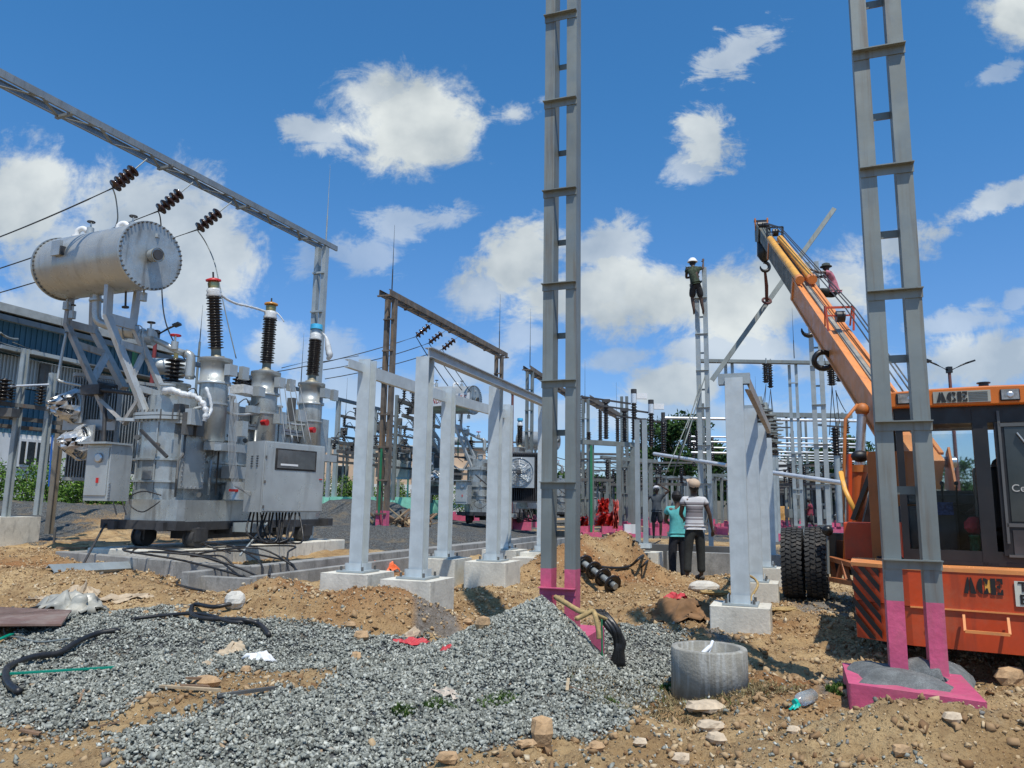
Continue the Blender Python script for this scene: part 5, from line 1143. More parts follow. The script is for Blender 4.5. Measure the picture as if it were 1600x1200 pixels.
# ================================================================ SWITCHYARD EQUIPMENT
def post_ins(px, pyt, pyb, d, lab, r_=.13, head=None, sup=None, m=None, grp='black post insulators on the far switchyard', par=None):
    b = P(px, pyb, d); tpt = P(px, pyt, d); h = tpt.z - b.z; t = thing('post_insulator', b, lab, 'insulator', grp)
    m_ = MB(); sheds(m_, b, Z, h, r_, max(6, int(h / .11)), .6, 8); m_.make('sheds', m or porcB, t)
    if head == 'arm': MB().bar(b + Z * (h + .08) - V((1.15, .2, -.12)), b + Z * (h + .08) + V((1.15, .2, -.12)), .10, .07).make('contact_arm', tdark, t); MB().box(b + Z * (h + .05), (.35, .2, .14)).make('clamp', tdark, t)
    if head == 'cap': MB().cyl(b + Z * h, b + Z * (h + .42), .13, n=10).make('metal_head', alum, t); MB().cyl(b + Z * (h + .42), b + Z * (h + .62), .13, n=10).make('head_lid', bluep if False else tdark, t); MB().box(b + Z * (h + .32) + V((.35, 0, 0)), (.45, .14, .25)).make('side_terminal', white, t)
    if head == 'cap2': MB().cyl(b + Z * h, b + Z * (h + .45), .09, n=8).make('metal_head', tdark, t)
    return t
for a in ((904, 618, 690, 36, 'post insulator right against the left ladder column', .16, None), (938, 640, 689, 38, 'post insulator left of the tallest black one'), (947, 628, 686, 34, 'black post insulator under the highest contact arm', .14, 'arm'), (965, 652, 693, 38, 'slim post insulator between two contact arms'),
          (976, 642, 693, 34, 'black post insulator under the middle contact arm', .13, 'arm'), (991, 630, 687, 33, 'black bushing with a bright square head', .15, 'cap'), (1004, 658, 700, 34, 'black post insulator under the lowest contact arm', .13, 'arm'), (1018, 646, 698, 34, 'second black bushing with a bright square head', .15, 'cap'),
          (1037, 660, 708, 34, 'last black bushing, where the white tube begins', .15, 'cap2'), (920, 675, 690, 36, 'short dark insulator on the bay beam'), (1077, 660, 700, 40, 'dark insulator in front of the tallest tree'), (1090, 672, 705, 38, 'dark insulator just left of the ladder column')):
    post_ins(*a)
def frame_structure(name, pts, d_posts, lab, m, cat='steel structure', grp=None, mw=.14, zt=2.9, foot=.55, pm=pinkp, beams=(), base=0.0, extra=()):
    """pts: picture columns & depths of posts"""
    cs = [PZ(px, d, 0) for px, d in pts]; t = thing(name, (cs[0].x, cs[0].y, 0), lab, cat, grp)
    for c in cs:
        z0 = float(Hbase(c.x, c.y)) - .05
        if foot: MB().box(c + Z * (z0 + foot / 2), (mw + .03, mw + .03, foot)).make('painted_foot', pm, t); MB().box(c + Z * (z0 + .12), (mw * 4, mw * 4, .26)).make('footing', pm, t)
        MB().ibeam(c + Z * (z0 + foot), c + Z * zt, mw, mw, u, .02).make('post', m, t)
    for (z, sz) in beams:
        MB().bar(V((cs[0].x, cs[0].y, z)) - (cs[-1] - cs[0]).normalized() * .5, V((cs[-1].x, cs[-1].y, z)) + (cs[-1] - cs[0]).normalized() * .5, sz, sz).make('beam', m, t)
    return t
# bay with pink feet right of the left ladder column
frame_structure('bay_support', [(924, 33), (968, 33), (990, 34)], 0, 'grey bay frame with pink feet carrying the black insulators', steelold, beams=((4.05, .2),), zt=3.95, mw=.2)
frame_structure('bay_support', [(951, 38), (985, 39), (1018, 40)], 0, 'second grey bay frame behind the red sheets', steelold, beams=((3.7, .18),), zt=3.6, mw=.2)
c = PZ(924, 32.8, 0); tag(MB().bar(c + Z * .1, c + Z * 3.9, .10, .03).make('earth_strip', greenp), 'bright green earthing strip on the bay frame leg', 'strip')
c = PZ(600, 25, 0)
for i, (px, d, zt, m_) in enumerate(((1030, 42, 3.0, steelold), (1042, 46, 3.1, steel), (1052, 48, 3.2, steelold), (1066, 45, 3.1, steel), (1078, 50, 3.3, steelold), (1088, 47, 3.1, steel), (1062, 55, 3.2, steel), (1035, 52, 3.3, steelold), (1120, 40, 3.0, steelold), (1130, 46, 3.1, steel))):
    frame_structure('equipment_stand', [(px, d), (px + 9, d + 1.5)], 0, 'slim pink footed equipment stand, %s of the far bays' % ('first', 'second', 'third', 'fourth', 'fifth', 'sixth', 'seventh', 'eighth', 'ninth', 'tenth')[i], m_, 'equipment stand', 'equipment stands of the far bays', zt=zt, beams=((zt, .14),), mw=.12)
# horizontal slab of busbars on the right
zz_ = [(653, 36, .07, 1035, 1345), (684, 42, .055, 1205, 1345), (692, 44, .055, 1205, 1345), (697, 46, .05, 1205, 1345), (706, 48, .055, 1205, 1345), (711, 52, .05, 1205, 1345), (715, 55, .045, 1205, 1345), (719, 58, .05, 1205, 1345), (707, 40, .055, 1080, 1135), (699, 44, .05, 1080, 1135), (690, 42, .05, 1080, 1135), (682, 46, .05, 1080, 1135)]
for i, (py, d, r_, x0, x1) in enumerate(zz_):
    a, b = P(x0, py, d), P(x1, py + .3, d); b.z = a.z
    tag(MB().cyl(a, b, r_, n=8).make('busbar_tube', alum), 'long white busbar tube crossing the right switchyard, tier %s' % ('topmost', 'second', 'third', 'fourth', 'fifth', 'sixth', 'seventh', 'lowest', 'lowest on the left side', 'third on the left side', 'second on the left side', 'topmost on the left side')[i], 'busbar', 'white busbar tubes')
    for px in (x0 + 4, x1 - 22):
        p = P(px, py, d); m_ = MB(); sheds(m_, p - Z * .75, Z, .68, .11, 6, .6, 7); o = m_.make('busbar_insulator', porcB); tag(o, 'small dark insulator under an end of a white busbar tube', 'insulator', 'busbar insulators')
a, b = P(1022, 709, 24), P(1135, 727, 21); tag(MB().cyl(a, b, .055, n=8).make('slanting_tube', alum), 'slanting white tube left of the pale zinc row', 'busbar')
a, b = P(1203, 738, 19), P(1318, 755, 16.5); tag(MB().cyl(a, b, .055, n=8).make('slanting_tube', alum), 'slanting white tube right of the pale zinc row', 'busbar')
# frames in the right yard
for i, (pts, zt, lab) in enumerate((([(1208, 50), (1300, 50), (1345, 50)], 3.6, 'long low frame carrying the busbars on the right'), ([(1215, 62), (1250, 62), (1320, 62), (1360, 62)], 4.1, 'rear busbar frame on the right'), ([(1115, 58), (1145, 58), (1180, 58)], 3.8, 'low frame behind the right zinc row'))):
    frame_structure('busbar_rack', pts, 0, lab, steelold, beams=((zt, .18),), zt=zt, mw=.2)
# dark breaker stack right of the zinc row
for i, (px, d, y0, y1) in enumerate(((1189, 24, 632, 715), (1198, 27, 640, 712), (1206, 31, 648, 712), (1190, 33, 655, 712), (1211, 34, 655, 712))):
    t_ = post_ins(px, y0, y1, d, 'dark ribbed breaker pole, %s of the cluster right of the zinc row' % ('first', 'second', 'third', 'fourth', 'fifth')[i], .2, None, m=mat('sooty porcelain', (.06, .045, .035), .4, 0, .5, 4), grp='breaker poles'); b = P(px, y1, d); MB().cyl(V((b.x, b.y, 0)), b, .14, n=8).make('pedestal', steel, t_); h = P(px, y0, d).z - b.z; MB().cyl(b + Z * h, b + Z * (h + .25), .16, .1, 8).make('top_cap', steelold, t_)
    for k in range(5): q = b + Z * (h * (.15 + .18 * k)); MB().box(q + V((.12, -.12, 0)), (.45, .25, .05)).make('terminal_pad', steelold, t_)
t_ = post_ins(1307, 668, 712, 30, 'tall dark bushing left of the crane pipe', .2, None); 
MB().bar(P(1272, 664, 30), P(1328, 668, 30), .06).make('contact_arm', tdark, t_); MB().cyl(P(1307, 712, 30) - Z * 2.6, P(1307, 712, 30), .12, n=8).make('pedestal', steel, t_)
a, b = P(1205, 668, 33), P(1235, 668, 33); tag(MB().bar(a, b, .06).make('contact_arm', tdark), 'short dark contact arm right of the breaker cluster', 'contact arm')
# hanging strings of the far gantry
for i, (px, d, y0, y1, r_) in enumerate(((1197, 33.6, 568, 598, .16), (1204, 34.6, 569, 606, .14), (1300, 24, 572, 602, .15), (1312, 25, 566, 596, .14))):
    a, b = P(px, y0, d), P(px, y1, d); t_ = thing('hanging_insulator', b, ('left one of the two insulators hanging left of the spike', 'right one of the two insulators hanging left of the spike', 'big insulator hanging under the crane jib', 'insulator half hidden behind the crane jib')[i], 'insulator', 'hanging insulators'); m_ = MB(); sheds(m_, b, Z, (a - b).length, r_, 9, .6, 10); m_.make('sheds', porcB, t_); MB().cyl(a, a + Z * .25, .03, n=5).make('link', steel, t_)
for i, (a, b) in enumerate((((1197, 600, 33.6), (1191, 635, 28)), ((1197, 600, 33.6), (1194, 640, 28)), ((1204, 608, 34.6), (1200, 640, 30)), ((1204, 608, 34.6), (1209, 652, 32)), ((1204, 608, 34.6), (1207, 655, 32)), ((1300, 604, 24), (1296, 680, 24)), ((1300, 604, 24), (1306, 665, 28)), ((1300, 604, 24), (1288, 560, 24)), ((1306, 610, 24), (1312, 662, 28)), ((1306, 612, 24), (1322, 644, 26)), ((1103, 582, 22), (1068, 700, 20)), ((1103, 586, 22), (1040, 740, 20)), ((1095, 610, 22), (1060, 720, 21)))):
    cable('down_wire', sag(P(*a), P(*b), .05, 4), .014, wire if i < 10 else steelold, ('thin wire from the left hanging insulator to the first breaker pole', 'second thin wire from the left hanging insulator', 'thin wire from the right hanging insulator leaning left', 'thin wire from the right hanging insulator leaning right', 'thin wire between the two others under the right hanging insulator', 'long wire under the insulator below the crane jib', 'wire from the insulator below the jib slanting right', 'short wire rising left of the insulator below the jib', 'wire ending at the tall dark bushing by the crane pipe', 'outer wire reaching the crane guard pipe', 'guy wire from the climber column to the tallest tree', 'lowest slanting guy wire of the climber column', 'steepest guy wire of the climber column')[i], 'wire', 'thin hanging wires', 5)
cable('guy_rope', [P(1094, 600, 21.9), P(1052, 742, 21)], .015, steelold, 'guy rope slanting down left of the climber column', 'rope')
# middle-left yard
def yard_structure(name, a, b, np_, zt, levels, lab, m, pm, foot, equip=8, mw=.13):
    a, b = V(a), V(b); t = thing(name, (a.x, a.y, 0), lab, 'steel structure', 'lattice yards of steel and insulators'); d = (b - a).normalized(); s = d.cross(Z)
    for i in range(np_):
        c = a.lerp(b, i / max(1, np_ - 1)); c.z = 0; z0 = float(Hbase(c.x, c.y)) - .05
        if foot: MB().box(c + Z * (z0 + foot / 2), (mw * 1.5, mw * 1.5, foot)).make('painted_foot', pm, t); MB().box(c + Z * (z0 + .15), (.8, .8, .3)).make('footing', pm, t)
        MB().ibeam(c + Z * (z0 + foot), c + Z * zt, mw, mw, u, .02).make('post', m, t)
    for (z, off, sz) in levels: MB().bar(V((a.x, a.y, z)) + s * off, V((b.x, b.y, z)) + s * off, sz, sz).make('beam', steeldark, t)
    r = random.Random(int(a.x * 100)); mb = MB(); mt = MB()
    for i in range(equip):
        c = a.lerp(b, (i + .5) / equip); z = levels[0][0] if i % 2 else levels[min(1, len(levels) - 1)][0]
        c.z = z + .1; hh = r.uniform(.3, .5); mi = MB(); sheds(mi, c, Z, hh, .10, 4, .5, 8, 1); mi.make('pin_insulator', porcB, t)
        MB().box(c + Z * (hh + .05), (.30, .08, .08)).make('clamp', tdark, t)
        mb.tube(crom([c + Z * hh, c + Z * (hh + .3) + s * .3, c + s * .9 + Z * r.uniform(-.3, .3), c + s * 1.3 - Z * .4], 3), .018, 4)
        if i % 3 == 0: MB().box(c - Z * .35, (.3, .25, .3)).make('mechanism_box', steeldark, t)
    mb.make('jumper_wires', wire, t); return t
def zat(px, py, d): return P(px, py, d)
yard_structure('switch_bay', PZ(508, 31, 0), PZ(690, 40, 0), 5, 3.9, ((3.75, 0, .13), (3.35, .4, .13), (2.95, .1, .1)), 'long rack of dark switchgear on mint green footed posts, middle left', steel, mintp, .85, 16)
yard_structure('switch_bay', PZ(520, 36, 0), PZ(660, 44, 0), 4, 5.6, ((5.4, 0, .12), (4.9, .3, .10), (4.4, .1, .1)), 'taller rack behind the long one on mint green feet', steel, mintp, .9, 9)
yard_structure('switch_bay', PZ(612, 33, 0), PZ(672, 38, 0), 2, 6.0, ((5.8, 0, .16), (5.1, .3, .14)), 'high rack of small breakers right of the rusty gantry leg', steelold, mintp, .8, 9)
yard_structure('switch_bay', PZ(500, 42, 0), PZ(600, 50, 0), 4, 4.6, ((4.4, 0, .12), (3.9, .3, .12)), 'rear rack seen between the first zinc posts', steelold, mintp, .8, 8)
def PY(px, py, d): return P(px, py, d)
for k, (a, b, posts, lab) in enumerate((((-60, 620, 17.0), (150, 646, 18.8), (22, 64), 'near left rack of dark beams in front of the teal shed'),)):
    A_, B_ = P(*a), P(*b); t = thing('switch_rack', (A_.x, A_.y, .3), lab, 'steel structure', 'lattice yards of steel and insulators')
    for (y0, y1, dd) in ((628, 644, 0), (649, 664, .3), (664, 677, .5)): p0, p1 = P(-60, y0 - 5, 17 + dd), P(118, y1, 18.6 + dd); MB().bar(p0, p1, .10, .09).make('beam', steeldark, t)
    for (pt, pb, d) in (((32, 545), (8, 815), 17.8), ((80, 583), (58, 805), 18.3), ((-20, 560), (-45, 815), 17.2)): a0 = P(*pt, d); b0 = P(*pb, d); a0.x = b0.x; a0.y = b0.y; MB().ibeam(b0, a0, .13, .13, u, .02).make('post', steel, t)
    MB().bar(P(0, 541, 17.3), P(30, 548, 17.8), .08).make('top_beam', steel, t); MB().bar(P(48, 550, 17.9), P(128, 567, 19.0), .09).make('top_beam', steel, t)
    MB().cyl(P(5, 604, 17.4), P(76, 601, 18.2), .03, n=6).make('tube', alum, t)
    for (px, y0, y1, d, r_) in ((4, 592, 626, 17.3, .16), (62, 603, 632, 18.0, .12), (16, 600, 626, 17.6, .10), (-8, 596, 626, 17.2, .14)):
        b0 = P(px, y1, d); a0 = P(px, y0, d); mi = MB(); sheds(mi, b0, Z, (a0 - b0).length, r_, 6, .4, 10, 1); mi.make('pin_insulator', porcB, t)
    MB().box(P(8, 645, 17.5), (.5, .3, .2)).make('mechanism_box', steeldark, t); MB().cyl(P(82, 680, 18.3), P(76, 760, 18.3), .02, n=5).make('blue_conduit', mat('blue conduit', (.02, .12, .45), .5), t)
for i, (a, b, r_) in enumerate((((-10, 531, 17), (60, 548, 19), .015), ((-10, 545, 17), (130, 578, 20), .012), ((20, 535, 17.4), (160, 580, 21), .012), ((0, 520, 17), (28, 530, 17.6), .03))):
    cable('busbar_wire', sag(P(*a), P(*b), .05, 4), r_, steelold, 'thin wire of the left rack, %s' % ('upper', 'lower', 'middle', 'short thick bit')[i], 'wire', 'thin wires of the left rack', 5)
MBp = P(92, 690, 21); tag(MB().ibeam(V((MBp.x, MBp.y, .3)), V((MBp.x, MBp.y, 3.6)), .16, .16, u, .02).make('timber_post', mat('old pole', (.20, .17, .13), .8)), 'brownish pole between the rack and the cooling fans', 'pole')
# the long high beam carried on poles
z6 = 6.0; a, b = fixz(-60, 480, z6), fixz(596, 640, z6); t = thing('high_beam', (a.x, a.y, .4), 'long dark blue grey beam running from the left edge down behind the zinc posts', 'steel structure')
MB().bar(a, b, .16, .14).make('beam', mat('blue grey steel', (.07, .10, .13), .5, .3), t)
for px in (430, 533, 592):
    q0 = ray(px, 700); k = None
    for i in range(200):
        c = a.lerp(b, i / 199)
        if abs((c.x / c.y) * math.cos(0) - (px - 800) / FPX) < .006: k = c; break
    if k is None: continue
    z0 = float(Hbase(k.x, k.y)); kk = V((k.x, k.y, 0)); MB().box(kk + Z * (z0 + .4), (.22, .22, .8)).make('painted_foot', mintp, t); MB().ibeam(kk + Z * (z0 + .8), kk + Z * (z6 - .07), .17, .17, u, .02).make('post', steel, t)
    MB().box(kk + Z * (z0 + .2), (.9, .9, .35)).make('footing', mintp, t)
for (px, d) in ((560, 36), (585, 38)):
    for z in (4.8, 5.2):
        pass
# mint plinths and boxes
for i, (px, d, wd, h) in enumerate(((519, 34, 1.6, .8), (583, 38, 1.3, .7), (612, 36, 2.4, .85), (680, 40, 1.5, .9), (640, 42, 1.2, .8))):
    c = PZ(px, d, 0); z0 = float(Hbase(c.x, c.y)); block('mint_plinth', wu(c, wd / 2, .5), z0 - .1, z0 + h, mintp, 'mint green foundation block, %s from the left in the middle yard' % ('first', 'second', 'third', 'fourth', 'fifth')[i], 'plinth', .01, 'mint green blocks')
c = PZ(620, 37, 0); t = thing('control_kiosk', (c.x, c.y, 1.2), 'blue grey kiosk on thin legs above the timber pile', 'cabinet'); MB().box(c + Z * 3.1, (1.1, .6, 1.3)).make('cabinet', mat('blue grey kiosk', (.30, .37, .45), .5), t); MB().box(c + Z * 3.1 - V((0, .31, 0)), (.9, .02, 1.1)).make('door', tpaint2, t)
for s_ in (-.45, .45): MB().box(c + Z * 1.8 + V((s_, 0, 0)), (.08, .08, 1.4)).make('leg', mintp, t)
# street lamps
def lamp(px, pyt, d, arms, lab, m_, base=0):
    p = P(px, pyt, d); t = thing('street_lamp', (p.x, p.y, base), lab, 'street lamp'); MB().cyl(V((p.x, p.y, base)), p, .09, .06, 8).make('pole', m_, t)
    for (dx, dz) in arms:
        e = p + V((dx, 0, dz)); MB().tube([p - Z * .05, p.lerp(e, .7), e], .035, 6).make('arm', blk, t); q = e + V((dx * .35, 0, dz * .3)); MB().bar(e, q, .26, .07).make('lamp_head', blk, t)
    MB().box(p, (.18, .18, .25)).make('bracket', blk, t); return t
lamp(1483, 578, 30, ((-.75, .32), (.75, .30)), 'double armed street lamp behind the crane cab roof', mat('reddish pole', (.16, .06, .05), .6))
lamp(244, 522, 24, ((.55, .28),), 'single street lamp on a red pole behind the drum frame', mat('red pole', (.20, .03, .03), .6))
lamp(801, 612, 36, ((-.7, .38),), 'street lamp leaning left between the far drum and the ladder column', mat('reddish pole', (.16, .06, .05), .6))

# far disconnectors: one built, the rest copied
pc = PZ(1010, 46, 0); dt = thing('disconnector_stand', (pc.x, pc.y, 0), 'dark disconnector on a slim stand in the crowded far yard', 'disconnector', 'dark disconnectors of the far yard')
for s_ in (-.7, .7):
    MB().ibeam(pc + V((s_, 0, 0)), pc + V((s_, 0, 2.6)), .13, .13, u, .02).make('post', steelold, dt); m_ = MB(); sheds(m_, pc + V((s_, 0, 2.75)), Z, .85, .13, 7, .6, 7); m_.make('post_insulator', porcB, dt)
    MB().box(pc + V((s_, 0, .25)), (.6, .6, .5)).make('footing', pinkp, dt)
MB().bar(pc + V((-1, 0, 2.68)), pc + V((1, 0, 2.68)), .16, .14).make('beam', steeldark, dt); MB().bar(pc + V((-.8, 0, 3.65)), pc + V((.9, .1, 3.75)), .06).make('blade', tdark, dt); MB().box(pc + V((.7, -.2, 1.2)), (.3, .25, .45)).make('mechanism_box', steelold, dt)
MB().tube(sag(pc + V((-.7, 0, 3.65)), pc + V((-2.6, .4, 4.2)), .2, 5), .02, 4).make('jumper_wire', wire, dt)
r = random.Random(31)
for i in range(44):
    lo_, hi_ = ((905, 1100), (1200, 1325), (1120, 1200), (690, 840))[(0, 1, 0, 2, 0, 1, 3)[i % 7]]
    d_ = r.uniform(37, 74); px_ = r.uniform(lo_, hi_); q = PZ(px_, d_, 0); clone(dt, (q.x, q.y, float(Hbase(q.x, q.y)) - .1 + r.uniform(-.2, .5) * 0), 'dark disconnector on a slim stand in the crowded far yard', r.choice([0, .36, -1.2, .2]))
for i in range(14):
    px_ = r.choice([r.uniform(905, 1130), r.uniform(1200, 1325)]); d_ = r.uniform(40, 75); q = PZ(px_, d_, 0); h_ = r.uniform(4.5, 7.5)
    t_ = thing('lattice_mast', (q.x, q.y, 0), 'slim grey twin channel mast in the crowded far yard', 'mast', 'slim masts of the far yard'); leg(t_, q, 0, h_, steelold, W=.42, mw=.14, pitch=1.4)
for i, (x0, x1, py_, d_) in enumerate(((900, 1130, 722, 50), (900, 1080, 735, 58), (1020, 1135, 748, 46), (900, 1000, 709, 44), (1200, 1330, 727, 48), (1200, 1330, 742, 56), (690, 840, 700, 52), (690, 840, 690, 60))):
    a, b = P(x0, py_, d_), P(x1, py_ + 1.5, d_ + 2); tag(MB().bar(a, b, .16, .13).make('cross_beam', steeldark), 'dark cross beam %s of the crowded far yard' % ('first', 'second', 'third', 'fourth', 'fifth', 'sixth', 'seventh', 'eighth')[i], 'steel beam', 'dark cross beams of the far yard')
# ================================================================ THE CRANE
TH = R(25); CF = V((math.sin(TH), math.cos(TH), 0)); CR = V((math.cos(TH), -math.sin(TH), 0))
lc = P(1334, 900, 6.78); lc.z = 0; CO = lc + CR * 1.28        # middle of the rear edge
t = thing('mobile_crane', CO + CF * 2.5, 'orange pick and carry crane seen from behind with its jib raised', 'crane')
CRN = t
def C(s, f, z): p = CO + CR * s + CF * f; p.z = z; return p
AX = (CR, CF, Z)
outl = [(-1.28, 0), (-1.07, -.14), (-.86, -.24), (.5, -.34), (.8, -.30), (1.2, -.1), (1.28, 0), (1.28, 1.0), (-1.28, .7)]
def zoff(s): return .03 * max(0, 1 - abs(s - .2) / 1.3)
pts = [(C(s, f, 0).x, C(s, f, 0).y) for s, f in outl]
m = MB(); m.plan(pts, .225, .53); m.make('counterweight_lower', orange, t, bevel=.012)
pts2 = [(C(s * 1.006, f * 1.006 - .006, 0).x, C(s * 1.006, f * 1.006 - .006, 0).y) for s, f in outl]
m = MB(); m.plan(pts2, .535, .83); cw = m.make('counterweight', orangeR if False else orange, t, bevel=.014)
pts3 = [(C(s * 1.015, f * 1.015 - .01, 0).x, C(s * 1.015, f * 1.015 - .01, 0).y) for s, f in outl]
MB().plan(pts3, .825, .855).make('deck_plate', orangeL, t, bevel=.006)
# stripes on the chamfered left panel
a0, a1 = C(-1.288, -.006, 0), C(-1.076, -.149, 0); e = (a1 - a0); el = e.length; e.normalize(); nn = V((e.y, -e.x, 0)); 
if nn.y > 0: nn = -nn
blackp = mat('black stripe paint', (.014, .013, .012), .5, 0, .2, dirt=(.06, .03, .015))
def wall_poly(a, e, nn, pts, m_, nm, par, th=.003, off=.004): return MB().poly([a + e * x + Z * z + nn * off for x, z in pts], nn * th).make(nm, m_, par)
for k in range(6):
    z0 = .12 + k * .125; sl_ = .26; q = [(0, z0 + sl_), (el, z0), (el, z0 + .062), (0, z0 + sl_ + .062)]
    def clipz(q, zc, keep):
        out_ = []
        for i in range(len(q)):
            (x1, z1), (x2, z2) = q[i], q[(i + 1) % len(q)]; i1, i2 = keep(z1), keep(z2)
            if i1: out_.append((x1, z1))
            if i1 != i2: f_ = (zc - z1) / (z2 - z1); out_.append((x1 + (x2 - x1) * f_, zc))
        return out_
    q = clipz(q, .235, lambda z: z >= .235); q = clipz(q, .82, lambda z: z <= .82) if len(q) > 2 else q
    if len(q) < 3: continue
    wall_poly(a0, e, nn, q, blackp, 'warning_stripe', t, off=.012)
# left side panel + chassis
MB().box(C(-.8, 1.6, .62), (.4, 1.2, .38), AX).make('side_tank', orangeR, t, bevel=.01)
MB().box(C(0, 1.6, .62), (1.0, 3.2, .34), AX).make('chassis', mat('dirty chassis', (.14, .05, .02), .7, .1, .3, 3), t)
# ACE lettering: stencil letters cut from flat shapes
def stencil(a, e, up_, nn, hgt, m_, par, mO=None, k=1.0):
    W_ = hgt * .98 * k
    L_A = [[(0, 0), (.30, 0), (.34, .18), (.42, .18), (.42, 1), (.30, 1)], [(.50, 0), (.95, 0), (.62, 1), (.50, 1)]]
    L_C = [[(.40, 0), (.40, 1), (.18, .93), (.02, .70), (0, .5), (.02, .30), (.18, .07)], [(.48, 1), (.70, .98), (.86, .90), (.80, .62), (.66, .62), (.60, .80), (.48, .82)], [(.48, 0), (.70, .02), (.86, .10), (.80, .38), (.66, .38), (.60, .20), (.48, .18)]]
    L_E = [[(0, 0), (.38, 0), (.38, 1), (0, 1)], [(.46, 1), (.92, 1), (.92, .66), (.80, .66), (.70, .84), (.46, .84)], [(.46, 0), (.92, 0), (.92, .34), (.80, .34), (.70, .16), (.46, .16)], [(.46, .42), (.60, .42), (.72, .30), (.72, .70), (.60, .58), (.46, .58)]]
    x0 = 0
    for nm, Ls in (('letter_a', L_A), ('letter_c', L_C), ('letter_e', L_E)):
        mb = MB()
        for pl in Ls: mb.poly([a + e * ((x0 + x) * W_) + up_ * (z * hgt) + nn * .004 for x, z in pl], nn * .004)
        mb.make(nm, m_, par); x0 += 1.02
def face_frame(i0, i1, k=1.006):
    s0, f0 = outl[i0]; s1, f1 = outl[i1]; a, b = C(s0 * k, f0 * k - .008, 0), C(s1 * k, f1 * k - .008, 0); e = (b - a); l_ = e.length; e.normalize(); nn = V((e.y, -e.x, 0)); nn = nn if nn.y < 0 else -nn; return a, e, nn, l_
def s_for_px(a, e, px, z):   # distance along a face where the picture column is px
    for i in range(800):
        q = a + e * (i * .003); q.z = z; v = q - V((0, 0, CAMZ)); dd = v.dot(fw)
        if 800 + FPX * v.dot(cr) / dd >= px: return i * .003
    return 0
a, e, nn, l_ = face_frame(2, 3)
s1_ = s_for_px(a, e, 1505, .72); s2_ = s_for_px(a, e, 1567, .72); print('ACE', l_, s1_, s2_)
hh = .125; stencil(a + e * s1_ + Z * .665, e, Z, nn, hh, blackp, t, k=(s2_ - s1_) / (hh * .98 * 2.96))
wall_poly(a + e * s1_ + Z * .665, e, nn, [(hh * 1.15, .02), (hh * 1.5, .01), (hh * 1.75, hh * .5), (hh * 1.5, hh - .01), (hh * 1.15, hh - .02)], yellowp, 'letter_fill', t, .002, .001)
a2, e2_, nn2, l2 = face_frame(3, 4); sp = s_for_px(a2, e2_, 1586, .7); a3 = a if s_for_px(a, e, 1586, .7) < l_ else a2; e3 = e if a3 is a else e2_; n3_ = nn if a3 is a else nn2; sp = s_for_px(a3, e3, 1585, .7)
pl_ = wall_poly(a3 + Z * .59, e3, n3_, [(sp, 0), (sp + .42, 0), (sp + .42, .19), (sp, .19)], mat('plate white', (.62, .62, .52), .6, 0, .05, dirt=(.35, .33, .28)), 'number_plate', t, .006, .006)
text('T', 'plate_lettering', blackp, .10, a3 + e3 * (sp + .055) + Z * .735 + n3_ * .016, e3, n3_, t, .001, 0, 1, 'CENTER', .003); text('B', 'plate_lettering', blackp, .10, a3 + e3 * (sp + .055) + Z * .64 + n3_ * .016, e3, n3_, t, .001, 0, 1, 'CENTER', .003)
# pull handle / step on the lower part
sA = s_for_px(a, e, 1506, .45); sB = s_for_px(a, e, 1575, .45)
for fs, s_ in ((a, sA), (a, min(sB, l_))): p = a + e * s_ + nn * .03; MB().bar(p + Z * .50, p + nn * .07 + Z * .385, .018).make('step_arm', orangeL, t)
MB().bar(a + e * sA + nn * .10 + Z * .385, a + e * min(sB, l_) + nn * .10 + Z * .385, .022).make('step_bar', orangeL, t)
for z in (.50, .44): sC = s_for_px(a, e, 1453, z); MB().cyl(a + e * sC + Z * z, a + e * sC + Z * z + nn * .03, .014, n=8).make('bolt', orangeL, t)
for z in (.532,): MB().bar(a + Z * z + nn * .004, a + e * l_ + Z * z + nn * .004, .010, .012).make('seam', orangeL, t)
# cab
cabm = mat('cab black frame', (.012, .012, .013), .45, 0, .3)
s0, s1, f0, f1 = -.83, .62, .12, 1.35   # across / along
zb, zt = .86, 2.36
def bx(nm, s, f, z, ds, df, dz, m_, par=t, bv=0): return MB().box(C(s, f, z), (ds, df, dz), AX).make(nm, m_, par, bevel=bv)
bx('cab_floor', -.1, .74, .875, 1.5, 1.3, .03, cabm)
for s in (-.85, -.235, .62):
    bx('cab_pillar', s, .12, 1.55, .055 if s < -.5 else .11, .06, 1.40, cabm)
for s in (-.85, .62): bx('cab_pillar', s, 1.35, 1.55, .06, .06, 1.40, cabm)
bx('cab_header', -.11, .12, 2.13, 1.52, .05, .15, cabm); bx('cab_header', -.11, 1.35, 2.16, 1.52, .05, .10, cabm); bx('cab_sill', -.11, .12, .93, 1.52, .05, .10, cabm)
bx('cab_side', -.86, .74, 2.14, .05, 1.25, .12, cabm); bx('cab_side', .63, .74, 1.5, .05, 1.25, 1.3, cabm); bx('cab_side_lower', -.86, .74, 1.05, .05, 1.25, .30, orangeR)
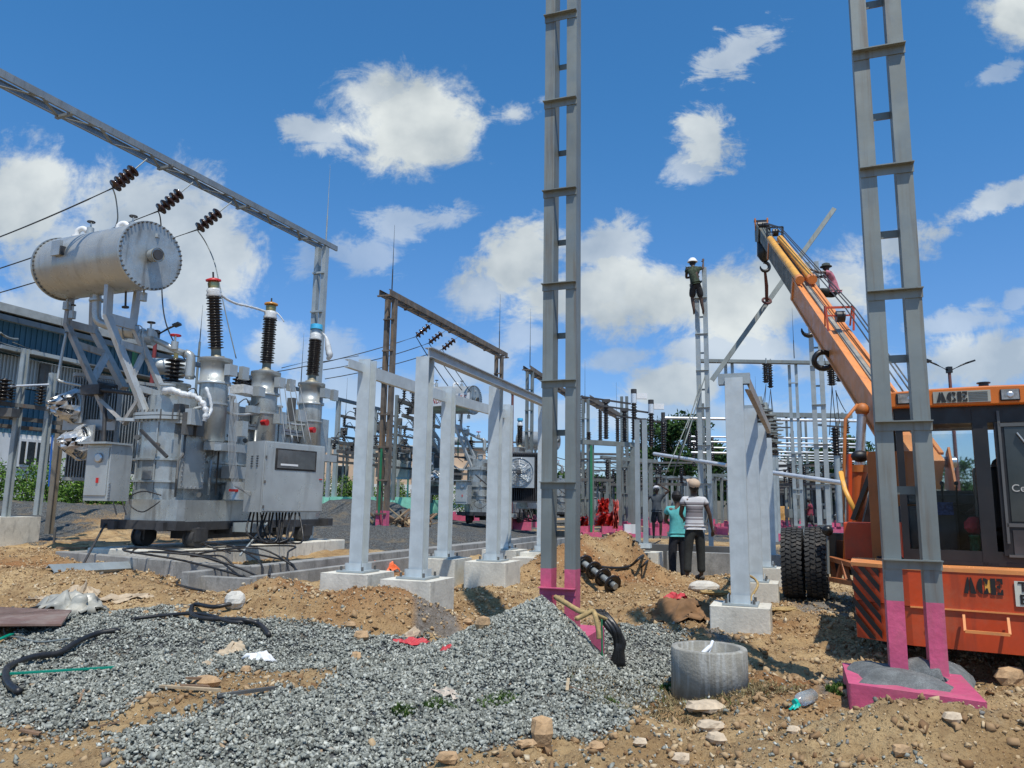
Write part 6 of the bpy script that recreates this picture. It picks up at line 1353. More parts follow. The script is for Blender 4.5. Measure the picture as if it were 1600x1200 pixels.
# roof fascia, slightly arched
fa = []
n_ = 12
for i in range(n_ + 1): x = i / n_; fa.append((x * 1.72, .045 * (1 - (2 * x - 1) ** 2)))
ra = C(-.97, .02, 2.20); pts = [(x, z * .6 + .135) for x, z in fa] + [(1.72, 0.0)] + [(0, 0)]
orf = mat('cab roof orange', (.60, .15, .012), .4, 0, .08, 2)
fas = MB().poly([ra + CR * x + Z * z for x, z in pts], CF * 1.42).make('cab_roof', orf, t, bevel=.012)
e = CR; nn = -CF
def rs(px): 
    return s_for_px(ra, CR, px, 2.25)
x0 = rs(1458); x1 = rs(1548); print('roof', x0, x1)
b1 = MB().box(ra + CR * ((x0 + x1) / 2) + Z * .075 - CF * .006, (x1 - x0, .012, .10), AX).make('name_panel', mat('name panel', (.36, .36, .31), .5), t)
xa, xb = rs(1463), rs(1511); stencil(ra + CR * xa + Z * .032 - CF * .012, CR, Z, -CF, .086, blackp, t, k=(xb - xa) / (.086 * .98 * 2.96))
for k in range(6): MB().box(ra + CR * (rs(1512) + (x1 - rs(1512)) * .45) + Z * (.040 + .014 * k) - CF * .014, ((x1 - rs(1512)) * .85, .004, .0035), AX).make('panel_line', steeldark, t)
for (pa_, pb_) in ((1400, 1446), (1562, 1594)):
    xa, xb = rs(pa_), rs(pb_); f = MB().box(ra + CR * ((xa + xb) / 2) + Z * .075 - CF * .006, (xb - xa, .02, .10), AX).make('work_lamp', blk, t, bevel=.01); MB().box(ra + CR * ((xa + xb) / 2) + Z * .075 - CF * .020, ((xb - xa) * .86, .006, .078), AX).make('lamp_glass', mat('lamp glass', (.30, .28, .25), .15, .3, .3, 30), f); MB().lathe(ra + CR * ((xa + xb) / 2) + Z * .075 - CF * .022, -CF, [(0, .028), (.006, .018)], 12).make('reflector', chrome, f)
MB().cyl(C(-.13, .5, 2.38), C(-.13, .5, 2.45), .04, n=10).cyl(C(-.13, .5, 2.45), C(-.13, .5, 2.46), .055, n=10).make('roof_vent', blk, t)
# glass with door at the right
gl = bpy.data.materials.new('cab glass'); gl.use_nodes = True; b_ = gl.node_tree.nodes['Principled BSDF']; b_.inputs['Transmission Weight'].default_value = 1; b_.inputs['Roughness'].default_value = .03; b_.inputs['Base Color'].default_value = (.82, .86, .86, 1); b_.inputs['IOR'].default_value = 1.2
bx('rear_window', -.555, .12, 1.50, .53, .008, 1.04, gl); bx('front_window', -.11, 1.35, 1.55, 1.36, .008, 1.05, gl)
dg = mat('tinted door glass', (.035, .04, .04), .08, 0, .3, 2)
dr = bx('door', .215, .10, 1.50, .70, .04, 1.10, cabm); 
bx('door_glass', .215, .075, 1.62, .56, .01, .78, dg, t); bx('door_lower_panel', .215, .075, 1.06, .56, .01, .20, tdark, t)
for (s, f, z, ds, dz) in ((.215, .068, 2.03, .64, .03), (.215, .068, 1.20, .64, .03), (.215, .068, .95, .64, .02), (-.10, .068, 1.6, .02, 1.1)): bx('door_trim', s, f, z, ds, .012, dz, mat('grey rubber trim', (.09, .095, .095), .5), t)
text('Cell:', 'window_lettering', mat('faded white lettering', (.45, .46, .44), .6), .085, C(.03, .065, 1.50), CR, -CF, t, .001, 0, 1)
MB().bar(C(.02, .055, 1.96), C(.20, .055, 1.66), .035, .01).make('wiper_strip', tpaint2, t)
# things in the cab
bx('cab_shade_panel', -.11, 1.33, 1.20, 1.36, .03, .62, tdark); bx('cab_lining', .57, .74, 1.5, .02, 1.2, 1.25, tdark); bx('cab_ceiling', -.11, .74, 2.12, 1.4, 1.15, .02, tdark)  # low front panel is added dark to stand in for shade in the cab
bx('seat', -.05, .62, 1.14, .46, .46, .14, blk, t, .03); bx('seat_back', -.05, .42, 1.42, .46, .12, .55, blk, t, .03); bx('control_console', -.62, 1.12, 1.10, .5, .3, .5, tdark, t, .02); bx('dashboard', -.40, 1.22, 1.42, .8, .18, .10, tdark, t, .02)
for k in range(3): MB().tube([C(-.6 + .12 * k, 1.0, 1.3), C(-.6 + .12 * k, .98, 1.55)], .010, 6).sph(C(-.6 + .12 * k, .98, 1.57), .022, 8).make('control_lever', blk, t)
p = C(-.30, .30, .89); MB().lathe(p, Z, [(0, .055), (.20, .055), (.20, .06), (.215, .06)], 16).make('green_canister', mat('green tin', (.01, .16, .10), .35), t)
MB().sph(p + Z * .30, .095, 10, (1, .7, .8), .15, 2).make('red_cloth', mat('dark red cloth', (.22, .015, .03), .9), t); MB().box(C(-.5, .9, 1.33), (.16, .1, .12)).make('blue_rag', mat('blue cloth', (.03, .07, .22), .9, 0, .5, 30), t)
# mast, winch and boom foot
bmt = mat('mast orange', (.50, .16, .035), .45, 0, .15, 2, dirt=(.3, .12, .04))
PV = P(1436, 722, 9.6); TP = P(1190, 362, 20.8); bd_ = (TP - PV).normalized(); Lb = (TP - PV).length; bs_ = bd_.cross(Z).normalized(); bu = bs_.cross(bd_).normalized()
if bu.z < 0: bu = -bu
for s in (-1, 1):
    o_ = PV + bs_ * (s * .33); fl = [o_ + V((0, 0, -1.25)) - CF * .5, o_ + V((0, 0, -1.25)) + CF * 1.2, o_ + V((0, 0, -.5)) + CF * .9, o_ + V((0, 0, .12)) + CF * .15, o_ + V((0, 0, .18)) - CF * .15, o_ + V((0, 0, -.4)) - CF * .75]
    MB().poly(fl, bs_ * .03).make('boom_foot_plate', bmt, t, bevel=.004)
MB().cyl(PV - bs_ * .42, PV + bs_ * .42, .07, n=14).make('pivot_pin', chrome, t)
MB().cyl(PV - bs_ * .28 - CF * .35 - Z * .55, PV + bs_ * .28 - CF * .35 - Z * .55, .20, n=18).make('winch_drum', steelold, t)
for k in range(6): q = PV - bs_ * (.2 - .08 * k) - CF * .5 - Z * .35; MB().tube([q, q - CF * .45 - Z * .35], .012, 5).make('hydraulic_hose', blackc if k % 2 else bmt, t)
def seg(nm, d0, d1, wd, ht, m_, off=0):
    a_, b_ = PV + bd_ * d0 + bu * off, PV + bd_ * d1 + bu * off; return MB().bar(a_, b_, wd, ht, bu).make(nm, m_, t, bevel=.008)
LB = Lb
base_l = LB * .575; mid_l = LB * .77
seg('base_jib', -.35, base_l, .32, .44, orangeL); 
for s in (-1, 1):
    a_ = PV + bs_ * (s * .165) + bu * .232; MB().bar(a_ - bd_ * .2, a_ + bd_ * base_l, .05, .035, bu).make('jib_flange', orangeL, t); a_ = PV + bs_ * (s * .165) - bu * .232; MB().bar(a_ - bd_ * .2, a_ + bd_ * base_l, .05, .03, bu).make('jib_flange', orangeL, t)
a_ = PV + bu * .234; MB().bar(a_ + bd_ * 1.5, a_ + bd_ * (base_l - .3), .10, .02, bu).make('wear_strip', mat('grey wear strip', (.30, .27, .22), .7, 0, .3, 3), t)
MB().bar(PV + bd_ * (base_l - .12) , PV + bd_ * base_l, .39, .51, bu).make('jib_collar', orangeL, t, bevel=.01)
flym = mat('fly jib grey green', (.11, .12, .105), .6, .1, .3, 2, streak=(.30, .17, .06), samt=.5)
seg('middle_jib', base_l, mid_l + .9, .29, .42, mat('mid jib steel', (.13, .115, .08), .6, .1, .3, 2, streak=(.42, .22, .07), samt=.5)); MB().bar(PV + bd_ * (mid_l + .82), PV + bd_ * (mid_l + .92), .34, .47, bu).make('jib_collar', orangeL, t, bevel=.01)
seg('fly_jib', mid_l + .9, LB - .2, .23, .32, flym)
for s, r_ in ((-.15, .08), (.10, .085)):
    a_ = PV + bd_ * (base_l - .5) + bu * .37 + bs_ * s; b_ = PV + bd_ * (mid_l + .7) + bu * .34 + bs_ * s; MB().cyl(a_, b_, r_, n=14).make('extension_cylinder', yellowp, t)
    MB().cyl(a_ - bd_ * .15, a_, r_ * 1.15, n=14).make('cylinder_end', orangeL, t)
for (dd, s_) in ((LB * .31, .42), (mid_l + .75, .36)):
    q = PV + bd_ * dd + bu * .28; mb = MB(); hz = s_
    for i in (-1, 1):
        mb.bar(q + bs_ * (i * s_ / 2), q + bs_ * (i * s_ / 2 * 1.1) + Z * hz, .03); mb.bar(q + bs_ * (i * s_ / 2) + bd_ * .25, q + bs_ * (i * s_ / 2 * 1.1) + bd_ * .1 + Z * hz, .025)
    mb.bar(q - bs_ * (s_ * .55) + Z * hz, q + bs_ * (s_ * .55) + Z * hz, .035); mb.bar(q - bs_ * (s_ * .5) + Z * hz * .65, q + bs_ * (s_ * .5) + Z * hz * .65, .025); mb.make('rope_guide', orange if dd < mid_l - 2 else blk, t); MB().cyl(q - bs_ * .07 + Z * hz * .6, q + bs_ * .07 + Z * hz * .6, .10, n=14).make('guide_roller', blk, t)
for i, (o1, o2) in enumerate(((.05, .0), (.14, .06), (.2, .10))):
    MB().tube([PV + bd_ * .4 + bu * .5 + bs_ * o1, PV + bd_ * LB * .31 + bu * (.28 + .4) + bs_ * o1, PV + bd_ * (mid_l + .75) + bu * (.28 + .34) + bs_ * o2, TP + bu * .25 + bs_ * o2], .012, 5).make('hoist_rope', wire, t)
# head sheaves
for s in (-1, 1): MB().poly([TP + bs_ * (s * .16) + bd_ * x + bu * y for x, y in ((-.5, -.18), (.05, -.30), (.22, -.05), (.10, .22), (-.4, .22))], bs_ * .02).make('head_plate', flym, t)
for x, y in ((-.02, -.18), (.02, .15)): MB().cyl(TP - bs_ * .12 + bd_ * x + bu * y, TP + bs_ * .12 + bd_ * x + bu * y, .14, n=16).make('sheave', blk, t)
for s in (-1, 1): MB().bar(TP + bs_ * (s * .16) + Z * .05, TP + bs_ * (s * .17) + Z * .40, .07, .04).make('rope_horn', bmt, t)
MB().bar(TP - bs_ * .2 + Z * .32, TP + bs_ * .2 + Z * .32, .05).make('rope_horn_bar', blk, t)
hb = TP - bu * .18 - bd_ * .0
hk = P(1194, 391, 20.7)
for s in (-.06, .06): MB().tube([TP + bs_ * s + bd_ * .1 - bu * .1, hk + bs_ * s + Z * .18], .010, 5).make('hoist_fall', wire, t)
blkp = MB().lathe(hk + Z * .30, -Z, [(0, .10), (.06, .19), (.45, .20), (.58, .12), (.64, .07)], 16); blkp.make('hook_block', blk, t, bevel=0)
def hook(c, r_, nm):
    MB().tube([c + V((math.cos(q) * r_, 0, math.sin(q) * r_ - r_)) for q in [R(100 - i * 24) for i in range(13)]], [.05 * r_ / .13] * 9 + [.045 * r_ / .13, .035 * r_ / .13, .025 * r_ / .13, .012 * r_ / .13], 8).make(nm, blk, t)
hook(hk - Z * .36, .13, 'hook')
q = PV + bd_ * LB * .40 - bu * .28; MB().cyl(q - bs_ * .03, q + bs_ * .03, .0 + .05, n=8).make('hook_lug', orangeL, t); hook(P(1262, 505, 16.2), .14, 'spare_hook')
q = P(1287, 563, 13.2); MB().tube([q + V((math.cos(a_) * .17, .02 * math.sin(2 * a_), math.sin(a_) * .15)) for a_ in [i * math.pi / 8 for i in range(17)]], .05, 8).make('tow_ring', blk, t)
# hydraulic lift cylinder and front left ironwork
LC0, LC1 = P(1336, 890, 11.0), P(1347, 640, 10.9); mid = LC0.lerp(LC1, .62)
MB().cyl(LC0, mid, .12, n=14).make('lift_cylinder', mat('cylinder orange', (.46, .10, .02), .45, 0, .2, 2), t); MB().cyl(mid, LC1, .065, n=12).make('lift_rod', chrome, t); MB().cyl(mid - Z * .04, mid + Z * .06, .14, n=14).make('gland', bmt, t); MB().sph(LC1, .10, 12).make('rod_eye', bmt, t)
MB().tube([P(1320, 880, 10.6), P(1318, 760, 10.6), P(1321, 655, 10.6), P(1340, 632, 10.6)], .024, 8).make('guard_pipe', bmt, t)
MB().bar(P(1327, 880, 10.8), P(1327, 710, 10.8), .07, .05).make('guard_upright', orangeR, t); MB().tube([P(1314, 738, 10.2), P(1320, 765, 10.0), P(1335, 797, 9.8)], .032, 8).make('handrail', yellowp, t)
MB().bar(P(1334, 812, 9.4), P(1372, 712, 9.2), .13, .05).make('black_stay', blk, t); MB().bar(P(1350, 830, 9.0), P(1385, 690, 8.9), .18, .08).make('black_stay', blk, t)
c = P(1344, 713, 10.3); MB().sph(c, .11, 12, (1.15, .8, .75)).make('mirror', blk, t)
MB().box(P(1362, 845, 8.6), (.55, .5, .40), AX).make('red_tool_box', orangeR, t, bevel=.01)
MB().box(P(1400, 790, 8.0), (.5, .5, 1.1), AX).make('engine_cover', bmt, t)
fm = mat('dull frame orange', (.36, .12, .04), .6, 0, .25, 4, dirt=(.2, .1, .05))
for a_, b_, wd in (((1296, 872, 10.9), (1338, 884, 10.2), .10), ((1300, 905, 10.7), (1336, 912, 9.9), .09), ((1298, 872, 10.9), (1304, 905, 10.8), .06), ((1318, 878, 10.5), (1326, 912, 10.3), .07), ((1310, 905, 10.6), (1316, 880, 10.6), .05), ((1335, 884, 10.2), (1345, 900, 9.0), .10)):
    MB().bar(P(*a_), P(*b_), wd, .06).make('front_frame', fm, t)
MB().box(P(1309, 852, 11.2), (.25, .3, .35), AX).make('battery_box', blk, t)
# wheels
def wheel(c, ax_, r_, wd, nm='wheel'):
    f = MB(); pr = [(-wd / 2, r_ * .60), (-wd / 2 * 1.0, r_ * .80), (-wd / 2 * .92, r_ * .93), (-wd / 2 * .70, r_ * .985), (0, r_), (wd / 2 * .70, r_ * .985), (wd / 2 * .92, r_ * .93), (wd / 2, r_ * .80), (wd / 2, r_ * .60)]
    f.lathe(c, ax_, pr, 48); ty = f.make('wheel', rubber, t); a_, b2, _ = frame(ax_)
    mb = MB(); n_ = 44
    for i in range(n_):
        q = 2 * math.pi * i / n_; rd = a_ * math.cos(q) + b2 * math.sin(q); tn_ = b2 * math.cos(q) - a_ * math.sin(q)
        for j, off in enumerate((-.38, -.13, .13, .38)):
            o_ = (.5 if j % 2 else 0) * 2 * math.pi / n_; q2 = q + o_; rd2 = a_ * math.cos(q2) + b2 * math.sin(q2); tn2 = b2 * math.cos(q2) - a_ * math.sin(q2)
            sk = (1 if j in (0, 2) else -1) * .35; e1 = (ax_ + tn2 * sk).normalized(); e2 = rd2.cross(e1)
            mb.box(c + ax_ * (wd * off) + rd2 * (r_ * (1.0 if abs(off) < .3 else .975)), (wd * .215, 2 * math.pi * r_ / n_ * .66, .035), (e1, e2, rd2))
    o_ = mb.make('tread', mat('tread rubber', (.035, .036, .036), .8, 0, .3, 5, dirt=(.15, .12, .09)), ty); o_['kind'] = 'stuff'
    rimm = mat('rusty rim', (.16, .055, .03), .7, .1, .3, 4)
    mb = MB(); mb.lathe(c - ax_ * (wd / 2 * .95), ax_, [(0, r_ * .60), (.02, r_ * .56), (.07, r_ * .50), (.09, r_ * .2), (.05, r_ * .16)], 28); mb.make('rim', rimm, ty)
    return ty
WR = .50
wa = V((1, 0, 0)) * math.cos(R(24)) + V((0, 1, 0)) * -math.sin(R(24))
for px, d in ((1240, 11.5), (1277, 11.3)):
    c = P(px, 884, d); c.z = WR + .02 + Hs(c.x, c.y); wheel(c, wa, WR, .29)
for k_ in (1.55, 1.88): c = P(1258, 884, 11.4) + wa * k_; c.z = WR + .02; wheel(c, wa, WR, .29)
for s in (-.95, .95): wheel(C(s, .85 + .4, .42), CR, .42, .26)
c = P(1258, 884, 11.4); c.z = WR; MB().bar(C(-.1, 2.6, .72), c + wa * .8 + Z * .2, .8, .35).make('front_chassis', mat('dirty chassis', (.14, .05, .02), .7), t); MB().cyl(c, c + wa * 1.7, .12, n=10).make('axle', tdark, t)
p0 = P(1293, 862, 10.7); p1 = P(1293, 838, 10.7); MB().cyl(p0 - Z * .3, p1, .02, n=6).make('mirror_stalk', steelold, t); MB().sph(P(1293, 829, 10.7), .075, 14).make('marker_ball', blk, t)
# load: the sling and the steel member being lifted
a_, b_ = P(1112, 594, 21.7), P(1304, 325, 21.4); o = MB().chan(a_, b_, .13, .06, -u, .012).make('lifted_channel', steelold); tag(o, 'long pale steel channel slung slanting from the crane hook', 'steel beam')
q0, q1 = hk - Z * .60, P(1198, 470, 21.45); tag(MB().tube([q0, q0.lerp(q1, .5) + V((.02, 0, 0)), q1], [.035, .05, .045], 8).tube([q1 + V((math.cos(x) * .12, math.sin(x) * .08, math.sin(x) * .10)) for x in [i * math.pi / 6 for i in range(13)]], .035, 6).make('lifting_sling', mat('dark sling', (.12, .045, .04), .8)), 'dark red sling between the crane hook and the slanting channel', 'sling')
# ================================================================ PEOPLE
def skinmesh(name, vs, es, m_, par, root=0, sub=2):
    o_ = ORG[par.name] if par is not None else V((0, 0, 0)); me = bpy.data.meshes.new(name); me.from_pydata([tuple(V(v[0]) - o_) for v in vs], es, []); me.materials.append(m_)
    o = bpy.data.objects.new(name, me); COL.objects.link(o); o.parent = par; sk = o.modifiers.new('skin', 'SKIN'); sk.use_smooth_shade = True; sk.branch_smoothing = .4
    d = me.skin_vertices[0].data
    for i, v in enumerate(vs): r_ = v[1] if isinstance(v[1], tuple) else (v[1], v[1]); d[i].radius = r_; d[i].use_root = (i == root)
    s = o.modifiers.new('sub', 'SUBSURF'); s.levels = sub; s.render_levels = sub; ORG[o.name] = o_; return o
def person(base, yaw, lab, J, shirt, trous, hat=None, skinm=skin, k=1.0, sleeve=.45, leglen=1.0, group='site workers', collar=None, stripes=None):
    """J overrides joints; local x right, y facing, z up"""
    D = dict(pel=(0, 0, .93), wai=(0, 0, 1.08), che=(0, .0, 1.29), nb=(0, -.01, 1.44), nk=(0, .0, 1.50), hd=(0, .02, 1.58), ht=(0, .015, 1.655),
             sl=(-.185, 0, 1.405), sr=(.185, 0, 1.405), el=(-.24, -.02, 1.13), er=(.24, -.02, 1.13), wl=(-.26, .05, .89), wr=(.26, .05, .89),
             hl=(-.09, 0, .89), hr=(.09, 0, .89), kl=(-.105, .02, .49), kr=(.105, .02, .49), al=(-.11, -.01, .09), ar=(.11, -.01, .09), hdl=None, hdr=None)
    D.update(J); cy, sy_ = math.cos(yaw), math.sin(yaw)
    def W(p): p = V(p) * k; return V((p.x * cy - p.y * sy_, p.x * sy_ + p.y * cy, p.z)) + base
    t = thing('person', base, lab, 'person', group); vs = []; es = []
    def add(p, r_, par_=None): vs.append((W(p), tuple(x * k for x in r_) if isinstance(r_, tuple) else r_ * k)); i = len(vs) - 1; 
    def A_(p, r_, par_=None):
        vs.append((W(p), tuple(x * k for x in r_) if isinstance(r_, tuple) else r_ * k)); i = len(vs) - 1
        if par_ is not None: es.append((par_, i))
        return i
    mid = lambda a, b, f=.5: tuple(V(a).lerp(V(b), f))
    pel = A_(D['pel'], (.145, .10)); wai = A_(D['wai'], (.125, .09), pel); che = A_(D['che'], (.155, .10), wai); nb = A_(D['nb'], (.07, .06), che); nk = A_(D['nk'], .052, nb)
    hd = A_(D['hd'], (.074, .088), nk); ht = A_(D['ht'], (.066, .078), hd)
    up_ = (V(D['ht']) - V(D['hd'])).normalized(); fwd = V(J.get('look', (0, 1, 0))).normalized(); sd = fwd.cross(up_).normalized()
    nose = V(D['hd']) + fwd * .088 + up_ * .005; A_(tuple(nose), .013, hd)
    for s in (-1, 1): A_(tuple(V(D['hd']) + sd * (s * .086) + up_ * .01), .016, hd)
    for sh, el_, wr_, hv in (('sl', 'el', 'wl', 'hdl'), ('sr', 'er', 'wr', 'hdr')):
        a = A_(D[sh], .055, che); m1 = A_(mid(D[sh], D[el_]), .047, a); b = A_(D[el_], .038, m1); m2 = A_(mid(D[el_], D[wr_], .35), .036, b); c = A_(D[wr_], .024, m2)
        dv = (V(D[wr_]) - V(D[el_])).normalized(); dv = V(D[hv]).normalized() if D[hv] else dv
        side = dv.cross(V((0, 1, 0))); side = V((1, 0, 0)) if side.length < .1 else side.normalized(); nrm = side.cross(dv)
        pm = A_(tuple(V(D[wr_]) + dv * .05), (.034, .017), c)
        for f, ln in ((-.027, .068), (-.009, .080), (.009, .075), (.027, .060)):
            r0_ = V(D[wr_]) + dv * .092 + side * f; p1 = A_(tuple(r0_), .0095, pm); p2 = A_(tuple(r0_ + dv * ln * .55 + nrm * .012), .009, p1); A_(tuple(r0_ + dv * ln * .95 + nrm * .035), .008, p2)
        th = A_(tuple(V(D[wr_]) + dv * .05 + side * .040 + nrm * .01), .012, pm); A_(tuple(V(D[wr_]) + dv * .085 + side * .055 + nrm * .022), .009, th)
    for h_, kn, an, sx_ in (('hl', 'kl', 'al', -1), ('hr', 'kr', 'ar', 1)):
        a = A_(D[h_], .085, pel); b = A_(D[kn], .056, a); m2 = A_(mid(D[kn], D[an], .35), .055, b); c = A_(D[an], .036, m2); ft = V(J.get('toe', (0, .17, -.05))); A_(tuple(V(D[an]) + ft * .55 + V((0, 0, -.005))), (.042, .032), c); A_(tuple(V(D[an]) + ft), (.040, .022), len(vs) - 1)
    skinmesh('body', vs, es, skinm, t)
    # shirt
    vs2 = []; es2 = []
    def B_(p, r_, par_=None):
        vs2.append((W(p), tuple(x * k for x in r_) if isinstance(r_, tuple) else r_ * k)); i = len(vs2) - 1
        if par_ is not None: es2.append((par_, i))
        return i
    hem = mid(D['pel'], D['wai'], .05 if not J.get('tuck') else .5)
    h0 = B_(hem, (.185, .135)); w1 = B_(mid(hem, D['wai'], .6), (.170, .125), h0); c0 = B_(mid(D['wai'], D['che'], .45), (.172, .125), w1); c1 = B_(D['che'], (.182, .125), c0); n1 = B_(tuple(V(D['nb']) + V((0, 0, .012))), (.092, .078), c1)
    for sh, el_ in (('sl', 'el'), ('sr', 'er')):
        a = B_(D[sh], .072, c1); b = B_(mid(D[sh], D[el_], sleeve * .6), .068, a); B_(mid(D[sh], D[el_], sleeve), .070, b)
        if sleeve > .9: B_(D['wl' if el_ == 'el' else 'wr'], .04, len(vs2) - 1)
    skinmesh('shirt', vs2, es2, shirt, t, 1)
    vs2.clear(); es2.clear()
    p0 = B_(mid(D['pel'], D['wai'], .35), (.16, .115)); p1 = B_(tuple(V(D['pel']) - V((0, 0, .02))), (.165, .125), p0)
    for h_, kn, an in (('hl', 'kl', 'al'), ('hr', 'kr', 'ar')):
        a = B_(tuple(V(D[h_]) - V((0, 0, .06))), .105, p1); b = B_(D[kn], .083 if leglen >= .9 else .10, a)
        if leglen >= .9: c = B_(mid(D[kn], D[an], .5), .075, b); B_(mid(D[kn], D[an], .93), .075, c)
        elif leglen < .5: pass
    skinmesh('trousers' if leglen >= .9 else 'shorts', vs2, es2, trous, t, 1)
    if leglen >= .9:
        mb = MB()
        for an in ('al', 'ar'):
            ft = V(J.get('toe', (0, .17, -.05))); a = V(D[an]) + V((0, -.05, -.05)); b = V(D[an]) + ft * 1.2 + V((0, .02, .0)); mb.tube([W(a), W(V(D[an]).lerp(b, .3) + V((0, 0, -.03))), W(b)], [.042 * k, .050 * k, .035 * k], 8)
        mb.make('shoes', mat('dark shoes', (.05, .045, .04), .6, dirt=(.22, .16, .1)), t)
    hc = V(D['hd']).lerp(V(D['ht']), .62)
    if hat:
        kind, hm = hat; X_ = lambda v: W(hc + v)
        if kind == 'hair': MB().sph(W(hc + up_ * .012 - fwd * .012), .108 * k, 14, (.94, 1.0, 1.02), .04, 3).make('hair', hm, t)
        if kind == 'cap':
            MB().sph(W(hc - up_ * .012 - fwd * .02), .100 * k, 12, (.9, 1, .95)).make('hair', hairm, t); MB().lathe(W(hc + up_ * .022), (W(up_) - W(V((0, 0, 0)))), [(-.01, .107 * k), (.035 * k, .108 * k), (.07 * k, .09 * k), (.095 * k, .05 * k), (.103 * k, .001)], 16).make('cap', hm, t)
            MB().poly([X_(up_ * .03 + fwd * (.09 + .0) + sd * -.08), X_(up_ * .03 + fwd * .17 + sd * -.05), X_(up_ * .028 + fwd * .185), X_(up_ * .03 + fwd * .17 + sd * .05), X_(up_ * .03 + fwd * .09 + sd * .08)], Z * .012).make('cap_peak', hm, t)
        if kind == 'helmet':
            MB().sph(W(hc - up_ * .015), .098 * k, 12).make('hair', hairm, t); MB().lathe(W(hc + up_ * .01), (W(up_) - W(V((0, 0, 0)))), [(-.005, .15 * k), (.01, .152 * k), (.015 * k, .125 * k), (.07 * k, .115 * k), (.115 * k, .07 * k), (.128 * k, .001)], 18).make('helmet', hm, t)
        if kind == 'brim': MB().sph(W(hc - up_ * .02), .098 * k, 12).make('hair', hairm, t); MB().lathe(W(hc + up_ * .0), (W(up_) - W(V((0, 0, 0)))), [(-.005, .16 * k), (.005, .16 * k), (.012 * k, .115 * k), (.08 * k, .105 * k), (.105 * k, .05 * k), (.108 * k, .001)], 16).make('hat', hm, t)
    # eyes and mouth
    mb = MB()
    for s in (-1, 1): mb.sph(W(V(D['hd']) + fwd * .078 + sd * (s * .032) + up_ * .025), .011 * k, 8)
    mb.make('eyes', mat('eye white', (.5, .48, .45), .4), t); MB().bar(W(V(D['hd']) + fwd * .082 - up_ * .04 - sd * .025), W(V(D['hd']) + fwd * .082 - up_ * .04 + sd * .025), .010 * k).make('mouth', mat('lips', (.07, .025, .02), .6), t)
    return t
def cloth(name, c, v=.12, **k): return mat(name, c, .85, 0, v, 9, .6, 14, **k)
tealc = cloth('turquoise cloth', (.10, .42, .42), streak=(.06, .27, .28), samt=.7, sstretch=.35, sscale=14); navy = cloth('navy trousers', (.012, .014, .020)); darkt = cloth('black trousers', (.022, .024, .022))
greyt = cloth('grey tee', (.055, .065, .075)); shortm = cloth('dark shorts', (.018, .018, .02)); maroon = cloth('maroon cloth', (.24, .035, .06)); pinkc = cloth('dusty pink cloth', (.46, .16, .21), .2, streak=(.30, .09, .13), samt=.8, sstretch=4, sscale=12)
camo = mat('camouflage cloth', (.03, .045, .025), .9, 0, .7, 16)
# white shirt with dark bands: world-height bands in the cloth
st = bpy.data.materials.new('striped shirt cloth'); st.use_nodes = True; n = st.node_tree.nodes; l = st.node_tree.links; b_ = n['Principled BSDF']; b_.inputs['Roughness'].default_value = .9
tcx = n.new('ShaderNodeTexCoord'); sx_ = n.new('ShaderNodeSeparateXYZ'); l.new(tcx.outputs['Object'], sx_.inputs[0]); rp = n.new('ShaderNodeValToRGB'); rp.color_ramp.interpolation = 'CONSTANT'
mr = n.new('ShaderNodeMapRange'); mr.inputs[1].default_value = .8; mr.inputs[2].default_value = 1.6; l.new(sx_.outputs[2], mr.inputs[0]); l.new(mr.outputs[0], rp.inputs[0]); el_ = rp.color_ramp.elements
W_, G_, D_ = (.55, .55, .56, 1), (.22, .20, .21, 1), (.07, .07, .075, 1)
stops = [(0, W_), (.20, G_), (.23, W_), (.30, G_), (.335, W_), (.36, G_), (.46, D_), (.48, G_), (.52, D_), (.54, G_), (.60, W_), (.62, D_), (.64, G_), (.68, W_)]
while len(el_) < len(stops): el_.new(.5)
for i, (p, c) in enumerate(stops): el_[i].position = p; el_[i].color = c
l.new(rp.outputs[0], b_.inputs['Base Color'])
opst = cloth('operator shirt', (.010, .010, .012))
def feet(px, py, d): p = P(px, py, d); return V((p.x, p.y, p.z))
def atground(px, d): p = PZ(px, d, 0); p.z = Hs(p.x, p.y); return p
g = P(1087, 906, 13.6); g.z = max(Hs(g.x, g.y), -.1)
person(g, R(8), 'man in beige cap and white striped shirt standing with his back to the view', dict(hd=(-.01, -.005, 1.60), ht=(-.01, -.045, 1.665), look=(-.25, .8, .45), al=(-.15, 0, .09), ar=(.13, .05, .09), kl=(-.12, .03, .49), kr=(.12, .04, .49), el=(-.22, .08, 1.14), wl=(-.12, .22, 1.06), er=(.27, -.03, 1.15), wr=(.33, .02, .90)), st, darkt, ('cap', cloth('beige cap cloth', (.48, .36, .26))), k=1.0)
g = P(1060, 896, 14.4); g.z = Hs(g.x, g.y)
person(g, R(2), 'man in turquoise shirt with black hair standing left of the man in the beige cap', dict(hd=(0, .03, 1.60), look=(.1, 1, .2), el=(-.20, .12, 1.16), wl=(-.08, .24, 1.10), er=(.21, .10, 1.15), wr=(.10, .24, 1.08)), tealc, navy, ('hair', hairm), k=.97)
g = PZ(1027, 25.5, 0); g.z = P(1027, 842, 25.5).z
person(g, R(165), 'man in dark grey tee and shorts facing the view, one hand at his brow', dict(er=(.30, -.03, 1.28), wr=(.30, .0, 1.03), el=(-.42, .04, 1.58), wl=(-.18, .10, 1.72), kl=(-.13, .03, .5), kr=(.11, .02, .5), look=(0, 1, .1)), greyt, shortm, ('cap', cloth('white headcloth', (.5, .5, .52))), leglen=.6, k=1.0)
g = P(1268, 833, 38.5); g.z = max(g.z, 0)
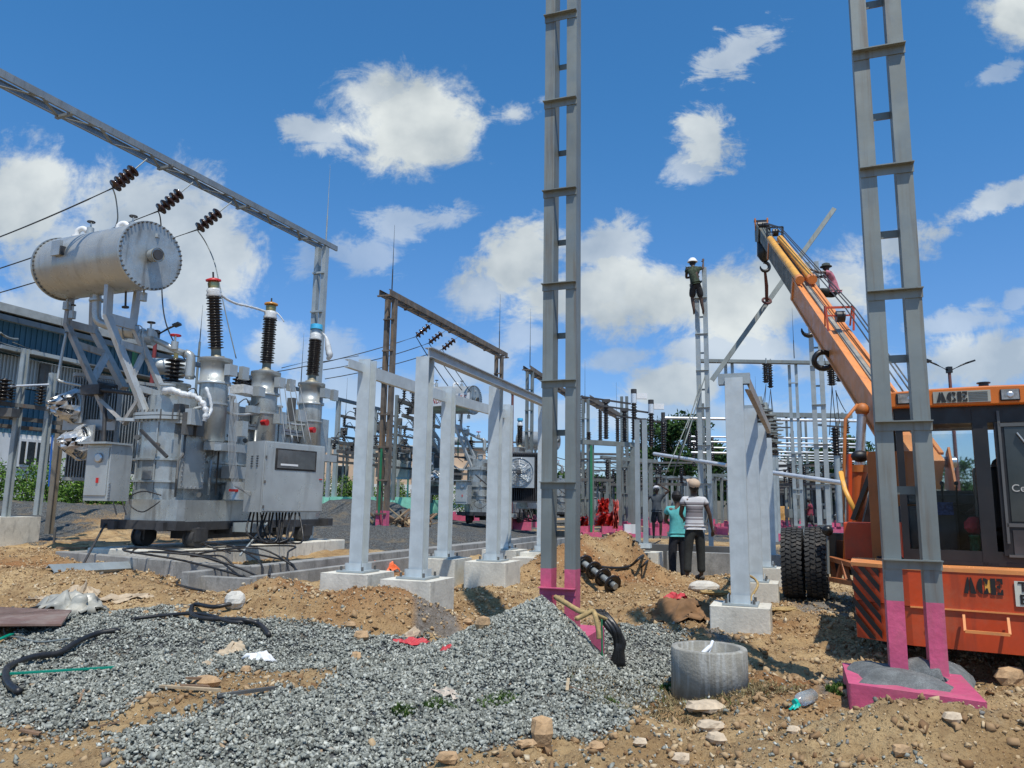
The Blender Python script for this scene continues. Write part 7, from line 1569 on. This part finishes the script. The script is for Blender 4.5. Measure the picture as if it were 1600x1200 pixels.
person(g, R(60), 'man in maroon shirt and dark shorts walking away beyond the crane tyres', dict(al=(-.08, -.30, .12), kl=(-.10, -.05, .50), ar=(.08, .25, .09), kr=(.10, .20, .52), hd=(0, .07, 1.57), ht=(0, .09, 1.63), el=(-.22, .12, 1.16), wl=(-.12, .25, 1.15)), maroon, shortm, ('hair', hairm), leglen=.6, k=1.0)
# climbers
b0 = P(1090, 490, 21.75)
person(b0, R(-12), 'barefoot climber in camouflage shirt and white helmet clinging to the left ladder column top', dict(pel=(-.05, -.12, .88), wai=(-.08, -.13, 1.04), che=(-.10, -.07, 1.24), nb=(-.10, -.02, 1.38), nk=(-.10, .0, 1.43), hd=(-.11, .04, 1.52), ht=(-.11, .04, 1.59), sl=(-.27, -.05, 1.35), sr=(.07, -.04, 1.35), el=(-.30, .12, 1.12), wl=(-.05, .22, 1.18), er=(.18, .08, 1.36), wr=(.20, .14, 1.56),
    hl=(-.13, -.12, .84), hr=(.05, -.12, .84), kl=(-.14, -.02, .46), kr=(.10, -.04, .45), al=(-.10, -.04, .08), ar=(.16, -.02, .08), look=(.3, 1, .1), hdr=(0, .2, 1)), camo, shortm, ('helmet', white), leglen=.6, k=1.02)
# wrapped cloth lungi
b0 = P(1298, 490, 20.5)
person(b0, R(75), 'climber in dusty pink shirt and dark hat leaning on the right ladder column', dict(pel=(0, -.12, .62), wai=(0, -.12, .78), che=(0, -.06, 1.0), nb=(0, .0, 1.15), nk=(0, .02, 1.20), hd=(.0, .06, 1.29), ht=(.0, .06, 1.36), sl=(-.17, -.02, 1.12), sr=(.17, -.02, 1.12), el=(-.16, .26, 1.13), wl=(-.14, .50, 1.25), er=(.16, .26, 1.10), wr=(.12, .52, 1.18),
    hl=(-.09, -.10, .60), hr=(.09, -.10, .60), kl=(-.10, .28, .66), kr=(.10, .28, .62), al=(-.10, .22, .25), ar=(.10, .22, .22), look=(0, 1, .1)), pinkc, darkt, ('brim', cloth('dark hat cloth', (.04, .05, .045))), k=1.02)
# crane driver
b0 = C(.02, .80, .42)
person(b0, R(-11), 'crane driver in dark banded shirt sitting in the cab with his back turned', dict(pel=(0, 0, .80), wai=(0, 0, .95), che=(0, .03, 1.15), nb=(0, .05, 1.30), nk=(0, .06, 1.36), hd=(0, .08, 1.45), ht=(0, .08, 1.52), sl=(-.18, .02, 1.27), sr=(.18, .02, 1.27), el=(-.26, .15, 1.05), wl=(-.25, .38, 1.02), er=(.24, .15, 1.05), wr=(.2, .38, 1.02), hl=(-.09, .02, .76), hr=(.09, .02, .76), kl=(-.13, .42, .78), kr=(.13, .42, .78), al=(-.13, .40, .50), ar=(.13, .40, .50), look=(0, 1, .1)), mat('dark banded shirt', (.012, .012, .014), .85, 0, .2, 9, streak=(.24, .15, .08), samt=1, sstretch=40, sscale=.35, sthr=.50), navy, ('hair', hairm), k=.86, group='site workers')

# ================================================================ DEBRIS
def crumple(name, c, rx, ry, h, m_, lab, cat, seed=0, rot=0, n_=14, ragged=.25, group=None, lift=.0, col=None):
    r = random.Random(seed); ph = r.uniform(0, 50); vs = []; fs = []; c = V(c)
    for j in range(n_):
        for i in range(n_):
            a = (i / (n_ - 1) - .5) * 2; b = (j / (n_ - 1) - .5) * 2; x = a * rx; y = b * ry; k = float(fbm(np.array([a * 2 + ph]), np.array([b * 2 + ph]), 1.0, 3, seed)[0]); k2 = float(fbm(np.array([a * 2 + ph]), np.array([b * 2 - ph]), 2.4, 2, seed + 5)[0])
            x += (k2 - .5) * rx * .5; y += (k - .5) * ry * .5; X_ = x * math.cos(rot) - y * math.sin(rot) + c.x; Y_ = x * math.sin(rot) + y * math.cos(rot) + c.y
            e = max(0, 1 - max(abs(a), abs(b)) ** 3); vs.append(V((X_, Y_, Hs(X_, Y_) + .01 + lift + h * e * (.35 + abs(k - .5) * 3.2 + .4 * k2)))) 
    for j in range(n_ - 1):
        for i in range(n_ - 1):
            a = ((i + .5) / (n_ - 1) - .5) * 2; b = ((j + .5) / (n_ - 1) - .5) * 2
            if math.hypot(a, b) < 1.12 - ragged * float(vnoise(np.array([a * 3 + ph]), np.array([b * 3]), 1.3, seed)[0]) * 1.6: fs.append((j * n_ + i, j * n_ + i + 1, (j + 1) * n_ + i + 1, (j + 1) * n_ + i))
    o = MB().add(vs, fs, name in ('plastic_sheet', 'brown_sheet', 'white_cloth')).make(name, m_); md = o.modifiers.new('thick', 'SOLIDIFY'); md.thickness = .004; return tag(o, lab, cat, group)
def rock(px, py, r_, lab, m_, seed, sc_=(1, .8, .7), grp='loose stones on the site'):
    p = on(px, py); vs = []; fs = []
    b = MB(); b.sph(p + Z * r_ * sc_[2] * .55, r_, 9, sc_, .22, seed); o = b.make('rock', m_)
    for pl in o.data.polygons: pl.use_smooth = False
    return tag(o, lab, 'rock', grp)
tan = mat('tan sandstone', (.46, .30, .16), .9, 0, .25, 14, .8, 40, dirt=(.30, .17, .08)); pale = mat('pale stone', (.55, .44, .31), .9, 0, .2, 14, .8, 40)
for i, (px, py, r_, lb, m_, sc_) in enumerate(((564, 1000, .072, 'tan stone at the edge of the gravel bed, left of the red sack', tan, (1, .8, .75)), (556, 1032, .055, 'dark sided tan stone below the largest one by the gravel edge', tan, (.8, .8, .8)), (322, 1072, .085, 'flat orange stone beside the wood scraps', tan, (1.2, .8, .5)), (384, 1052, .045, 'small tan stone touching the white cloth', tan, (.9, .8, .8)), (846, 1160, .082, 'tall tan stone standing at the front edge of the gravel', tan, (.85, .7, 1.0)),
        (1101, 1112, .105, 'large pale flat stone right below the concrete ring', pale, (1.3, .9, .35)), (1110, 1140, .07, 'pinkish flat stone in front of the large pale one', pale, (1.2, .8, .45)), (1120, 1168, .06, 'pale stone near the bottom right of centre', pale, (.9, .8, .6)), (822, 1166, .05, 'dark brown stone left of the standing tan stone', tan, (1.2, .8, .4)), (1580, 1068, .10, 'angular brown rock in the shade of the crane at the right edge', tan, (1.3, .7, .8)),
        (755, 985, .07, 'brown rock on the lip of the pit', tan, (.9, .8, .9)), (730, 975, .05, 'small brown rock by the pit', tan, (1, .8, .7)), (227, 963, .03, 'small reddish stone near the left of the gravel bed', tan, (1.2, .8, .7)), (700, 1195, .06, 'tan stone at the bottom edge', tan, (1, .7, .5)), (1240, 1150, .04, 'small pale stone in the front earth', pale, (1, .8, .6)), (930, 1175, .045, 'small tan stone in the front earth left of centre', tan, (1, .8, .6)), (1000, 1165, .04, 'small buff stone in the front earth', pale, (1, .8, .6)), (548, 984, .05, 'brown stone behind the largest tan stone', tan, (1, .8, .7)),
        (1490, 1130, .05, 'small rock on the spoil at the lower right', pale, (1, .8, .6)), (1410, 1180, .05, 'tan rock at the bottom right', tan, (1, .8, .6)), (1065, 1195, .05, 'pale rock cut by the bottom edge', pale, (1, .8, .6)))):
    rock(px, py, r_, lb, m_, i, sc_)
sackw = mat('white woven sack', (.60, .57, .50), .8, 0, .12, 6, .7, 40, dirt=(.42, .33, .22)); kraft = mat('torn paper sack', (.52, .41, .28), .85, 0, .15, 6, .6, 30); redsack = mat('red printed sack', (.52, .045, .055), .6, 0, .15, 6, .5, 30)
def pat(px, py): return on(px, py)
p = pat(640, 1010); crumple('cement_sack', p, .20, .12, .05, redsack, 'flattened red cement sack on the gravel near the pit', 'sack', 3, .1); p = pat(643, 1006)
crumple('torn_sack_paper', p + Z * .0, .09, .05, .05, kraft, 'tan torn paper showing on the red cement sack', 'paper', 4, .1, lift=.045)
crumple('red_scrap', pat(697, 1018), .05, .035, .02, redsack, 'small red scrap right of the cement sack', 'scrap', 5)
crumple('white_cloth', pat(405, 1034), .13, .085, .05, white, 'crumpled white cloth on the gravel bed', 'cloth', 6); crumple('paper_scrap', pat(360, 1021), .13, .08, .035, kraft, 'torn brown paper behind the white cloth', 'paper', 7); crumple('paper_scrap', pat(325, 1044), .06, .035, .025, kraft, 'small folded brown paper left of the stones', 'paper', 8)
crumple('paper_scrap', pat(690, 1085), .12, .07, .02, mat('shredded pale paper', (.50, .42, .34), .9, 0, .3, 20), 'shredded pale paper on the gravel heap foot', 'paper', 9, 0, 16, .5)
crumple('plastic_sheet', pat(112, 958), .40, .26, .14, mat('milky plastic sheet', (.36, .355, .31), .45, 0, .15, 4, .5, 14, dirt=(.33, .28, .19)), 'milky plastic sheet bunched at the left over the gravel edge', 'plastic sheet', 10, .25, 20, .15); crumple('torn_sack', pat(128, 938), .22, .13, .14, kraft, 'torn cream sack bunched on top of the milky sheet', 'sack', 11, -.2)
crumple('torn_sack', pat(80, 940), .30, .08, .06, kraft, 'flat torn sack left of the milky sheet', 'sack', 12, .1); crumple('torn_sack', pat(190, 940), .35, .06, .04, kraft, 'long torn paper strip right of the milky sheet', 'paper', 13, .0)
o = MB().sph(pat(367, 948) + Z * .05, .11, 14, (1, .7, .85), .10, 5).make('tied_sack', sackw); tag(o, 'rounded pale tied sack standing at the gravel edge', 'sack')
o = MB().sph(pat(1100, 925) + Z * .06, .17, 14, (1.5, .8, .6), .05, 6).make('tied_sack', sackw); tag(o, 'pale sack lying near the feet of the man in the cap', 'sack')
crumple('red_bag', pat(1053, 938), .16, .10, .07, redsack, 'red plastic bag on the brown sheet near the right row', 'bag', 14); crumple('brown_sheet', P(1075, 948, 8.9), .45, .26, .12, mat('brown sacking', (.22, .12, .055), .95, 0, .25, 6), 'brown sacking propped over the dirt left of the nearest right plinth', 'sacking', 15, -.1, 20, .2)
crumple('red_sack', pat(895, 890), .12, .09, .06, redsack, 'red bag behind the left ladder column', 'bag', 16); crumple('red_sack', pat(812, 885), .15, .08, .05, redsack, 'red bag left of the left ladder column', 'bag', 17)
o = crumple('orange_bag', P(603, 852, 14.5), .30, .20, .16, mat('orange plastic', (.75, .13, .03), .5, 0, .2, 5), 'orange and white plastic bag beyond the second zinc post', 'bag', 18)
rs_ = mat('red plastic sheet', (.50, .03, .022), .4, 0, .2, 4, .5, 10)
def tarp(name, px0, px1, py0, py1, d, m_, lab, seed):
    r = random.Random(seed); vs = []; fs = []; n1, n2 = 12, 9
    for j in range(n2):
        for i in range(n1):
            vs.append(P(px0 + (px1 - px0) * i / (n1 - 1) + r.uniform(-1, 1), py0 + (py1 - py0) * j / (n2 - 1) + (r.uniform(-3, 3) if j in (0,) else 0), d + .35 * math.sin(i * 1.3 + j * .6) + r.uniform(-.12, .12) - .25 * j / n2))
    for j in range(n2 - 1):
        for i in range(n1 - 1): fs.append((j * n1 + i, j * n1 + i + 1, (j + 1) * n1 + i + 1, (j + 1) * n1 + i))
    o = MB().add(vs, fs).make(name, m_); md = o.modifiers.new('thick', 'SOLIDIFY'); md.thickness = .01; return tag(o, lab, 'plastic sheet', 'red sheets on the bay')
tarp('red_sheet', 934, 951, 780, 800, 33, rs_, 'red sheet bundled high behind the green strip', 1); tarp('red_sheet', 930, 962, 800, 822, 33.5, rs_, 'red sheet hanging to the ground behind the bay leg', 2); tarp('red_sheet', 903, 922, 806, 822, 34, rs_, 'red sheet low beside the left ladder column', 3); tarp('red_sheet', 958, 966, 783, 826, 32.5, mat('faded red sheet', (.66, .15, .12), .4), 'narrow faded red sheet against the middle bay leg', 4)
# black pipes / cable ends on the gravel
def ground_tube(name, pts, r_, m_, lab, cat='cable', grp=None, lift=1.0, n=8, kk=5):
    q = [on(*p) + Z * (r_ * lift + .020) for p in pts]; q = crom(q, kk); return tag(MB().tube(q, r_, n).make(name, m_), lab, cat, grp)
G1 = 'black cable lengths on the gravel'
ground_tube('black_cable', [(188, 993), (150, 1000), (118, 1013), (90, 1030), (50, 1040), (15, 1052), (7, 1066), (12, 1082), (28, 1096)], .024, blackc, 'thick black cable bent in a long hook at the lower left', 'cable', G1)
ground_tube('black_cable', [(204, 974), (250, 970), (298, 968), (330, 975), (360, 980), (404, 980)], .018, blackc, 'straight black cable lying across the middle of the gravel bed', 'cable', G1)
ground_tube('black_cable', [(373, 950), (335, 955), (303, 960), (298, 966), (312, 974), (345, 978), (380, 978), (405, 988), (420, 1002)], .022, blackc, 'black cable looped in a hairpin on the gravel bed', 'cable', G1)
ground_tube('black_cable', [(3, 990), (20, 972), (45, 963), (62, 962)], .018, blackc, 'black cable arching over the brown sheet at the left edge', 'cable', G1, 3); ground_tube('black_cable', [(62, 964), (45, 975), (27, 984)], .012, blackc, 'thin black cable on the brown sheet at the left edge', 'cable', G1, 2)
ground_tube('grey_hose', [(8, 980), (5, 990), (10, 1002), (30, 1006), (60, 1010), (110, 1008)], .008, steelold, 'thin grey wire trailing from the brown sheet', 'wire', None, 2)
ground_tube('steel_bar', [(903, 889), (925, 892), (960, 893), (985, 890), (1005, 875), (1022, 866)], .022, blackc, 'dark pipe lying over the dirt behind the disc string', 'pipe', None); ground_tube('steel_bar', [(1003, 893), (1012, 880), (1022, 868)], .018, blackc, 'short dark bar crossing the pipe by the two men', 'pipe', None)
ground_tube('dark_rod', [(1032, 855), (1015, 862), (990, 873)], .02, blackc, 'dark rod leaning on the slender posts plinth', 'pipe', None, 8)
def strip(name, a, b, wd, th, m_, lab, cat, zl=.03, tilt=0):
    p, q = on(*a) + Z * zl, on(*b) + Z * zl; return tag(MB().bar(p, q, wd, th).make(name, m_), lab, cat)
gs = mat('green plastic strip', (.0, .24, .16), .4, 0, .15); strip('green_strip', (0, 1067), (178, 1052), .035, .012, gs, 'flat green strip lying on the gravel at the left', 'strip', .03); strip('green_strip', (-10, 1010), (20, 1002), .04, .012, gs, 'short green strip at the left edge by the brown sheet', 'strip', .03)
wood = mat('old wood', (.24, .15, .09), .9, 0, .3, 12, .4, 30); woodp = mat('pale wood', (.42, .32, .20), .9, 0, .2, 12)
strip('flat_steel', (340, 1092), (428, 1080), .030, .02, steeldark, 'dark flat bar lying on the gravel right of the scraps', 'steel bar', .02); strip('wood_strip', (250, 1083), (342, 1088), .028, .015, woodp, 'long pale wood strip below the orange stone', 'wood'); strip('wood_strip', (282, 1080), (325, 1082), .04, .02, wood, 'dark wood scrap below the orange stone', 'wood', .03); strip('wood_strip', (291, 1073), (322, 1076), .03, .015, wood, 'short dark wood scrap against the orange stone', 'wood', .04)
strip('twig', (122, 1108), (130, 1088), .012, .010, wood, 'dark twig in the lower left', 'twig'); strip('twig', (155, 1143), (185, 1139), .014, .01, wood, 'brown twig near the bottom left', 'twig'); strip('twig', (30, 1150), (62, 1156), .03, .012, wood, 'broken bark piece in the lower left corner', 'twig'); strip('twig', (886, 1086), (888, 1070), .02, .012, woodp, 'pale stick on the gravel heap foot', 'twig', .02); strip('twig', (890, 1080), (920, 1088), .012, .01, wood, 'thin dark stick on the gravel heap foot', 'twig', .02); strip('twig', (975, 1060), (1005, 1063), .010, .01, woodp, 'pale stick left of the concrete ring', 'twig', .02)
p0, p1, p2, p3 = on(-60, 985), on(95, 985), on(110, 972), on(-60, 962); o = MB().poly([p0 + Z * .03, p1 + Z * .03, p2 + Z * .07, p3 + Z * .09], Z * .02).make('brown_board', mat('brown board', (.22, .13, .10), .35, .2, .2, 2, dirt=(.40, .33, .27))); tag(o, 'smooth brown panel lying at the left edge under black cables', 'board')
q0, q1 = on(80, 899), on(205, 891); tag(MB().chan(q0 + Z * .07, q1 + Z * .06, .16, .07, V((.1, -1, .3)).normalized(), .012).make('loose_channel', steel), 'loose grey steel channel lying on the dirt before the transformer', 'steel channel')
# disc string on the ground
a_, b_ = on(908, 905) + Z * .22, on(962, 926) + Z * .07; t = thing('fallen_insulator', a_, 'brown disc insulator string lying on the dirt right of the left ladder column', 'insulator'); dn_ = (b_ - a_).normalized(); Ln = (b_ - a_).length
MB().cyl(a_ - dn_ * .05, b_, .045, n=10).make('core', tpaint, t)
for i in range(4): p = a_ + dn_ * (Ln * (.05 + .27 * i)); MB().lathe(p, dn_, [(0, .05), (.02, .09), (.035, .135), (.06, .14), (.055, .10), (.03, .05)], 18).make('disc', porcB, t)
# rope
ropem = mat('yellow hemp rope', (.40, .28, .12), .9, 0, .25, 30)
def rope(name, pts, r_, lab, grp=None): return tag(MB().tube(crom(pts, 5), r_, 7).make(name, ropem), lab, 'rope', grp)
h = lambda px, py, dz=.02: on(px, py) + Z * dz
rope('rope', [P(868, 933, 6.6), P(882, 941, 6.45), P(900, 952, 6.3), P(915, 958, 6.2), P(925, 955, 6.2)], .022, 'thick tan rope running from the left ladder column down to the knot'); rope('rope', [P(898, 968, 6.15), P(912, 962, 6.15), P(926, 955, 6.15), P(931, 965, 6.1), P(935, 985, 6.08), P(936, 998, 6.08)], .020, 'tan rope hanging over the pink block corner'); rope('rope', [P(920, 952, 6.2), P(935, 962, 6.25), P(948, 968, 6.35), P(955, 975, 6.5)], .016, 'tan rope end behind the pink block corner')
c = on(1215, 958); r = random.Random(3); rope('rope_coil', [c + V((r.uniform(-.28, .30), r.uniform(-.15, .15), .03 + .02 * r.random())) for i in range(22)], .012, 'loose heap of tan rope right of the nearest plinth'); c = on(1115, 932); rope('rope_coil', [c + V((r.uniform(-.22, .32), r.uniform(-.18, .12), .04 + .05 * r.random())) for i in range(26)], .014, 'loose heap of tan rope left of the nearest right post')
rope('rope', [P(1168, 898, 8.9), P(1180, 905, 8.9), P(1184, 915, 8.8), P(1176, 930, 8.7), P(1172, 942, 8.6)], .014, 'thin tan rope tied round the right row base')
# black bundle at the pink block
c = P(955, 1000, 6.35); mb = MB(); r = random.Random(9)
for k in range(12): mb.tube(crom([c + V((-.10 + r.uniform(-.03, .05), .05, .22)), c + V((r.uniform(-.05, .05), r.uniform(-.05, .05), .10)), c + V((.06 + r.uniform(-.03, .05), -.02, -.02)), c + V((.04 + r.uniform(-.04, .06), 0, -.20))], 4), .022, 6)
tag(mb.make('cable_bundle', blackc), 'bundle of black cable ends hanging by the pink block corner', 'cable bundle'); o = MB().bar(P(940, 968, 6.16), P(941, 1038, 6.16), .035, .012).make('green_flat', greenp); tag(o, 'green earth strip standing against the pink block corner', 'strip')
# concrete ring
c = G(1111.5, 1048, .12); Rr = .262; cz = Hs(c.x, c.y) - .04; m_ = MB(); pr = [(0, Rr), (.0, Rr + .004), (.325, Rr), (.335, Rr - .006), (.335, Rr - .042), (.33, Rr - .05), (.02, Rr - .05)]
c = on(1125, 1093); c = V((c.x + .0, c.y + Rr, cz)); m_.lathe(c, Z, pr, 56); o = m_.make('concrete_ring', concreteD); tag(o, 'stained round concrete well ring standing in the dry weeds', 'concrete ring')
o = MB().lathe(c + Z * .0, Z, [(.16, Rr - .052), (.165, Rr - .06), (.165, .002)], 30).make('ring_filling', mat('dark silt', (.035, .05, .04), .8)); tag(o, 'dark silt inside the concrete ring', 'filling')  # even dark green disc partway up inside the ring
a_ = c + V((-.02, .02, .31)); tag(MB().cyl(a_ + V((-.03, -.05, -.1)), a_ + V((.07, .06, .05)), .012, n=8).cyl(a_ + V((-.045, -.07, -.02)), a_ + V((.04, .03, .015)), .016, n=8).make('white_pipe', white), 'short white pipe bend inside the concrete ring', 'pipe')
# bottle
a_ = on(1262, 1102) + Z * .045; b_ = a_ + V((-.13, -.09, -.015)); pb = MB(); d_ = (b_ - a_).normalized(); pb.lathe(a_ - d_ * .06, d_, [(0, .03), (.005, .042), (.12, .043), (.15, .035), (.175, .016)], 14); o = pb.make('plastic_bottle', mat('clear bottle', (.80, .84, .82), .12, 0, .05, 6, .5, 20, trans=.75)); tag(o, 'clear squashed plastic bottle with a teal cap on the dirt', 'bottle'); e_ = a_ + d_ * .115; MB().cyl(e_, e_ + d_ * .025, .018, n=12).make('cap', mat('teal cap', (.0, .45, .36), .4), o); crumple('teal_wrapper', on(1242, 1110), .035, .025, .01, mat('teal cap', (.0, .45, .36), .4), 'teal wrapper beside the plastic bottle', 'wrapper', 21, 0, 8)
# black cables spilling over the trench
mb = MB(); r = random.Random(5); n_c = 0
for k in range(9):
    s0 = r.uniform(.2, 1.6); a_ = W1A - w * r.uniform(.2, .9) + u * s0; a_.z = r.uniform(.15, .38); b_ = W1A - w * r.uniform(.9, 2.6) + u * (s0 + r.uniform(-.4, 1.0)); b_.z = r.uniform(.42, .58); c_ = W1A - w * r.uniform(2.0, 3.6) + u * r.uniform(1.0, 3.0); c_.z = .40
    pts = crom([V((c_.x, c_.y, .40)), b_, (a_ + b_) / 2 + Z * r.uniform(.0, .12), a_, a_ + w * r.uniform(.1, .5) - u * r.uniform(.1, .5) - Z * (a_.z - .04)], 5); o = MB().tube(pts, .016, 6).make('spilled_cable', blackc); tag(o, 'black control cable spilling from the transformer pit into the trench', 'cable', 'black cables spilling into the trench')
for k, (pts) in enumerate(([(290, 905), (275, 915), (290, 922), (320, 928)], [(300, 880), (285, 892), (300, 902), (335, 905)], [(470, 900), (462, 885), (440, 872), (425, 880), (420, 905)], [(345, 912), (330, 905), (350, 890), (385, 885), (405, 895)])):
    q = [on(*p) + Z * .03 for p in pts]; o = MB().tube(crom(q, 5), .016, 6).make('spilled_cable', blackc); tag(o, 'black cable looped on the earth, %s of four by the trench end' % ('leftmost', 'middle left', 'rightmost', 'middle right')[k], 'cable', 'cable loops by the trench end')
# scrap timber pile and planks behind
mb = MB(); r = random.Random(12); c = PZ(628, 27, 0); z0 = Hs(c.x, c.y); t = thing('timber_pile', (c.x, c.y, z0), 'tangled pile of scrap timber and roots beyond the rusty gantry', 'pile')
for k in range(46):
    a_ = c + V((r.uniform(-1.0, 1.0), r.uniform(-.6, .6), z0 + r.uniform(0, .25))); d_ = V((r.uniform(-1, 1), r.uniform(-.6, .6), r.uniform(.1, .8))); b_ = a_ + d_ * r.uniform(.5, 1.0); b_.z = min(b_.z, z0 + 1.05 - abs(b_.x - c.x) * .45); MB().bar(a_, b_, r.uniform(.04, .1), r.uniform(.03, .08)).make('timber', r.choice([wood, woodp, mat('charred wood', (.05, .035, .025), .9)]), t)
r = random.Random(14)
for k in range(12):
    a_ = P(r.uniform(60, 250), r.uniform(836, 846), r.uniform(17, 19.5)); a_.z = Hs(a_.x, a_.y) + .04; o = MB().bar(a_, a_ + V((r.uniform(.5, 1.4), r.uniform(-.3, .3), .03)), .09, .04).make('loose_plank', r.choice([wood, woodp])); tag(o, 'loose plank in the scrap strip behind the transformer pit', 'plank', 'planks scattered behind the pit')
q = P(22, 960, 16); a_ = PZ(82, 18.0, 0); a_.z = Hs(a_.x, a_.y); tag(MB().cyl(a_, a_ + Z * .35, .03, n=6).make('short_stake', steeldark), 'short dark stake in front of the gravel heap at the left', 'stake')
# far pink low walls and parked things
pk = 'low pink kerbs of the far bays'
for i, (px0, px1, py, d, h_) in enumerate(((962, 1000, 815, 40, .55), (1010, 1040, 822, 36, .35), (1118, 1135, 820, 38, .4), (1200, 1218, 838, 32, .3), (1198, 1215, 828, 36, .3), (1237, 1262, 826, 42, .3), (1300, 1325, 828, 40, .3), (1078, 1095, 812, 44, .35), (905, 925, 812, 40, .4), (700, 740, 818, 40, .35), (800, 830, 815, 38, .55), (1330, 1345, 822, 40, .4), (1225, 1240, 812, 55, .4), (960, 985, 830, 30, .3))):
    c = (P(px0, py, d) + P(px1, py, d)) / 2; wd = abs(px1 - px0) / FPX * d; z0 = float(Hbase(c.x, c.y)); o = MB().box(V((c.x, c.y, z0 + h_ / 2)), (wd, .5, h_)).make('pink_kerb', pinkp); tag(o, 'low pink painted kerb block in the far bays', 'kerb', pk)
c = P(985, 832, 30); o = MB().box(V((c.x, c.y, .45)), (.5, .3, .35)).make('white_crate', whitew); tag(o, 'white box on the pink base behind the spoil heap', 'box')
c = PZ(1305, 60, 0); t = thing('motorbike', (c.x, c.y, 0), 'tiny parked motorbike in the far right shade', 'motorbike')
for s in (-.6, .6): MB().cyl(c + V((s, -.05, .3)), c + V((s, .05, .3)), .3, n=14).make('wheel', rubber, t)
MB().tube([c + V((-.6, 0, .35)), c + V((-.2, 0, .75)), c + V((.35, 0, .8)), c + V((.6, 0, .35))], .07, 8).make('frame', tdark, t); MB().box(c + V((-.15, 0, .85)), (.6, .22, .1)).make('seat', blk, t); MB().sph(c + V((.2, 0, .85)), .18, 10, (1.3, .7, .8)).make('fuel_tank', white, t); MB().bar(c + V((.45, -.3, 1.05)), c + V((.45, .3, 1.05)), .03).make('handlebar', blk, t)
# angle pieces lying by the right pink block
for i, (px, py, wd) in enumerate(((1290, 975, .5),)):
    pass
for o in list(sc.objects):
    if o.type == 'FONT': o.data.resolution_u = 3
